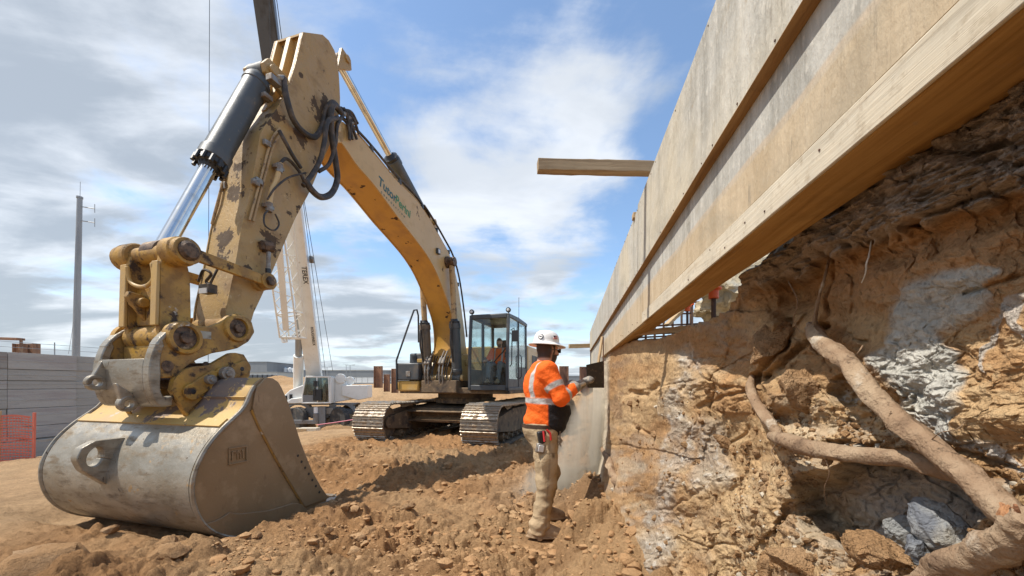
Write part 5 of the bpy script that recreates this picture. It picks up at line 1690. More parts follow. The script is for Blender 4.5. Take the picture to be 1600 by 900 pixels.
def stick():
    sp = [(*E(500, 176, YS1), .20), (*E(508, 160, YS1), .13), (*E(468, 214, YS1), .14), (*E(424, 168, YS1), .18), (*E(417, 190, YS1), .12), (*E(454, 334, YS1), .07), (*E(424, 376, YS1), .16), (*E(470, 118, YS1), .05),
          (*E(365, 300, SB), .16), (*E(372, 262, SB), .13), (*E(350, 370, SB), .15), (*E(342, 400, SB), .12), (*E(390, 420, YS1), .08)]
    MAT['cat_stick'] = pmat('dusty_yellow_splashed', (0.40, 0.252, 0.082), [((0.39, 0.262, 0.115), 1.8, 0.40, 0.62, S1), ((0.26, 0.17, 0.085), 4, 0.52, 0.72, S1, 0.85),
                   ((0.075, 0.05, 0.032), 3.6, 0.66, 0.69, (1, 1.5, 1), 0.9), ((0.15, 0.10, 0.055), 11, 0.63, 0.69, (1, 1, .8), 0.9), ((0.48, 0.36, 0.20), 8, 0.62, 0.7, S1, 0.7)],
                   0.45, bump=((14, 0.006), (50, 0.004)), rvar=0.08, spots=sp)
    s = thing('stick', None, None); s.parent = ex; WM[s] = WM[ex]
    n = 40
    F_ = resample(trace(SR, YS1), n); B_ = resample(trace(SL, YS1), n)
    mb = MB(); mb.strip(F_, B_, XZ, YS1 - .02, YS1, n); mb.strip(F_, B_, XZ, YS0, YS0 + .02, n); mb.build('side_plate', MAT['cat_stick'], s, bevel=.004, each=True)
    D = (F_ - B_) / np.linalg.norm(F_ - B_, axis=1)[:, None]
    # front plate; near the head it is sunk between three ribs
    dep = np.interp(np.arange(n), [0, 1.5, 7, 10, 12, n], [.05, .14, .15, .08, .012, .012])
    Fo = F_ - D * dep[:, None]
    mb = MB(); mb.strip(Fo, Fo - D * .02, XZ, YS0 + .021, YS1 - .021, n); mb.build('front_plate', MAT['cat_stick'], s)
    mb = MB(); mb.strip(B_ + D * .032, B_ + D * .012, XZ, YS0 + .021, YS1 - .021, n); mb.build('back_plate', MAT['cat_stick'], s)
    for y in (SB,):
        mb = MB(); k = 13; mb.strip(F_[:k] - D[:k] * .004, F_[:k] - D[:k] * .20, XZ, y - .04, y + .04, k); mb.build('rib', MAT['cat_boom'], s, bevel=.006)
    for y in (YS0 + .045, YS1 - .045):
        mb = MB(); k = 11; mb.strip(F_[:k] - D[:k] * .002, F_[:k] - D[:k] * .16, XZ, y - .024, y + .024, k); mb.build('rib', MAT['cat_boom'], s, bevel=.006)
    mb = MB(); mb.strip([tuple(F_[0]), tuple(B_[0])], [tuple(F_[0] + (0, -.03)), tuple(B_[0] + (0, -.03))], XZ, YS0 + .021, YS1 - .021); mb.build('head_plate', MAT['cat_boom'], s)
    # mounts
    c = E(409, 116, SB)
    mb = MB()
    for y in (SB - .15, SB + .15):
        mb.prism([(c.x + .13, c.z + .02), (c.x + .05, c.z + .14), (c.x - .12, c.z + .13), (c.x - .52, c.z + .10), (c.x - .50, c.z - .34), (c.x - .02, c.z - .13), (c.x + .10, c.z - .08)], XZ, y - .035, y + .035)
    mb.cyl((c.x, SB - .24, c.z), (c.x, SB + .24, c.z), .065, n=16)
    mb.build('cylinder_mount', MAT['cat_stick'], s, bevel=.01)
    # nose boss
    c = E(372, 512, YS1)
    mb = MB(); mb.cyl((c.x, YS0 - .01, c.z), (c.x, YS1 + .01, c.z), .165, n=28); mb.build('nose', MAT['cat_dirty'], s, bevel=.01)
    # idler link boss
    c = E(404, 441, YS1)
    mb = MB(); mb.cyl((c.x, YS0 - .06, c.z), (c.x, YS1 + .06, c.z), .11, n=22); mb.build('link_boss', MAT['cat_stick'], s, bevel=.008)
    # pipes on the near side with their clamps; brackets, lamp and the quick-coupler lines
    y = YS1 + .03
    mb = MB()
    for pts in ([(437, 200), (424, 220), (412, 262), (402, 300), (390, 344)], [(441, 205), (428, 226), (417, 264), (407, 302), (396, 346)]):
        mb.tube([E(a, b, y) for a, b in pts], .014, 7, smoothn=20)
    mb.tube([E(374, 210, YS0 + .1), E(357, 255, YS0 + .06), E(340, 316, YS0 + .04), E(331, 350, YS0 + .03)], .016, 7, smoothn=16)
    mb.build('side_pipe', MAT['pipe'], s, each=True)
    mb = MB()
    for a, b in ((417, 224), (399, 285), (404, 283)): p = E(a, b, y); mb.box(p, (.09, .05, .07))
    for a, b in ((352, 292), (377, 226)): p = E(a, b, YS0 + .05); mb.box(p, (.08, .09, .09))
    mb.build('pipe_clamp', MAT['steel'], s, bevel=.006, each=True)
    # short painted pipe with two brackets
    mb = MB(); mb.tube([E(439, 256, y + .05), E(431, 284, y + .05), E(424, 300, y + .05), E(420, 330, y + .05)], .032, 10, smoothn=16); mb.build('branch_pipe', MAT['cat_boom'], s)
    mb = MB()
    for a, b in ((435, 262), (419, 323)):
        p = E(a, b, y + .03); mb.box(p, (.13, .07, .05)); mb.cyl(E(a + 2, b - 6, y + .05), E(a + 1, b + 8, y + .05), .042, n=10)
    mb.build('pipe_bracket', MAT['steel'], s, bevel=.005)
    mb = MB()
    mb.tube([E(438, 255, y + .05), E(446, 248, y + .05), E(456, 254, y + .05), E(470, 272, y + .05), E(478, 292, y + .05)], .022, 8, smoothn=24)
    mb.tube([E(420, 328, y + .06), E(413, 336, y + .09), E(414, 352, y + .12), E(428, 360, y + .10), E(436, 350, y + .06), E(430, 334, y + .06)], .011, 7, smoothn=30)
    mb.tube([E(418, 312, y + .05), E(428, 296, y + .09), E(450, 278, y + .09), E(478, 270, y + .05)], .013, 7, smoothn=24)
    mb.build('branch_hose', MAT['hose'], s, each=True)
    # grease block with its hanging hose end
    mb = MB(); mb.tube([E(410, 385, y), E(424, 386, y + .02)], .075, 10); mb.tube([E(411, 378, y), E(414, 390, y)], .06, 10); mb.mi = 1; mb.tube([E(420, 394, y + .05), E(419, 420, y + .05)], .026, 9); mb.mi = 2; mb.tube([E(419, 420, y + .05), E(420, 452, y + .05)], .033, 9)
    mb.build('grease_block', [MAT['pin'], MAT['steel'], MAT['plain_black']], s)
    # lamp and cables low on the front face
    mb = MB(); p = E(325, 452, SB + .12); mb.box(p, (.10, .16, .10)); mb.tube([p + Vector((0, .05, .05)), E(322, 440, SB + .10), E(330, 428, SB + .2), E(318, 422, SB + .1), E(310, 440, SB)], .016, 6, smoothn=20); mb.tube([p, E(332, 436, SB + .15), E(340, 420, SB + .2)], .014, 6); mb.mi = 1; mb.box(p + Vector((.055, 0, -.03)), (.012, .12, .06))
    mb.build('stick_lamp', [MAT['hose'], MAT['lamp_lens']], s, bevel=.006)
    return F_, B_, D


STK = stick()


# --- hydraulic cylinders
def ram(name, p0, p1, frac, rb, rr, mats=('cyl', 'chrome'), collar=True, parent=ex, bolts=False):
    """cylinder from its barrel eye p0 to its rod eye p1"""
    p0, p1 = Vector(p0), Vector(p1)
    a = (p1 - p0); L = a.length; a.normalize()
    t = thing(name, None, None); t.parent = parent; WM[t] = WM[parent]
    mb = MB()
    pb = L * frac
    mb.rev([(rb * .55, rb * .3), (rb * .95, rb * .9), (rb, rb * 1.2), (rb * 1.06, rb * 1.25), (rb * 1.06, rb * 1.7), (rb, rb * 1.75), (rb, pb - rb * 1.5), (rb * 1.12, pb - rb * 1.45), (rb * 1.12, pb - rb * .55), (rb * 1.05, pb - .5 * rb)], p0, a, 32)
    mb.cyl(p0 + Vector((0, -rb * .8, 0)), p0 + Vector((0, rb * .8, 0)), rb * .85, n=24)
    mb.build('barrel', MAT[mats[0]], t, smooth=40)
    mb = MB()
    mb.rev([(rb * 1.02, pb - .52 * rb), (rb * 1.02, pb - .1 * rb), (rb * .75, pb), (rr * 1.06, pb + .05)], p0, a, 28)
    if bolts:
        _, u, w = frame(a)
        for k in range(12):
            q = k / 12 * 6.283
            c = p0 + a * (pb - .45 * rb) + (u * math.cos(q) + w * math.sin(q)) * rb * 1.05
            mb.cyl(c, c + a * .10, rb * .15, n=8)
    mb.build('gland', MAT['plain_black'], t, smooth=40)
    mb = MB(); mb.cyl(p0 + a * pb, p1, rr, n=28); mb.build('rod', MAT[mats[1]], t)
    mb = MB(); mb.cyl(p1 + Vector((0, -rr * 1.3, 0)), p1 + Vector((0, rr * 1.3, 0)), rr * 1.6, n=24); mb.build('rod_eye', MAT['pin'], t, bevel=.006)
    return t


ram('bucket_cylinder', E(409, 116, SB), E(250, 397, SB), .575, .150, .083, bolts=True)
for sgn in (-1, 1):
    y = SB + sgn * .44
    bo = E(698, 410, YB1)
    ram('boom_cylinder', (1.02, y, 1.62), (bo.x, y, bo.z), .50, .135, .075, ('cyl_tan' if sgn < 0 else 'cyl', 'pipe'))
    mb = MB(); a = Vector((1.02, y, 1.62)); b = Vector((bo.x, y, bo.z)); d = (b - a).normalized(); pr = Vector((d.z, 0, -d.x))
    mb.tube([a + d * .5 + pr * .19, a + d * 1.55 + pr * .19], .022, 7); mb.tube([a + d * .4 + pr * .2, a + d * .5 + pr * .3 + Vector((-.1, 0, 0)), a + d * .9 + pr * .3, a + d * 1.3 + pr * .24], .026, 7, smoothn=16); mb.build('cylinder_pipe', MAT['hose'], ex, each=True)


def stick_ram():
    U, L, D, T = BOOM
    top = U[17] + D[17] * .28
    head = E(524, 92, SB)
    h = Vector((head.x - .06, SB, head.z))
    ram('stick_cylinder', (top[0], SB, top[1]), h, .50, .15, .070, ('cyl', 'chrome'))
    mb = MB()
    for y in (SB - .16, SB + .16): mb.prism([(h.x + .12, h.z + .10), (h.x - .10, h.z + .06), (h.x - .12, h.z - .10), (h.x + .22, h.z - .34)], XZ, y - .03, y + .03)
    mb.cyl((h.x, SB - .22, h.z), (h.x, SB + .22, h.z), .06, n=14)
    mb.build('stick_cylinder_mount', MAT['cat_stick'], ex, bevel=.008)


stick_ram()


# --- hoses at the boom tip
def hoses():
    y = YS1 + .07
    runs = [([(443, 122), (447, 150), (458, 186), (474, 206), (492, 214), (504, 196), (510, 172), (520, 160), (530, 170)], .040),
            ([(533, 176), (522, 164), (517, 176), (518, 210), (524, 250), (527, 280), (518, 302), (502, 308), (488, 298), (476, 280)], .046),
            ([(528, 184), (512, 190), (507, 220), (500, 250), (488, 272), (474, 290)], .034),
            ([(536, 180), (527, 196), (524, 226), (514, 256), (498, 268)], .028),
            ([(436, 204), (446, 222), (458, 244), (470, 262)], .026)]
    for k, (pts, r) in enumerate(runs):
        mb = MB(); mb.tube([E(a, b, y + .035 * (k % 3) + .04 * math.sin(i)) for i, (a, b) in enumerate(pts)], r, 10, smoothn=46)
        mb.build('hose', MAT['hose'], ex)
    mb = MB()
    rg = random.Random(5)
    for k in range(9):
        a = E(528 + rg.uniform(-4, 10), 176 + rg.uniform(-8, 14), y - .05)
        b = E(548 + rg.uniform(-8, 14), 200 + rg.uniform(-14, 20), YB1 + .05)
        mb.tube([a, (a + b) / 2 + Vector((0, .05 * rg.random(), .06)), b], .024, 7, smoothn=10)
    mb.build('bundled_hose', MAT['hose'], ex, each=True)
    mb = MB()
    for a, b in ((541, 178), (548, 184), (553, 192), (444, 122)): p = E(a, b, y); mb.cyl(p, p + Vector((.08, 0, -.06)), .036, n=8)
    mb.box(E(428, 126, YS1 + .03), (.16, .10, .08)); mb.box(E(416, 152, YS1 - .10), (.12, .10, .06))
    mb.build('hose_fitting', MAT['steel'], ex, bevel=.006, each=True)


hoses()


# --- linkage between stick and bucket
PA = E(243, 399, SB)          # pin at the rod end
PBp = E(243, 528, SB)         # lower pin of the power link
PN = E(372, 512, YS1 + .16)   # stick nose pin
def linkage():
    hw = .44
    # power link
    pl = thing('power_link', None, None); pl.parent = ex; WM[pl] = WM[ex]
    d = (PBp - PA).normalized(); pr = Vector((d.z, 0, -d.x)); pr = pr if pr.x > 0 else -pr
    bk = -pr
    def q(a, b): v = PA + d * a + pr * b; return (v.x, v.z)
    L = (PBp - PA).length
    mb = MB()
    for y in (SB - .235, SB + .235):
        mb.prism([q(.02, .10), q(.18, .12), q(L - .16, .13), q(L - .02, .12), q(L - .0, -.14), q(L - .22, -.17), q(.2, -.16), q(.02, -.12)], XZ, y - .035, y + .035)
    mb.prism([q(.34, .055), q(L - .12, .06), q(L - .12, .03), q(.34, .025)], XZ, SB - .20, SB + .20)
    mb.prism([q(.28, -.10), q(L - .2, -.11), q(L - .2, -.14), q(.28, -.13)], XZ, SB - .20, SB + .20)
    mb.build('link_box', MAT['cat_dirty'], pl, bevel=.012)
    mb = MB()
    for y in (SB - .235, SB + .235):
        a = [q(.12, .135), q(L - .1, .15)]
        mb.bar((a[0][0], y, a[0][1]), (a[1][0], y, a[1][1]), .09, .03, (0, 1, 0))
    mb.tube([(lambda v: (v[0], SB - .19, v[1]))(q(.14, .14)), (lambda v: (v[0], SB - .17, v[1]))(q(.30, .12)), (lambda v: (v[0], SB, v[1]))(q(.36, .11)), (lambda v: (v[0], SB + .17, v[1]))(q(.30, .12)), (lambda v: (v[0], SB + .19, v[1]))(q(.14, .14))], .022, 8, smoothn=20)
    mb.build('link_edge', MAT['bucket_top'], pl, bevel=.008)
    mb = MB()
    v = q(.52, .10)
    mb.prism([q(.44, .06), q(.42, .20), q(.48, .22), q(.56, .16), q(.70, .06)], XZ, SB - .10, SB - .04); mb.cyl((v[0], SB - .16, v[1]), (v[0], SB + .02, v[1]), .05, n=14)
    mb.build('hose_guard', MAT['cat_dirty'], pl, bevel=.01)
    # pins and bosses
    mb = MB()
    mb.cyl((PA.x, SB - hw, PA.z), (PA.x, SB + hw, PA.z), .095, n=24)
    mb.cyl((PBp.x, SB - .30, PBp.z), (PBp.x, SB + .30, PBp.z), .125, n=26)
    mb.build('pin_tube', MAT['cat_dirty'], pl, bevel=.008, each=True)
    for sgn in (-1, 1):
        mb = MB(); y = SB + sgn * .33
        mb.rev([(.135, -.085), (.148, -.07), (.148, .07), (.135, .085)], (PA.x, y, PA.z), (0, 1, 0), 28); mb.build('link_end', MAT['cat_dirty'], pl)
        mb = MB(); y = SB + sgn * (hw + .06)
        mb.rev([(.10, -.05), (.10, .0), (.075, .03), (.02, .035)], (PA.x, y, PA.z), (0, sgn, 0), 18); mb.build('pin_cap', MAT['pin'], pl)
    # idler links
    PI = E(404, 441, YS1)
    for sgn in (-1, 1):
        y = SB + sgn * (hw - .0)
        a, b = Vector((PA.x, y, PA.z)), Vector((PI.x, y - sgn * .03, PI.z))
        mb = MB(); mb.bar(a, b, .055, .125, (0, 1, 0)); mb.cyl(a + Vector((0, -.045, 0)), a + Vector((0, .045, 0)), .135, n=24); mb.cyl(b + Vector((0, -.045, 0)), b + Vector((0, .045, 0)), .105, n=22)
        mb.build('idler_link', MAT['cat_dirty'], ex, bevel=.008)
        mb = MB(); mb.cyl(b + Vector((0, sgn * .04, 0)), b + Vector((0, sgn * .085, 0)), .06, n=6); mb.cyl(a + Vector((0, sgn * .04, 0)), a + Vector((0, sgn * .07, 0)), .075, n=18); mb.build('pin_bolt', MAT['pin'], ex, bevel=.005, each=True)


linkage()


# --- quick coupler
def coupler():
    c = thing('quick_coupler', None, None); c.parent = ex; WM[c] = WM[ex]
    yr, yl = SB + .37, SB - .37
    def cr(x, y): return (140 + x / 2.8125, 340 + y / 2.8125)
    UP = [cr(272, 620), cr(285, 560), cr(315, 515), cr(360, 478), (cr(440, 474)), cr(520, 480), cr(565, 462), cr(605, 432), cr(655, 426), cr(700, 450), cr(714, 500)]
    LO = [cr(262, 690), cr(300, 706), cr(330, 706), cr(365, 700), cr(420, 650), cr(470, 620), cr(530, 596), cr(580, 588), cr(640, 575), cr(690, 545), cr(714, 505)]
    mb = MB()
    for y in (yr, yl): mb.strip(trace(UP, yr), trace(LO, yr), XZ, y - .04, y + .04, 26)
    mb.build('side_plate', MAT['cat_dirty'], c, bevel=.012, each=True)
    # worn apron at the front, curving down below the pin
    PB = exl(290, 528, yr)
    ctr = np.array(PB)
    outer = spline(trace([cr(300, 520), cr(274, 560), cr(256, 610), cr(246, 670), cr(250, 740), cr(268, 800), cr(300, 832), cr(350, 826)], yr), 24)
    cen2 = np.array(exl(*cr(360, 690), yr))
    inner = outer + (cen2 - outer) * (.055 / np.linalg.norm(cen2 - outer, axis=1))[:, None]
    dip = np.array([.13, .10, .05, .0])
    mb = MB(); mb.strip(outer[7:], inner[7:], XZ, yl + .045, yr - .045, 17)
    mb.build('hook_shell', MAT['worn'], c, bevel=.008)
    mb = MB()
    for y in (yl, yr): mb.strip(outer, outer + (cen2 - outer) * (.10 / np.linalg.norm(cen2 - outer, axis=1))[:, None], XZ, y - .050, y + .050, 24)
    rimo = trace([cr(272, 560), cr(288, 535), cr(318, 505), cr(352, 482), cr(400, 468), cr(440, 468)], yr); rimi = trace([cr(286, 572), cr(302, 548), cr(328, 522), cr(358, 500), cr(400, 488), cr(440, 486)], yr)
    for y in (yl, yr): mb.strip(rimo, rimi, XZ, y - .052, y + .052, 14)
    mb.build('hook_rim', MAT['worn'], c, bevel=.012, each=True)
    # two lifting eyes on the shell
    for y, k in ((SB + .12, 16), (SB - .24, 12)):
        o_ = outer[k]; nrm_ = (o_ - cen2) / np.linalg.norm(o_ - cen2); tg = np.array((-nrm_[1], nrm_[0]))
        pts_o, pts_i = [], []
        e = o_ + nrm_ * .07
        for j in range(17):
            a = j / 16 * 6.283
            dv = nrm_ * math.cos(a) + tg * math.sin(a)
            pts_o.append(e + dv * .078); pts_i.append(e + dv * .034)
        mb = MB(); mb.strip(pts_o, pts_i, XZ, y - .035, y + .035, 17)
        f0, f1 = o_ + tg * .20 - nrm_ * .03, o_ - tg * .12 - nrm_ * .03
        mb.strip([f0, e + tg * .06 + nrm_ * .015], [o_ - nrm_ * .03, e + tg * .03 - nrm_ * .05], XZ, y - .03, y + .03)
        mb.strip([f1, e - tg * .06 + nrm_ * .015], [o_ - nrm_ * .03, e - tg * .03 - nrm_ * .05], XZ, y - .03, y + .03)
        mb.build('lifting_eye', MAT['worn'], c, bevel=.01)
    # pins with collars
    for (px_, py_, r_) in ((290, 528, .135), (372, 513, .125)):
        p = exl(px_, py_, yr + .06)
        for sgn, y in ((1, yr), (-1, yl)):
            mb = MB(); mb.rev([(r_ * 1.28, -.02), (r_ * 1.28, .05), (r_ * 1.18, .075), (r_ * .92, .08), (r_ * .86, .05)], (p[0], y, p[1]), (0, sgn, 0), 30); mb.build('pin_collar', MAT['cat_dirty'], c)
            mb = MB(); mb.cyl((p[0], y, p[1]), (p[0], y + sgn * .055, p[1]), r_ * .86, n=26); mb.cyl((p[0], y, p[1]), (p[0], y + sgn * .09, p[1]), r_ * .44, n=8); mb.build('coupler_pin', MAT['pin'], c, bevel=.006)
    # inner box and wedge
    a, b = exl(300, 600, SB), exl(360, 560, SB)
    mb = MB(); mb.strip(trace([cr(330, 560), cr(450, 560), cr(600, 500)], SB + .3), trace([cr(330, 690), cr(430, 640), cr(610, 560)], SB + .3), XZ, yl + .05, yr - .05); mb.build('coupler_body', MAT['cat_dirty'], c, bevel=.01)
    for cx_, cy_, r_ in ((342, 652, .055), (512, 645, .03)):
        p = exl(*cr(cx_, cy_), yr + .04); mb = MB(); mb.cyl((p[0], yr + .03, p[1]), (p[0], yr + .045, p[1]), r_, n=14); mb.build('access_plug', MAT['pin'], c)
    p = exl(*cr(508, 516), yr + .04); mb = MB(); mb.box((p[0], yr + .042, p[1]), (.12, .006, .08)); mb.build('id_plate', MAT['worn'], c)


coupler()


# --- bucket
YR, YL = SB + 1.085, SB - 1.085
def bucket():
    b = thing('bucket', None, None); b.parent = ex; WM[b] = WM[ex]
    prof = [(413, 590), (401, 598), (392, 611), (378, 639), (345, 671), (322, 699), (306, 730), (299, 760), (303, 793), (318, 820), (345, 836), (387, 842)]
    prof = spline(trace(prof, YR), 60)
    fl = np.array(trace([(387, 842), (425, 833), (467, 818), (500, 803), (540, 782)], YR))
    n = len(prof)
    cen = prof.mean(0)
    def inward(P):
        T = np.gradient(P, axis=0); N = np.stack([-T[:, 1], T[:, 0]], 1); N /= np.linalg.norm(N, axis=1)[:, None]
        s = np.sign(((cen - P) * N).sum(1))[:, None]
        return N * s
    inn = prof + inward(prof) * .030
    k = 20        # the yellow upper part ends here
    pt = prof[9]; p2 = prof[13]
    MAT['bucket_top'] = pmat('bucket_yellow_scraped', (0.50, 0.315, 0.095), [((0.42, 0.28, 0.125), 3, 0.42, 0.66, S1), ((0.20, 0.15, 0.11), 2.3, 0.62, 0.64, S1, 0.6), ((0.45, 0.40, 0.33), 6, 0.64, 0.70, S1)], 0.5, bump=((40, 0.002),),
                             spots=[(pt[0], YR - .42, pt[1], .30), (p2[0], YR - .62, p2[1], .20), (p2[0], YL + .5, p2[1], .14), (prof[18][0], SB + .1, prof[18][1], .16)], spotc=(.17, .13, .115))
    mb = MB(); mb.strip(prof[:k + 1], inn[:k + 1], XZ, YL + .03, YR - .03, k + 1); mb.build('upper_shell', MAT['bucket_top'], b)
    mb = MB(); mb.strip(prof[k:] - inward(prof)[k:] * .004, inn[k:], XZ, YL + .03, YR - .03, n - k); mb.build('back_shell', MAT['worn'], b)
    mb = MB(); q = prof[k:k + 2]; mb.strip([prof[k - 1] - inward(prof)[k] * .022, prof[k + 1] - inward(prof)[k] * .022], [prof[k - 1], prof[k + 1]], XZ, YL + .03, YR - .03); mb.build('seam_strip', MAT['bucket_top'], b)
    fli = fl + np.array((0, .035))
    mb = MB(); mb.strip(fl, fli, XZ, YL + .03, YR - .03, 8); mb.build('floor_plate', MAT['worn'], b)
    mb = MB()
    lip = np.array(trace([(500, 792), (553, 773)], YR))
    mb.strip([lip[0] + (0, .05), lip[1] + (0, .012)], [lip[0] - (0, .02), lip[1] - (0, .012)], XZ, YL - .005, YR + .005); mb.build('cutting_edge', MAT['worn'], b, bevel=.006)
    # side plates: bounded by the shell profile and the mouth line
    mouth = [(413, 590), (424, 591), (434, 598), (448, 629), (467, 690), (485, 735), (500, 762), (512, 778), (500, 800), (467, 816), (425, 832), (387, 842)]
    mouth = resample(trace(mouth, YR), n)
    for y, sg in ((YR, 1), (YL, -1)):
        mb = MB(); mb.strip(prof, mouth, XZ, y - .028, y + .002 * sg, n); mb.build('side_plate', MAT['bucket_side'], b, bevel=.006)
        # raised side cutter along the mouth and wear strip at the heel
        out = [(413, 590), (424, 591), (434, 598), (448, 629), (467, 690), (485, 735), (500, 762), (512, 778)]
        inn_ = [(398, 606), (395, 620), (392, 640), (402, 664), (424, 706), (444, 742), (462, 772), (474, 792)]
        mb = MB(); mb.strip(trace(out, YR), trace(inn_, YR), XZ, y + .003 * sg, y + .026 * sg, 24); mb.build('side_cutter', MAT['bucket_side'], b, bevel=.006)
        mb = MB(); mb.tube([(p[0], y + .006 * sg, p[1]) for p in resample(trace(inn_[2:], YR), 20)], .014, 6); mb.build('cutter_weld', MAT['cat_dirty'], b)
        w0 = trace([(320, 818), (340, 812), (356, 800), (370, 803), (420, 797), (458, 785), (470, 788)], YR); w1 = trace([(326, 824), (345, 837), (366, 843), (387, 843), (425, 833), (467, 817), (486, 806)], YR)
        mb = MB(); mb.strip(w0, w1, XZ, y + .003 * sg, y + .022 * sg, 16); mb.build('wear_plate', MAT['bucket_side'], b, bevel=.005)
        mb = MB(); mb.tube([(p[0], y + .01 * sg, p[1]) for p in prof[8:]], .020, 6); mb.build('edge_weld', MAT['worn'], b)
    # bolt holes along the side cutter
    mb = MB()
    for i in range(7):
        p = exl(466 + i * 5.6, 712 + i * 9.5, YR + .03); mb.cyl((p[0], YR + .024, p[1]), (p[0], YR + .0275, p[1]), .016, n=10)
    mb.build('bolt_hole', MAT['plain_black'], b, each=True)
    # raised maker's badge
    c = exl(371, 711, YR)
    def bp(u, v): return (c[0] + u, c[1] + v)
    sc_ = .082
    mb = MB()
    for (u0, u1, v0, v1) in ((-1.15, 1.15, .85, 1.0), (-1.15, 1.15, -1.0, -.85), (-1.15, -1.0, -.84, .84), (1.0, 1.15, -.84, .84)):
        mb.bx(c[0] + u0 * sc_, c[0] + u1 * sc_, YR + .003, YR + .017, c[1] + v0 * sc_, c[1] + v1 * sc_)
    for pts in ([(.72, -.5), (.72, .5), (.30, .5), (.30, .2)], [(.05, -.5), (.05, .5), (-.05, .5), (-.30, .05), (-.30, -.5)], [(-.45, .5), (-.80, .5)], [(-.62, .5), (-.62, -.5)]):
        for a_, b_ in zip(pts[:-1], pts[1:]): mb.bar((c[0] + a_[0] * sc_, YR + .008, c[1] + a_[1] * sc_), (c[0] + b_[0] * sc_, YR + .008, c[1] + b_[1] * sc_), .012, .012, (0, 1, 0))
    mb.build('badge', MAT['bucket_side'], b, bevel=.002)
    # hinge ears and their bolted links
    def cr(x, y): return (140 + x / 2.8125, 340 + y / 2.8125)
    ea_u = [cr(352, 760), cr(362, 712), cr(400, 672), cr(450, 655), cr(520, 650), cr(570, 620), cr(620, 592), cr(668, 602), cr(697, 650), cr(694, 690)]
    ea_l = [cr(440, 900), cr(420, 850), cr(440, 835), cr(480, 800), cr(520, 760), cr(560, 740), cr(610, 735), cr(650, 725), cr(680, 712), cr(694, 695)]
    ye = SB + .43
    A_, B_ = trace(ea_u, ye), trace(ea_l, ye)
    for y in (ye, SB - .43):
        mb = MB(); mb.strip(A_, B_, XZ, y - .035, y + .035, 24); mb.build('hinge_ear', MAT['cat_dirty'], b, bevel=.01)
    for (p0, p1) in ((cr(450, 765), cr(540, 705)), (cr(585, 690), cr(675, 660))):
        a, e = exl(*p0, ye + .05), exl(*p1, ye + .05)
        mb = MB(); mb.bar((a[0], ye + .055, a[1]), (e[0], ye + .055, e[1]), .035, .15, (0, 1, 0)); mb.cyl((a[0], ye + .038, a[1]), (a[0], ye + .073, a[1]), .085, n=20); mb.cyl((e[0], ye + .038, e[1]), (e[0], ye + .073, e[1]), .08, n=20); mb.build('pin_keeper', MAT['cat_dirty'], b, bevel=.006)
    for p, r_, m_ in ((cr(595, 685), .075, 'steel'), (cr(522, 712), .050, 'steel'), (cr(455, 765), .028, 'plain_black'), (cr(670, 665), .026, 'plain_black')):
        a = exl(*p, ye + .07); mb = MB(); mb.cyl((a[0], ye + .06, a[1]), (a[0], ye + (.13 if m_ == 'steel' else .076), a[1]), r_, n=12); mb.cyl((a[0], ye + .06, a[1]), (a[0], ye + (.15 if m_ == 'steel' else .077), a[1]), r_ * .55, n=6); mb.build('keeper_bolt', MAT[m_], b, bevel=.004)
    a = exl(*cr(595, 660), ye); mb = MB(); mb.cyl((a[0], SB - .5, a[1]), (a[0], SB + .4, a[1]), .06, n=16)
    a = exl(*cr(470, 730), ye); mb.cyl((a[0], SB - .5, a[1]), (a[0], SB + .4, a[1]), .06, n=16); mb.build('bucket_pin', MAT['pin'], b, each=True)
    # stiffener foot plate under the ears
    # lifting eye on the back shell: plate with an oval hole
    yc = SB - .10
    def base(i): return prof[i]
    i0, i1 = 25, 40
    o0, o1 = prof[i0], prof[i1]
    N = -inward(prof)
    mid = (o0 + o1) / 2; nr_ = N[(i0 + i1) // 2]; tg = (o1 - o0) / np.linalg.norm(o1 - o0)
    e = prof[(i0 + i1) // 2] + nr_ * .13
    poly = [o0 - nr_ * .02, e - tg * .14 + nr_ * .05, e - tg * .05 + nr_ * .125, e + tg * .05 + nr_ * .125, e + tg * .14 + nr_ * .05, o1 - nr_ * .02]
    outer, innr = [], []
    for j in range(41):
        a = -math.pi + j / 40 * 2 * math.pi
        dv = nr_ * math.cos(a) + tg * math.sin(a)
        best = 9.0
        for p, q in zip(poly, poly[1:] + poly[:1]):          # where this spoke leaves the plate's outline
            m = np.array([[dv[0], p[0] - q[0]], [dv[1], p[1] - q[1]]])
            if abs(np.linalg.det(m)) < 1e-9: continue
            r_, k_ = np.linalg.solve(m, p - e)
            if r_ > 1e-6 and -1e-6 <= k_ <= 1 + 1e-6: best = min(best, r_)
        outer.append(e + dv * best)
        innr.append(e + nr_ * math.cos(a) * .058 + tg * math.sin(a) * .092)
    mb = MB(); mb.strip(outer, innr, XZ, yc - .05, yc + .05, 60)
    mb.build('lifting_eye', MAT['worn'], b, bevel=.014)


bucket()

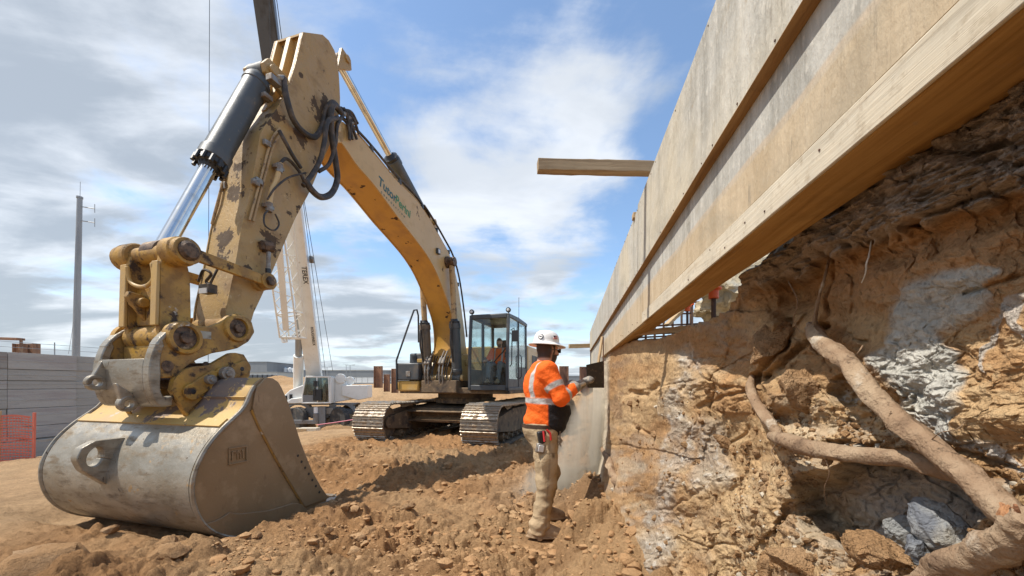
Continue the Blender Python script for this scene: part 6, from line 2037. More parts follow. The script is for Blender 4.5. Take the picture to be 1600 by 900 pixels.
# ------------------------------------------------------------------ board-formed concrete wall at the left
def left_wall():
    x00 = -20.8
    z0, z1 = -1.1, 0.0
    # heights of the joints at the reference depth, read off the photo at px 60
    rows = [552.5, 578.0, 595.0, 608.0, 637.0, 665.0, 684.5]
    Yr = -x00 / ((800 - 60) / FPX - .15) * 1.0
    Yr = x00 / ((60 - 800) / FPX - .15)
    zs = [CH + (HZ - r) / FPX * Yr for r in rows]
    M = Matrix.Translation((x00, 0, 0)) @ Matrix.Rotation(math.atan2(1, .15), 4, 'Z')
    w = thing('concrete_wall', 'long grey board formed concrete retaining wall at the left of the pit', 'wall', mat=M)
    bays = [6.0, 9.0, 12.0, 14.2, 16.2, 18.0, 20.4]
    rg = random.Random(2)
    for i in range(len(bays) - 1):
        for j in range(len(zs) - 1):
            mb = MB()
            a, b = bays[i] * KA + .008, bays[i + 1] * KA - .008
            k = rg.uniform(-.03, .03) + (-.07 if i >= 4 else 0)
            zt, zb = zs[j] - .008, zs[j + 1] + .008
            V = []
            mb.bx(a, b, -k, .30, zb, zt)
            # faint board ridge in the middle of each lift
            zm = zb + (zt - zb) * rg.uniform(.35, .65)
            mb.bx(a, b, -k - .010, -k + .01, zm - .014, zm + .014)
            mb.build('panel', MAT[rg.choice(('conc', 'conc_b', 'conc_c', 'conc'))], w, bevel=.012)
    mb = MB(); mb.bx(bays[0] * KA, bays[-1] * KA, .08, .34, zs[-1] - 1.0, zs[0] - .03); mb.build('wall_core', MAT['conc'], w)
    mb = MB(); mb.bx(bays[0] * KA, bays[-1] * KA, -.22, .3, -2.4, zs[-1] - .04); mb.mi = 1; mb.bx(bays[0] * KA, bays[-1] * KA, -.24, -.221, -2.4, zs[-1] - .16); mb.build('footing', [MAT['conc2'], MAT['conc']], w, bevel=.02)
    # guard wire on top
    mb = MB()
    for x in np.arange(bays[0], bays[-1] + .1, 2.4): mb.cyl((x * KA, .15, zs[0] - .1), (x * KA, .15, zs[0] + .5), .018, n=6)
    for h in (.24, .44): mb.tube([(bays[0] * KA, .15, zs[0] + h), ((bays[0] + bays[-1]) / 2 * KA, .15, zs[0] + h - .05), (bays[-1] * KA, .15, zs[0] + h)], .008, 5, smoothn=12)
    mb.build('guard_wire', MAT['galv'], w)
    return zs[0]


WALL_TOP = left_wall()


def barrier():
    """orange mesh barrier in front of the wall"""
    a, b = W(-150, 722, 9.6), W(50, 723, 10.6)
    t = thing('barrier_fence', 'orange plastic mesh barrier fence standing before the concrete wall', 'barrier', (b.x, b.y, b.z))
    d = (b - a); L = d.length; d.normalize()
    H = 1.26
    mb = MB()
    n = int(L / .06)
    for i in range(n):
        s = i / n
        p = a.lerp(b, s); sag = .04 * math.sin(s * 9)
        mb.bar(p + Vector((0, .012 * math.sin(i), .04)), p + Vector((.02 * math.sin(i * .7), 0, H - .03 + sag)), .014, .004, d)
    for j in range(17):
        z = .05 + j * (H - .08) / 16
        pts = [a.lerp(b, s) + Vector((0, .03 * math.sin(s * 14 + j), z + .04 * math.sin(s * 9) * z)) for s in np.linspace(0, 1, 24)]
        for p, q in zip(pts[:-1], pts[1:]): mb.bar(p, q, .004, .055 if j in (0, 16, 8) else .036, (d.y, -d.x, 0))
    mb.build('net', MAT['orange_net'], t, world=True, smooth=0)
    for s in (.0, .35, .70, .992):
        p = a.lerp(b, s); mb = MB(); mb.bar(p + Vector((0, .05, -.2)), p + Vector((0.03, .05, H + .12)), .05, .05); mb.build('post', MAT['wood'] if s < .9 else MAT['orange_net'], t, world=True)


barrier()


def h_pile(p, q_top, Y, wpx, label, q_bot=None, rz=0.0, group='rusty steel piles standing in the ground', mat='rust'):
    """upright rolled steel pile; flanges and web"""
    c = W(p, q_top, Y)
    wd = wpx / FPX * Y
    zb = W(p, q_bot, Y).z if q_bot else float(ground_base(np.float64(c.x), np.float64(c.y))) - .5
    t = thing('steel_pile', label, 'pile', (c.x, c.y, zb), rz, group)
    H = c.z - zb
    tf = max(.02, wd * .07)
    for nm, args in (('flange', (-wd / 2, -wd / 2 + tf, -wd * .3, wd * .3)), ('flange', (wd / 2 - tf, wd / 2, -wd * .3, wd * .3)), ('web', (-wd / 2 + tf, wd / 2 - tf, -tf * .4, tf * .4))):
        mb = MB(); mb.bx(*args, 0, H); mb.build(nm, MAT[mat], t, bevel=.004)
    mb = MB()
    for s in (-.2, .2): mb.cyl((s * wd, -tf * .42, H - wd * .2), (s * wd, -tf * .42 - .004, H - wd * .2), wd * .06, n=10)
    mb.build('bolt_hole', MAT['plain_black'], t, each=True)


h_pile(591, 572, 17, 12, 'tallest rusty steel pile, left of the three by the excavator', 606)
h_pile(604.5, 585, 16.6, 8.5, 'shortest rusty steel pile, in the middle of the three by the excavator', 612)
h_pile(617, 576, 16.2, 9.5, 'rusty steel pile on the right of the three, next to the handrail', 614)
h_pile(881, 572, 15, 14, 'rusty steel pile seen between the worker and his gloves')
h_pile(913, 573, 15.5, 14, 'rusty steel pile seen just above the glove on the handle')
h_pile(31, 537, 17.5, 14, 'rusty pile head behind the top of the left wall, nearer the frame edge')
h_pile(49, 537, 17.8, 17, 'broad rusty pile head behind the top of the left wall, beside the other')
for p, q, r in ((20, 529, 1),):
    a, b = W(-60, 527, 17), W(33, 530, 17)
    t = thing('steel_waler', 'pale rusty steel beam end above the left wall at the frame edge', 'beam', a)
    mb = MB(); mb.bar(a, b, .3, .10); mb.build('beam', MAT['rust'], t, world=True, bevel=.01)
    mb = MB(); mb.bar(b + Vector((0, 0, -.05)), b + Vector((0, 0, -.8)), .06, .08); mb.build('strut', MAT['rust'], t, world=True)


def radio_pole():
    Y = 26
    base = W(118.5, 560, Y)
    t = thing('radio_pole', 'tall grey tapered steel pole with two aerials behind the left wall', 'pole', (base.x, base.y, base.z - 1))
    top = W(124.5, 310, Y)
    mb = MB()
    n = 12
    for k in range(n):
        a, b = base.lerp(top, k / n) if k else base + Vector((0, 0, -1)), base.lerp(top, (k + 1) / n)
        mb.cyl(a, b, .20 - .06 * k / n, .20 - .06 * (k + 1) / n, 14, cap=(k == n - 1))
    mb.cyl(top, top + Vector((0, 0, .12)), .17, n=14)
    mb.build('shaft', MAT['galv'], t, world=True)
    mb = MB(); mb.cyl(W(125, 310, Y), W(125.5, 284, Y), .014, n=6); mb.build('whip_aerial', MAT['galv'], t, world=True)
    for q in (323, 345):
        mb = MB(); a, b = W(128, q, Y), W(148, q + 3, Y); mb.cyl(a, b, .03, n=6); mb.cyl(b + Vector((0, 0, -.28)), b + Vector((0, 0, .30)), .02, n=6); mb.build('aerial', MAT['galv'], t, world=True)
    mb = MB(); mb.tube([W(117, 553, Y - .3), W(116, 540, Y - .3), W(115.5, 480, Y - .3), W(117, 420, Y - .3), W(119, 370, Y - .3)], .025, 5, smoothn=20); mb.tube([W(107, 553, Y - .3), W(111, 530, Y - .3), W(115, 500, Y - .3)], .012, 5); mb.build('cable', MAT['galv'], t, world=True)


radio_pole()


# ------------------------------------------------------------------ the rough-terrain crane
CRY = 28.0
def C_(p, q, dy=0.0): return W(p, q, CRY + dy)


def crane():
    g = C_(500, 669)
    t = thing('mobile_crane', 'white and grey rough terrain crane with its telescopic boom raised behind the excavator', 'crane', (g.x, g.y, g.z))
    gz = g.z
    S = CRY / FPX          # metres per pixel there
    def wheel(p, q, r, dy):
        c = C_(p, q, dy)
        w = thing('wheel', None, None); w.parent = t; WM[w] = WM[t]
        mb = MB(); ax = Vector((-.45, -1, 0)).normalized()
        w_ = .24
        mb.rev([(r * .60, -w_), (r * .92, -w_), (r, -w_ * .7), (r, w_ * .7), (r * .92, w_), (r * .60, w_)], c, ax, 28)
        for k in range(26):
            a = k / 26 * 6.283; _, u, v = frame(ax)
            d = u * math.cos(a) + v * math.sin(a)
            for sgn in (-1, 1): mb.box(c + d * r * .995 + ax * sgn * w_ * .45, (.06, .06, .06), None)
        mb.build('tyre', MAT['tyre'], w, world=True, smooth=30)
        mb = MB(); mb.rev([(r * .60, -.1), (r * .60, .20), (r * .52, .12), (r * .25, .10), (r * .22, .22), (.001, .23)], c, ax, 22); mb.build('rim', MAT['galv'], w, world=True)
    wheel(466.5, 654, .82, -.28); wheel(531, 654, .82, -.28)
    wheel(460, 653, .78, 1.9); wheel(515, 655, .76, 2.0)
    # chassis and mudguards
    fwd = (C_(460, 640) - C_(535, 640)); fwd.z = 0; fwd.normalize()
    fwd = Vector((-.985, -.17, 0)).normalized()
    side = Vector((-fwd.y, fwd.x, 0)); side = -side if side.y > 0 else side       # towards the camera
    O = C_(500, 660)
    Mx = Matrix((fwd, side, Vector((0, 0, 1)))).transposed()
    def L(a, s, z): return O + fwd * a + side * s + Vector((0, 0, z))
    def boxm(mb, a0, a1, s0, s1, z0, z1): mb.box(L((a0 + a1) / 2, (s0 + s1) / 2, (z0 + z1) / 2), (abs(a1 - a0), abs(s1 - s0), abs(z1 - z0)), Mx)
    def prof(mb, pts, s0, s1): mb.prism(pts, lambda a, z, s: L(a, s, z), s0, s1)
    mb = MB(); boxm(mb, -2.2, 2.6, -1.9, -.3, .35, .95); boxm(mb, -1.4, 1.0, -.3, -.05, .45, 1.15); mb.build('chassis', MAT['crane_grey'], t, world=True, bevel=.03)
    for a in (1.55, -1.45):
        mb = MB()
        pts_o = [(a + 1.04 * math.cos(q), (1.285 if math.sin(q) > .45 else .42 + .98 * math.sin(q))) for q in np.linspace(-.12, math.pi + .12, 15)]
        pts_i = [(a + .90 * math.cos(q), .42 + .88 * math.sin(q)) for q in np.linspace(-.12, math.pi + .12, 15)]
        mb.strip(pts_o, pts_i, lambda x, z, s: L(x, s, z), -.45, -.04, 15)
        mb.build('mudguard', MAT['crane_grey'], t, world=True, bevel=.02)
    mb = MB(); boxm(mb, -2.35, -.6, -1.9, -.05, 1.22, 1.34); boxm(mb, -.6, 2.6, -1.9, -.05, 1.27, 1.36); mb.build('deck', MAT['crane_grey'], t, world=True, bevel=.03)
    # carrier nose with the sloping white hood
    mb = MB(); prof(mb, [(3.05, .75), (3.05, 1.35), (2.1, 2.35), (.7, 2.95), (.7, 1.40), (2.4, 1.40)], -1.7, -.15); mb.build('hood', MAT['white'], t, world=True, bevel=.05)
    mb = MB(); prof(mb, [(2.35, 1.40), (1.0, 1.40), (.2, 1.40), (.2, 1.62), (1.0, 1.85), (1.9, 1.75)], -.145, .12); mb.build('front_deck', MAT['white'], t, world=True, bevel=.04)
    mb = MB(); boxm(mb, 1.9, 2.1, -.14, -.1, 1.7, 2.05); boxm(mb, 2.25, 2.45, -.14, -.1, 1.65, 1.95); mb.build('hood_vent', MAT['plain_black'], t, world=True)
    # superstructure
    mb = MB(); prof(mb, [(-.75, 1.40), (.1, 1.40), (.1, 2.2), (-.4, 3.2), (-1.4, 3.25), (-2.0, 2.6), (-2.0, 1.62)], -1.6, -.25); mb.build('turret', MAT['white'], t, world=True, bevel=.05)
    mb = MB(); prof(mb, [(-1.5, 1.95), (-1.5, 2.72), (-3.3, 2.72), (-3.3, 1.75), (-2.6, 1.6)], -1.9, .0); mb.build('counterweight', MAT['white'], t, world=True, bevel=.05)
    mb = MB(); mb.cyl(L(-1.35, -.5, 3.2), L(-1.35, -.15, 3.2), .36, n=20); mb.cyl(L(-1.95, -.8, 3.05), L(-1.95, -.4, 3.05), .30, n=18); mb.build('winch', MAT['white'], t, world=True, bevel=.02)
    # cab
    cb = thing('crane_cab', None, None); cb.parent = t; WM[cb] = WM[t]
    mb = MB()
    a0, a1, s0, s1, z0, z1 = -.95, .95, -.25, .75, 1.42, 3.30
    for s in (s0 + .05, s1 - .05):
        mb.bar(L(a1, s, z0 + .6), L(a1 - .22, s, z1), .08, .08); mb.bar(L(a0 + .1, s, z0), L(a0 + .15, s, z1), .09, .09); mb.bar(L(a1 - 1.0, s, z0), L(a1 - .95, s, z1), .07, .09)
        mb.bar(L(a0, s, z1), L(a1 - .2, s, z1), .09, .09); mb.bar(L(a0, s, z0 + .04), L(a1, s, z0 + .04), .09, .1); mb.bar(L(a1, s, z0), L(a1, s, z0 + .65), .08, .08)
    boxm(mb, a0 + .1, a1 - .2, s0, s1, z1, z1 + .07); boxm(mb, a1 - .05, a1 + .03, s0 + .05, s1 - .05, z0, z0 + .55)
    boxm(mb, a0, a0 + .08, s0 + .05, s1 - .05, z0, z1)
    mb.build('cab_frame', MAT['white'], cb, world=True, bevel=.02)
    def pane(V, nm='windscreen', mat='glass_dusty'):
        mb = MB(); mb.add(V, [(0, 1, 2, 3)]); o = mb.build(nm, MAT[mat], cb, world=True, smooth=0); so_ = o.modifiers.new('thick', 'SOLIDIFY'); so_.thickness = .01
    pane([L(a1 + .01, s0 + .09, z0 + .56), L(a1 + .01, s1 - .09, z0 + .56), L(a1 - .2, s1 - .09, z1 - .04), L(a1 - .2, s0 + .09, z1 - .04)])
    pane([L(a1 - .06, s1 - .04, z0 + .62), L(a1 - .94, s1 - .04, z0 + .62), L(a1 - .91, s1 - .04, z1 - .05), L(a1 - .26, s1 - .04, z1 - .05)], 'side_pane')
    pane([L(a0 + .82, s1 - .04, z0 + .1), L(a0 + .2, s1 - .04, z0 + .1), L(a0 + .22, s1 - .04, z1 - .05), L(a0 + .86, s1 - .04, z1 - .05)], 'door_pane')
    mb = MB(); boxm(mb, a1 - .94, a1 - .05, s1 - .07, s1 - .02, z0 + .1, z0 + .60); mb.build('side_panel', MAT['crane_grey'], cb, world=True)
    mb = MB(); boxm(mb, -.5, .0, .05, .45, z0 + .1, z0 + .65); boxm(mb, -.6, -.45, .05, .45, z0 + .6, z0 + 1.4); boxm(mb, .3, .6, .0, .6, z0 + .1, z0 + .9); mb.build('cab_seat', MAT['seat'], cb, world=True, bevel=.04)
    mb = MB(); mb.tube([L(.05, s1 + .02, z0 + .2), L(.05, s1 + .22, z0 + .9), L(.05, s1 + .2, z1 - .3)], .03, 6); boxm(mb, -.1, .15, s1 + .12, s1 + .2, z0 + 1.2, z0 + 1.6); boxm(mb, -.35, .2, s1 + .0, s1 + .12, z0 + .2, z0 + 1.0); mb.build('mirror_and_tank', MAT['plain_black'], cb, world=True)
    mb = MB(); boxm(mb, -.9, -.2, .01, .08, .62, 1.05); mb.build('step_plate', MAT['conc2'], t, world=True)
    # outrigger beam, jack and pads in front
    mb = MB(); mb.bar(L(2.35, .55, .14), L(-.05, .55, .08), .18, .28); mb.build('outrigger_beam', MAT['crane_grey'], t, world=True, bevel=.02)
    mb = MB(); mb.cyl(L(.12, .5, .15), L(.12, .5, 1.15), .15, n=14); mb.mi = 1; mb.cyl(L(.12, .5, .16), L(.12, .5, .72), .19, n=14); boxm(mb, -.5, -.05, .28, .5, -.3, 1.2); mb.build('outrigger_jack', [MAT['far_white'], MAT['crane_grey']], t, world=True, bevel=.01)
    # boom: base section, then thinner ones, leaning back over the camera side
    b0, b1 = W(495, 607, 30.0), W(460, 345, 22.7)
    d = (b1 - b0).normalized()
    sd_ = Vector((1, .35, 0)); sd_ = (sd_ - d * sd_.dot(d)).normalized()
    foot = b0 - d * .2
    full = (b1 - b0).length
    bm = thing('telescopic_boom', None, None); bm.parent = t; WM[bm] = WM[t]
    def sect(nm, p0, p1, w, h, mat):
        mb = MB()
        up = sd_.cross(d)
        ring = [(-.5, -.5), (.5, -.5), (.5, .12), (.36, .38), (.12, .5), (-.12, .5), (-.36, .38), (-.5, .12)]
        V = [p + sd_ * (x * w) + up * (-y * h) for p in (p0, p1) for x, y in ring]
        n = 8
        mb.add(V, [tuple(range(n - 1, -1, -1)), tuple(range(n, 2 * n))] + [(i, (i + 1) % n, n + (i + 1) % n, n + i) for i in range(n)])
        return mb.build(nm, MAT[mat], bm, world=True, bevel=.03)
    tip = W(388, 20, 13.4)
    d2 = d
    e1 = b1 + d * 1.5
    sect('base_section', foot, e1, 1.0, 1.10, 'white')
    lens_ = [e1 + d * k for k in (0, 4.2, 8.6, 9.5)]
    # where the dark inner sections show past the stick
    sect('inner_section', e1 - d * .2, lens_[1], .93, .97, 'crane_dark')
    sect('inner_section', lens_[1], lens_[2] + d * 12, .80, .84, 'crane_dark')
    mb = MB(); up = sd_.cross(d)
    for k, p in ((.0, e1),):
        mb.bar(p - d * .15, p + d * .10, 1.18, 1.20, sd_)
    mb.build('section_collar', MAT['white'], bm, world=True, bevel=.02)
    mb = MB()
    p = b0.lerp(b1, .82) + sd_ * .56
    mb.cyl(p, p + sd_ * .25, .22, n=14); mb.build('hose_reel', MAT['crane_grey'], bm, world=True)
    mb = MB(); p = b0.lerp(b1, .62); mb.bar(p - d * .25 - up * .58, p + d * .25 - up * .58, .5, .2, sd_); mb.build('cylinder_shoe', MAT['white'], bm, world=True, bevel=.03)
    # collar seen above the stick head
    pc = None
    # lettering along the base section
    def text(body, s, size, off):
        cu = bpy.data.curves.new('lettering', 'FONT'); cu.body = body; cu.size = size; cu.extrude = .002; cu.offset = .01 * size
        cu.materials.append(MAT['plain_black'])
        o = link_text('lettering', cu, bm)
        X = -d; up_ = sd_.cross(d)
        Z = (up_ if (up_.dot(Vector((0, -1, 0))) > 0) else -up_)
        Y_ = Z.cross(X)
        p = b0 + d * (full * s) + sd_ * off + Z * .575
        M = Matrix((X, Y_, Z)).transposed().to_4x4(); M.translation = p
        o.matrix_basis = WM[bm].inverted() @ M
    text('TEREX', .80, .40, .16)
    text('ROUGHNECK', .46, .24, .22)
    # lift cylinder
    ca, cb_ = W(466, 610, 29.0), W(467, 470, 25.4)
    cm = ca.lerp(cb_, .42)
    mb = MB(); mb.cyl(ca, cm, .33, n=18); mb.build('lift_cylinder', MAT['white'], t, world=True)
    mb = MB(); mb.cyl(cm, cb_, .22, n=16); mb.build('lift_rod', MAT['galv'], t, world=True)
    # ropes along the boom
    for nm, pts in (('hoist_rope', [W(474, 318, 22.0), W(511, 600, 30.0)]), ('hoist_rope', [W(478, 330, 22.4), W(520, 580, 30.5)])):
        mb = MB(); mb.cyl(pts[0] + (pts[0] - pts[1]) * .9, pts[1], .016, n=5); mb.build(nm, MAT['plain_black'], t, world=True)
    mb = MB(); mb.cyl(W(328.5, -300, 19.0), W(325, 640, 19.0), .013, n=5); mb.build('hook_rope', MAT['plain_black'], t, world=True)
    mb = MB(); mb.cyl(W(414, -200, 13.5), W(424, 110, 15.3), .010, n=5); mb.build('hoist_rope', MAT['plain_black'], t, world=True)
    # lattice jib folded along the boom
    j = thing('lattice_jib', None, None); j.parent = t; WM[j] = WM[t]
    A = [W(437, 527, 25.0), W(465, 527, 25.5)]
    B = [W(410, 360, 20.6), W(436, 330, 20.8)]
    dep = Vector((.25, .9, 0)).normalized() * .75
    P0 = [A[0], A[1], A[1] + dep, A[0] + dep]; P1 = [B[0] + Vector((0, 0, .6)), B[1] + Vector((0, 0, .6)), B[1] + dep + Vector((0, 0, .6)), B[0] + dep + Vector((0, 0, .6))]
    mb = MB()
    for a, b in zip(P0, P1): mb.cyl(a, b, .055, n=8)
    mb.build('chord', MAT['white'], j, world=True)
    mb = MB()
    n = 9
    for k in range(4):
        k2 = (k + 1) % 4
        for i in range(n):
            s0, s1 = i / n, (i + 1) / n
            p, q = (P0[k].lerp(P1[k], s0), P0[k2].lerp(P1[k2], s1)) if i % 2 == 0 else (P0[k2].lerp(P1[k2], s0), P0[k].lerp(P1[k], s1))
            mb.cyl(p, q, .028, n=6)
        mb.cyl(P0[k], P0[k2], .06, n=8); mb.cyl(P0[k].lerp(P1[k], .22), P0[k2].lerp(P1[k2], .22), .045, n=8)
    mb.build('lacing', MAT['white'], j, world=True)
    mb = MB(); mb.bar(A[0] + Vector((.1, .3, .1)), A[0] + Vector((.15, .3, -.3)), .2, .3); mb.bar(A[1] + Vector((0, .2, .5)), A[0] + Vector((.4, .3, -.1)), .12, .12); mb.build('jib_head', MAT['white'], j, world=True)
    o1, o2 = W(447, 515, 25.0), W(430, 335, 20.5)
    mb = MB(); mb.bar(o1, o2 + Vector((0, 0, .8)), .34, .30); mb.build('jib_extension', MAT['white'], j, world=True, bevel=.02)


crane()


# the upper boom collar: where the next section leaves the dark one, above the excavator's head
def planks():
    Y = 18.5
    for p, q, w, d_, h, lab, mat, nm in [(466, 673, 1.1, .5, .26, 'orange brown timber crate in front of the crane outrigger', 'wood', 'timber_block'), (483, 672, .95, .45, .24, 'pale timber block beside the orange brown one under the crane', 'plate_face', 'timber_block')]:
        c = W(p, q, 20); mb = MB(); mb.bx(-w / 2, w / 2, -d_ / 2, d_ / 2, -h / 2, h / 2); o = mb.build(nm, MAT[mat], bevel=.01); o.location = c; tag(o, lab, 'timber', 'timbers lying before the crane')
    for i, (p, q, w, d_, lab) in enumerate([(472, 684, 1.2, .9, 'white sheet lying on the ground before the crane'), (452, 683, .8, .5, 'second pale board partly hidden by the bucket edge'), (468, 679, 1.2, .2, 'dark narrow board behind the white sheet on the ground')]):
        c = W(p, q, 16.8 + i * .2); mb = MB(); mb.bx(-w / 2, w / 2, -d_ / 2, d_ / 2, -.03, .03); o = mb.build('board', MAT['far_white' if i < 2 else 'crane_grey'], bevel=.004); o.location = (c.x, c.y, float(ground_z(c.x, c.y)) + .05); o.rotation_euler = (0, .03, .3 * i - .2); tag(o, lab, 'board', 'boards on the ground before the crane')
    mb = MB(); mb.tube([W(495, 664, 22), W(505, 662.5, 22), W(520, 660.5, 22), W(556, 655, 22)], .022, 5, smoothn=16); tag(mb.build('barrier_tape', MAT['tape']), 'thin pink tape strung level in front of the crane wheels', 'tape')


planks()


# ------------------------------------------------------------------ far side: town edge
def building(name, label, p0, p1, qt, qb, Y, depth, mat, win=None, cat='building', group=None, roof=None, parapet=True):
    a, b = W(p0, qb, Y), W(p1, qb, Y)
    top = W(p0, qt, Y).z
    t = thing(name, label, cat, ((a.x + b.x) / 2, Y, a.z - 3), group=group)
    mb = MB(); mb.bx(a.x, b.x, Y, Y + depth, a.z - 3, top); mb.build('wall', MAT[mat], t, world=True)
    mb = MB(); mb.bx(a.x - .2, b.x + .2, Y - .15, Y + depth + .2, top + .01, top + .35); mb.build('roof', MAT[roof or 'far_grey'], t, world=True)
    if win:
        n, w_, qa, qc = win
        for i in range(n):
            x = a.x + (b.x - a.x) * (i + .5) / n
            za, zc = W(0, qa, Y).z, W(0, qc, Y).z
            mb = MB(); mb.bx(x - w_ / 2 - .1, x + w_ / 2 + .1, Y - .1, Y - .005, zc - .1, za + .1); f = mb.build('window', MAT['far_pale'], t, world=True)
            mb = MB(); mb.bx(x - w_ / 2, x + w_ / 2, Y - .13, Y - .101, zc, za); mb.build('pane', MAT['far_dark'], f, world=True)
    return t


building('factory', 'dark grey box shaped factory at the left behind the white offices', 385, 417, 566, 600, 190, 30, 'far_grey')
building('office', 'low pale office with a row of dark windows right of the bucket linkage', 380, 433, 582, 602, 150, 18, 'far_pale', (7, 2.2, 586, 592))
building('warehouse', 'grey shed left of the white tanks behind the crane', 417, 444, 577, 604, 230, 30, 'far_grey')
building('warehouse', 'middle grey shed behind the crane boom foot', 436, 512, 579, 604, 240, 30, 'far_grey')
building('warehouse', 'long low grey warehouse reaching from the crane to the steel piles', 506, 652, 579, 602, 210, 40, 'far_grey', roof='far_pale')
building('warehouse', 'low grey building just visible left of the worker helmet', 640, 700, 580, 602, 215, 40, 'far_grey')
building('warehouse', 'grey far shed visible between the worker and the shuttering', 860, 935, 588, 603, 260, 30, 'far_grey')
for i, (p, lab) in enumerate(((446, 'left white storage tank on the skyline'), (453, 'right white storage tank on the skyline'), (460, 'third white storage tank, half behind the crane cylinder'))):
    c = W(p, 600, 205); r = 3 / FPX * 205
    mb = MB(); mb.rev([(r, 0), (r, (600 - 576) / FPX * 205), (r * .96, (600 - 575.4) / FPX * 205), (.01, (600 - 574) / FPX * 205)], c, (0, 0, 1), 20); tag(mb.build('storage_tank', MAT['far_white']), lab, 'tank', 'white tanks on the skyline')
c = W(575, 595, 140)
mb = MB(); mb.bx(c.x - 4.3, c.x + 4.3, 139, 142, c.z - .8, c.z + .9); tag(mb.build('white_trailer', MAT['far_white'], bevel=.05), 'white box trailer parked before the long grey warehouse', 'trailer')
for i, (p, q, Y, lab) in enumerate([(547, 571, 120, 'street lamp with a double arm before the long warehouse'), (511, 574, 130, 'street lamp just right of the crane boom'), (541, 570, 150, 'slim mast left of the double street lamp'), (519, 590, 150, 'short post on the skyline right of the crane')]):
    b_, t_ = W(p, 603, Y), W(p, q, Y)
    t = thing('street_lamp', lab, 'lamp post', b_, group='posts on the skyline')
    mb = MB(); mb.cyl(b_ - Vector((0, 0, 1.5)), t_, .12, .08, 8); mb.build('post', MAT['galv'], t, world=True)
    if i < 2:
        for s in (-1, 1):
            mb = MB(); mb.bar(t_, t_ + Vector((s * 1.1, 0, .15)), .08, .08); mb.bar(t_ + Vector((s * .7, 0, .1)), t_ + Vector((s * 1.5, 0, .16)), .35, .14); mb.build('arm', MAT['galv'], t, world=True)


def far_fence():
    a, b = W(370, 605, 95), W(640, 605, 80)
    t = thing('site_fence', 'thin wire fence along the far rim of the pit', 'fence', a)
    mb = MB()
    for i in range(34): p = a.lerp(b, i / 33); mb.cyl(p - Vector((0, 0, 1)), p + Vector((0, 0, 2.2)), .05, n=5)
    mb.build('posts', MAT['galv'], t, world=True)
    mb = MB()
    for h in (.4, 1.2, 2.1): mb.cyl(a + Vector((0, 0, h)), b + Vector((0, 0, h)), .03, n=4)
    mb.build('wires', MAT['galv'], t, world=True)


far_fence()


def mounds():
    """heaps of spoil beyond the crane and before the piles"""
    for i, (p, q, Y, rx, ry, h, lab) in enumerate([(448, 640, 42, 7.5, 4.0, 1.1, 'brown spoil heap between the bucket and the crane cab'), (590, 636, 22, 1.7, 1.4, 1.20, 'tan spoil heap at the foot of the rusty piles behind the left track'),
                                                  (560, 628, 30, 4.4, 3.0, 1.7, 'spoil heap directly behind the crane counterweight'), (640, 630, 17.5, 2.4, 1.3, .85, 'low spoil heap under the storage box side of the excavator'), (900, 628, 16, 2.6, 2.4, 1.5, 'dusty spoil heap behind the falling dust')]):
        c = W(p, q, Y)
        n = 70
        gx, gy = np.meshgrid(np.linspace(-1, 1, n), np.linspace(-1, 1, n), indexing='ij')
        r = np.hypot(gx, gy)
        z = h * np.maximum(1 - r, 0) ** .8 * (1 + .35 * fbm(gx * 2.2 + i * 5, gy * 2.2, oct=4)) + .10 * ridged(gx * 4 + i, gy * 3, 0, 4) * (r < 1) + .04 * fbm(gx * 12, gy * 12 + i, oct=4) - .5 * (r > .97)
        me = np_mesh('spoil_heap', np.stack([gx * rx, gy * ry, z], -1).reshape(-1, 3), grid_faces(n, n)[:, ::-1], [MAT['soil_pad']])
        o = link('spoil_heap', me); o.location = (c.x, c.y, float(ground_base(np.float64(c.x), np.float64(c.y))) - .1)
        tag(o, lab, 'spoil heap', 'spoil heaps in the pit')


mounds()

# ------------------------------------------------------------------ people
def lerp3(a, b, t): return tuple(a[i] + (b[i] - a[i]) * t for i in range(3))


def union(parts, k):
    r = parts[0]
    for p in parts[1:]: r = smin(r, p, k)
    return r


ORANGE = np.array((0.90, 0.145, 0.018)); BLACKC = np.array((0.022, 0.021, 0.024)); SILVER = np.array((0.46, 0.45, 0.43))
KHAKI = np.array((0.40, 0.30, 0.185))
SKIN = np.array((0.55, 0.315, 0.215)); HAIR = np.array((0.045, 0.025, 0.016))


def hand_sdf(x, y, z, wrist, palm, fdir, spread, curl, thumb, s=1.0):
    """palm plus five bent fingers; fdir along the fingers, spread across the knuckles, curl the way they close"""
    wrist, palm, fdir, spread, curl = (np.array(v, float) for v in (wrist, palm, fdir, spread, curl))
    f = sd_cap(x, y, z, wrist, palm, .030 * s, .034 * s)
    for k in (-1, 0, 1): f = smin(f, sd_cap(x, y, z, palm + spread * .018 * k - fdir * .02, palm + spread * .024 * k + fdir * .035, .020 * s, .016 * s), .015)
    for k, ln in enumerate((.92, 1.0, .95, .78)):
        b = palm + spread * (.033 - .022 * k) * s + fdir * .042 * s
        a1 = b + (fdir * .55 + curl * .60) * .040 * ln * s
        a2 = a1 + (-fdir * .25 + curl * .95) * .030 * ln * s
        a3 = a2 + (-fdir * .90 + curl * .25) * .024 * ln * s
        fg = np.minimum(np.minimum(sd_cap(x, y, z, b, a1, .0125 * s, .0115 * s), sd_cap(x, y, z, a1, a2, .0115 * s, .0105 * s)), sd_cap(x, y, z, a2, a3, .0105 * s, .0095 * s))
        f = smin(f, fg, .006)
    t = np.array(thumb, float)
    tb = palm - fdir * .012 * s + spread * .030 * s
    t1 = tb + t * .040 * s + curl * .012 * s
    t2 = t1 + (t * .5 + fdir * .6 + curl * .5) * .032 * s
    return smin(f, np.minimum(sd_cap(x, y, z, tb, t1, .016 * s, .0135 * s), sd_cap(x, y, z, t1, t2, .0135 * s, .011 * s)), .008)


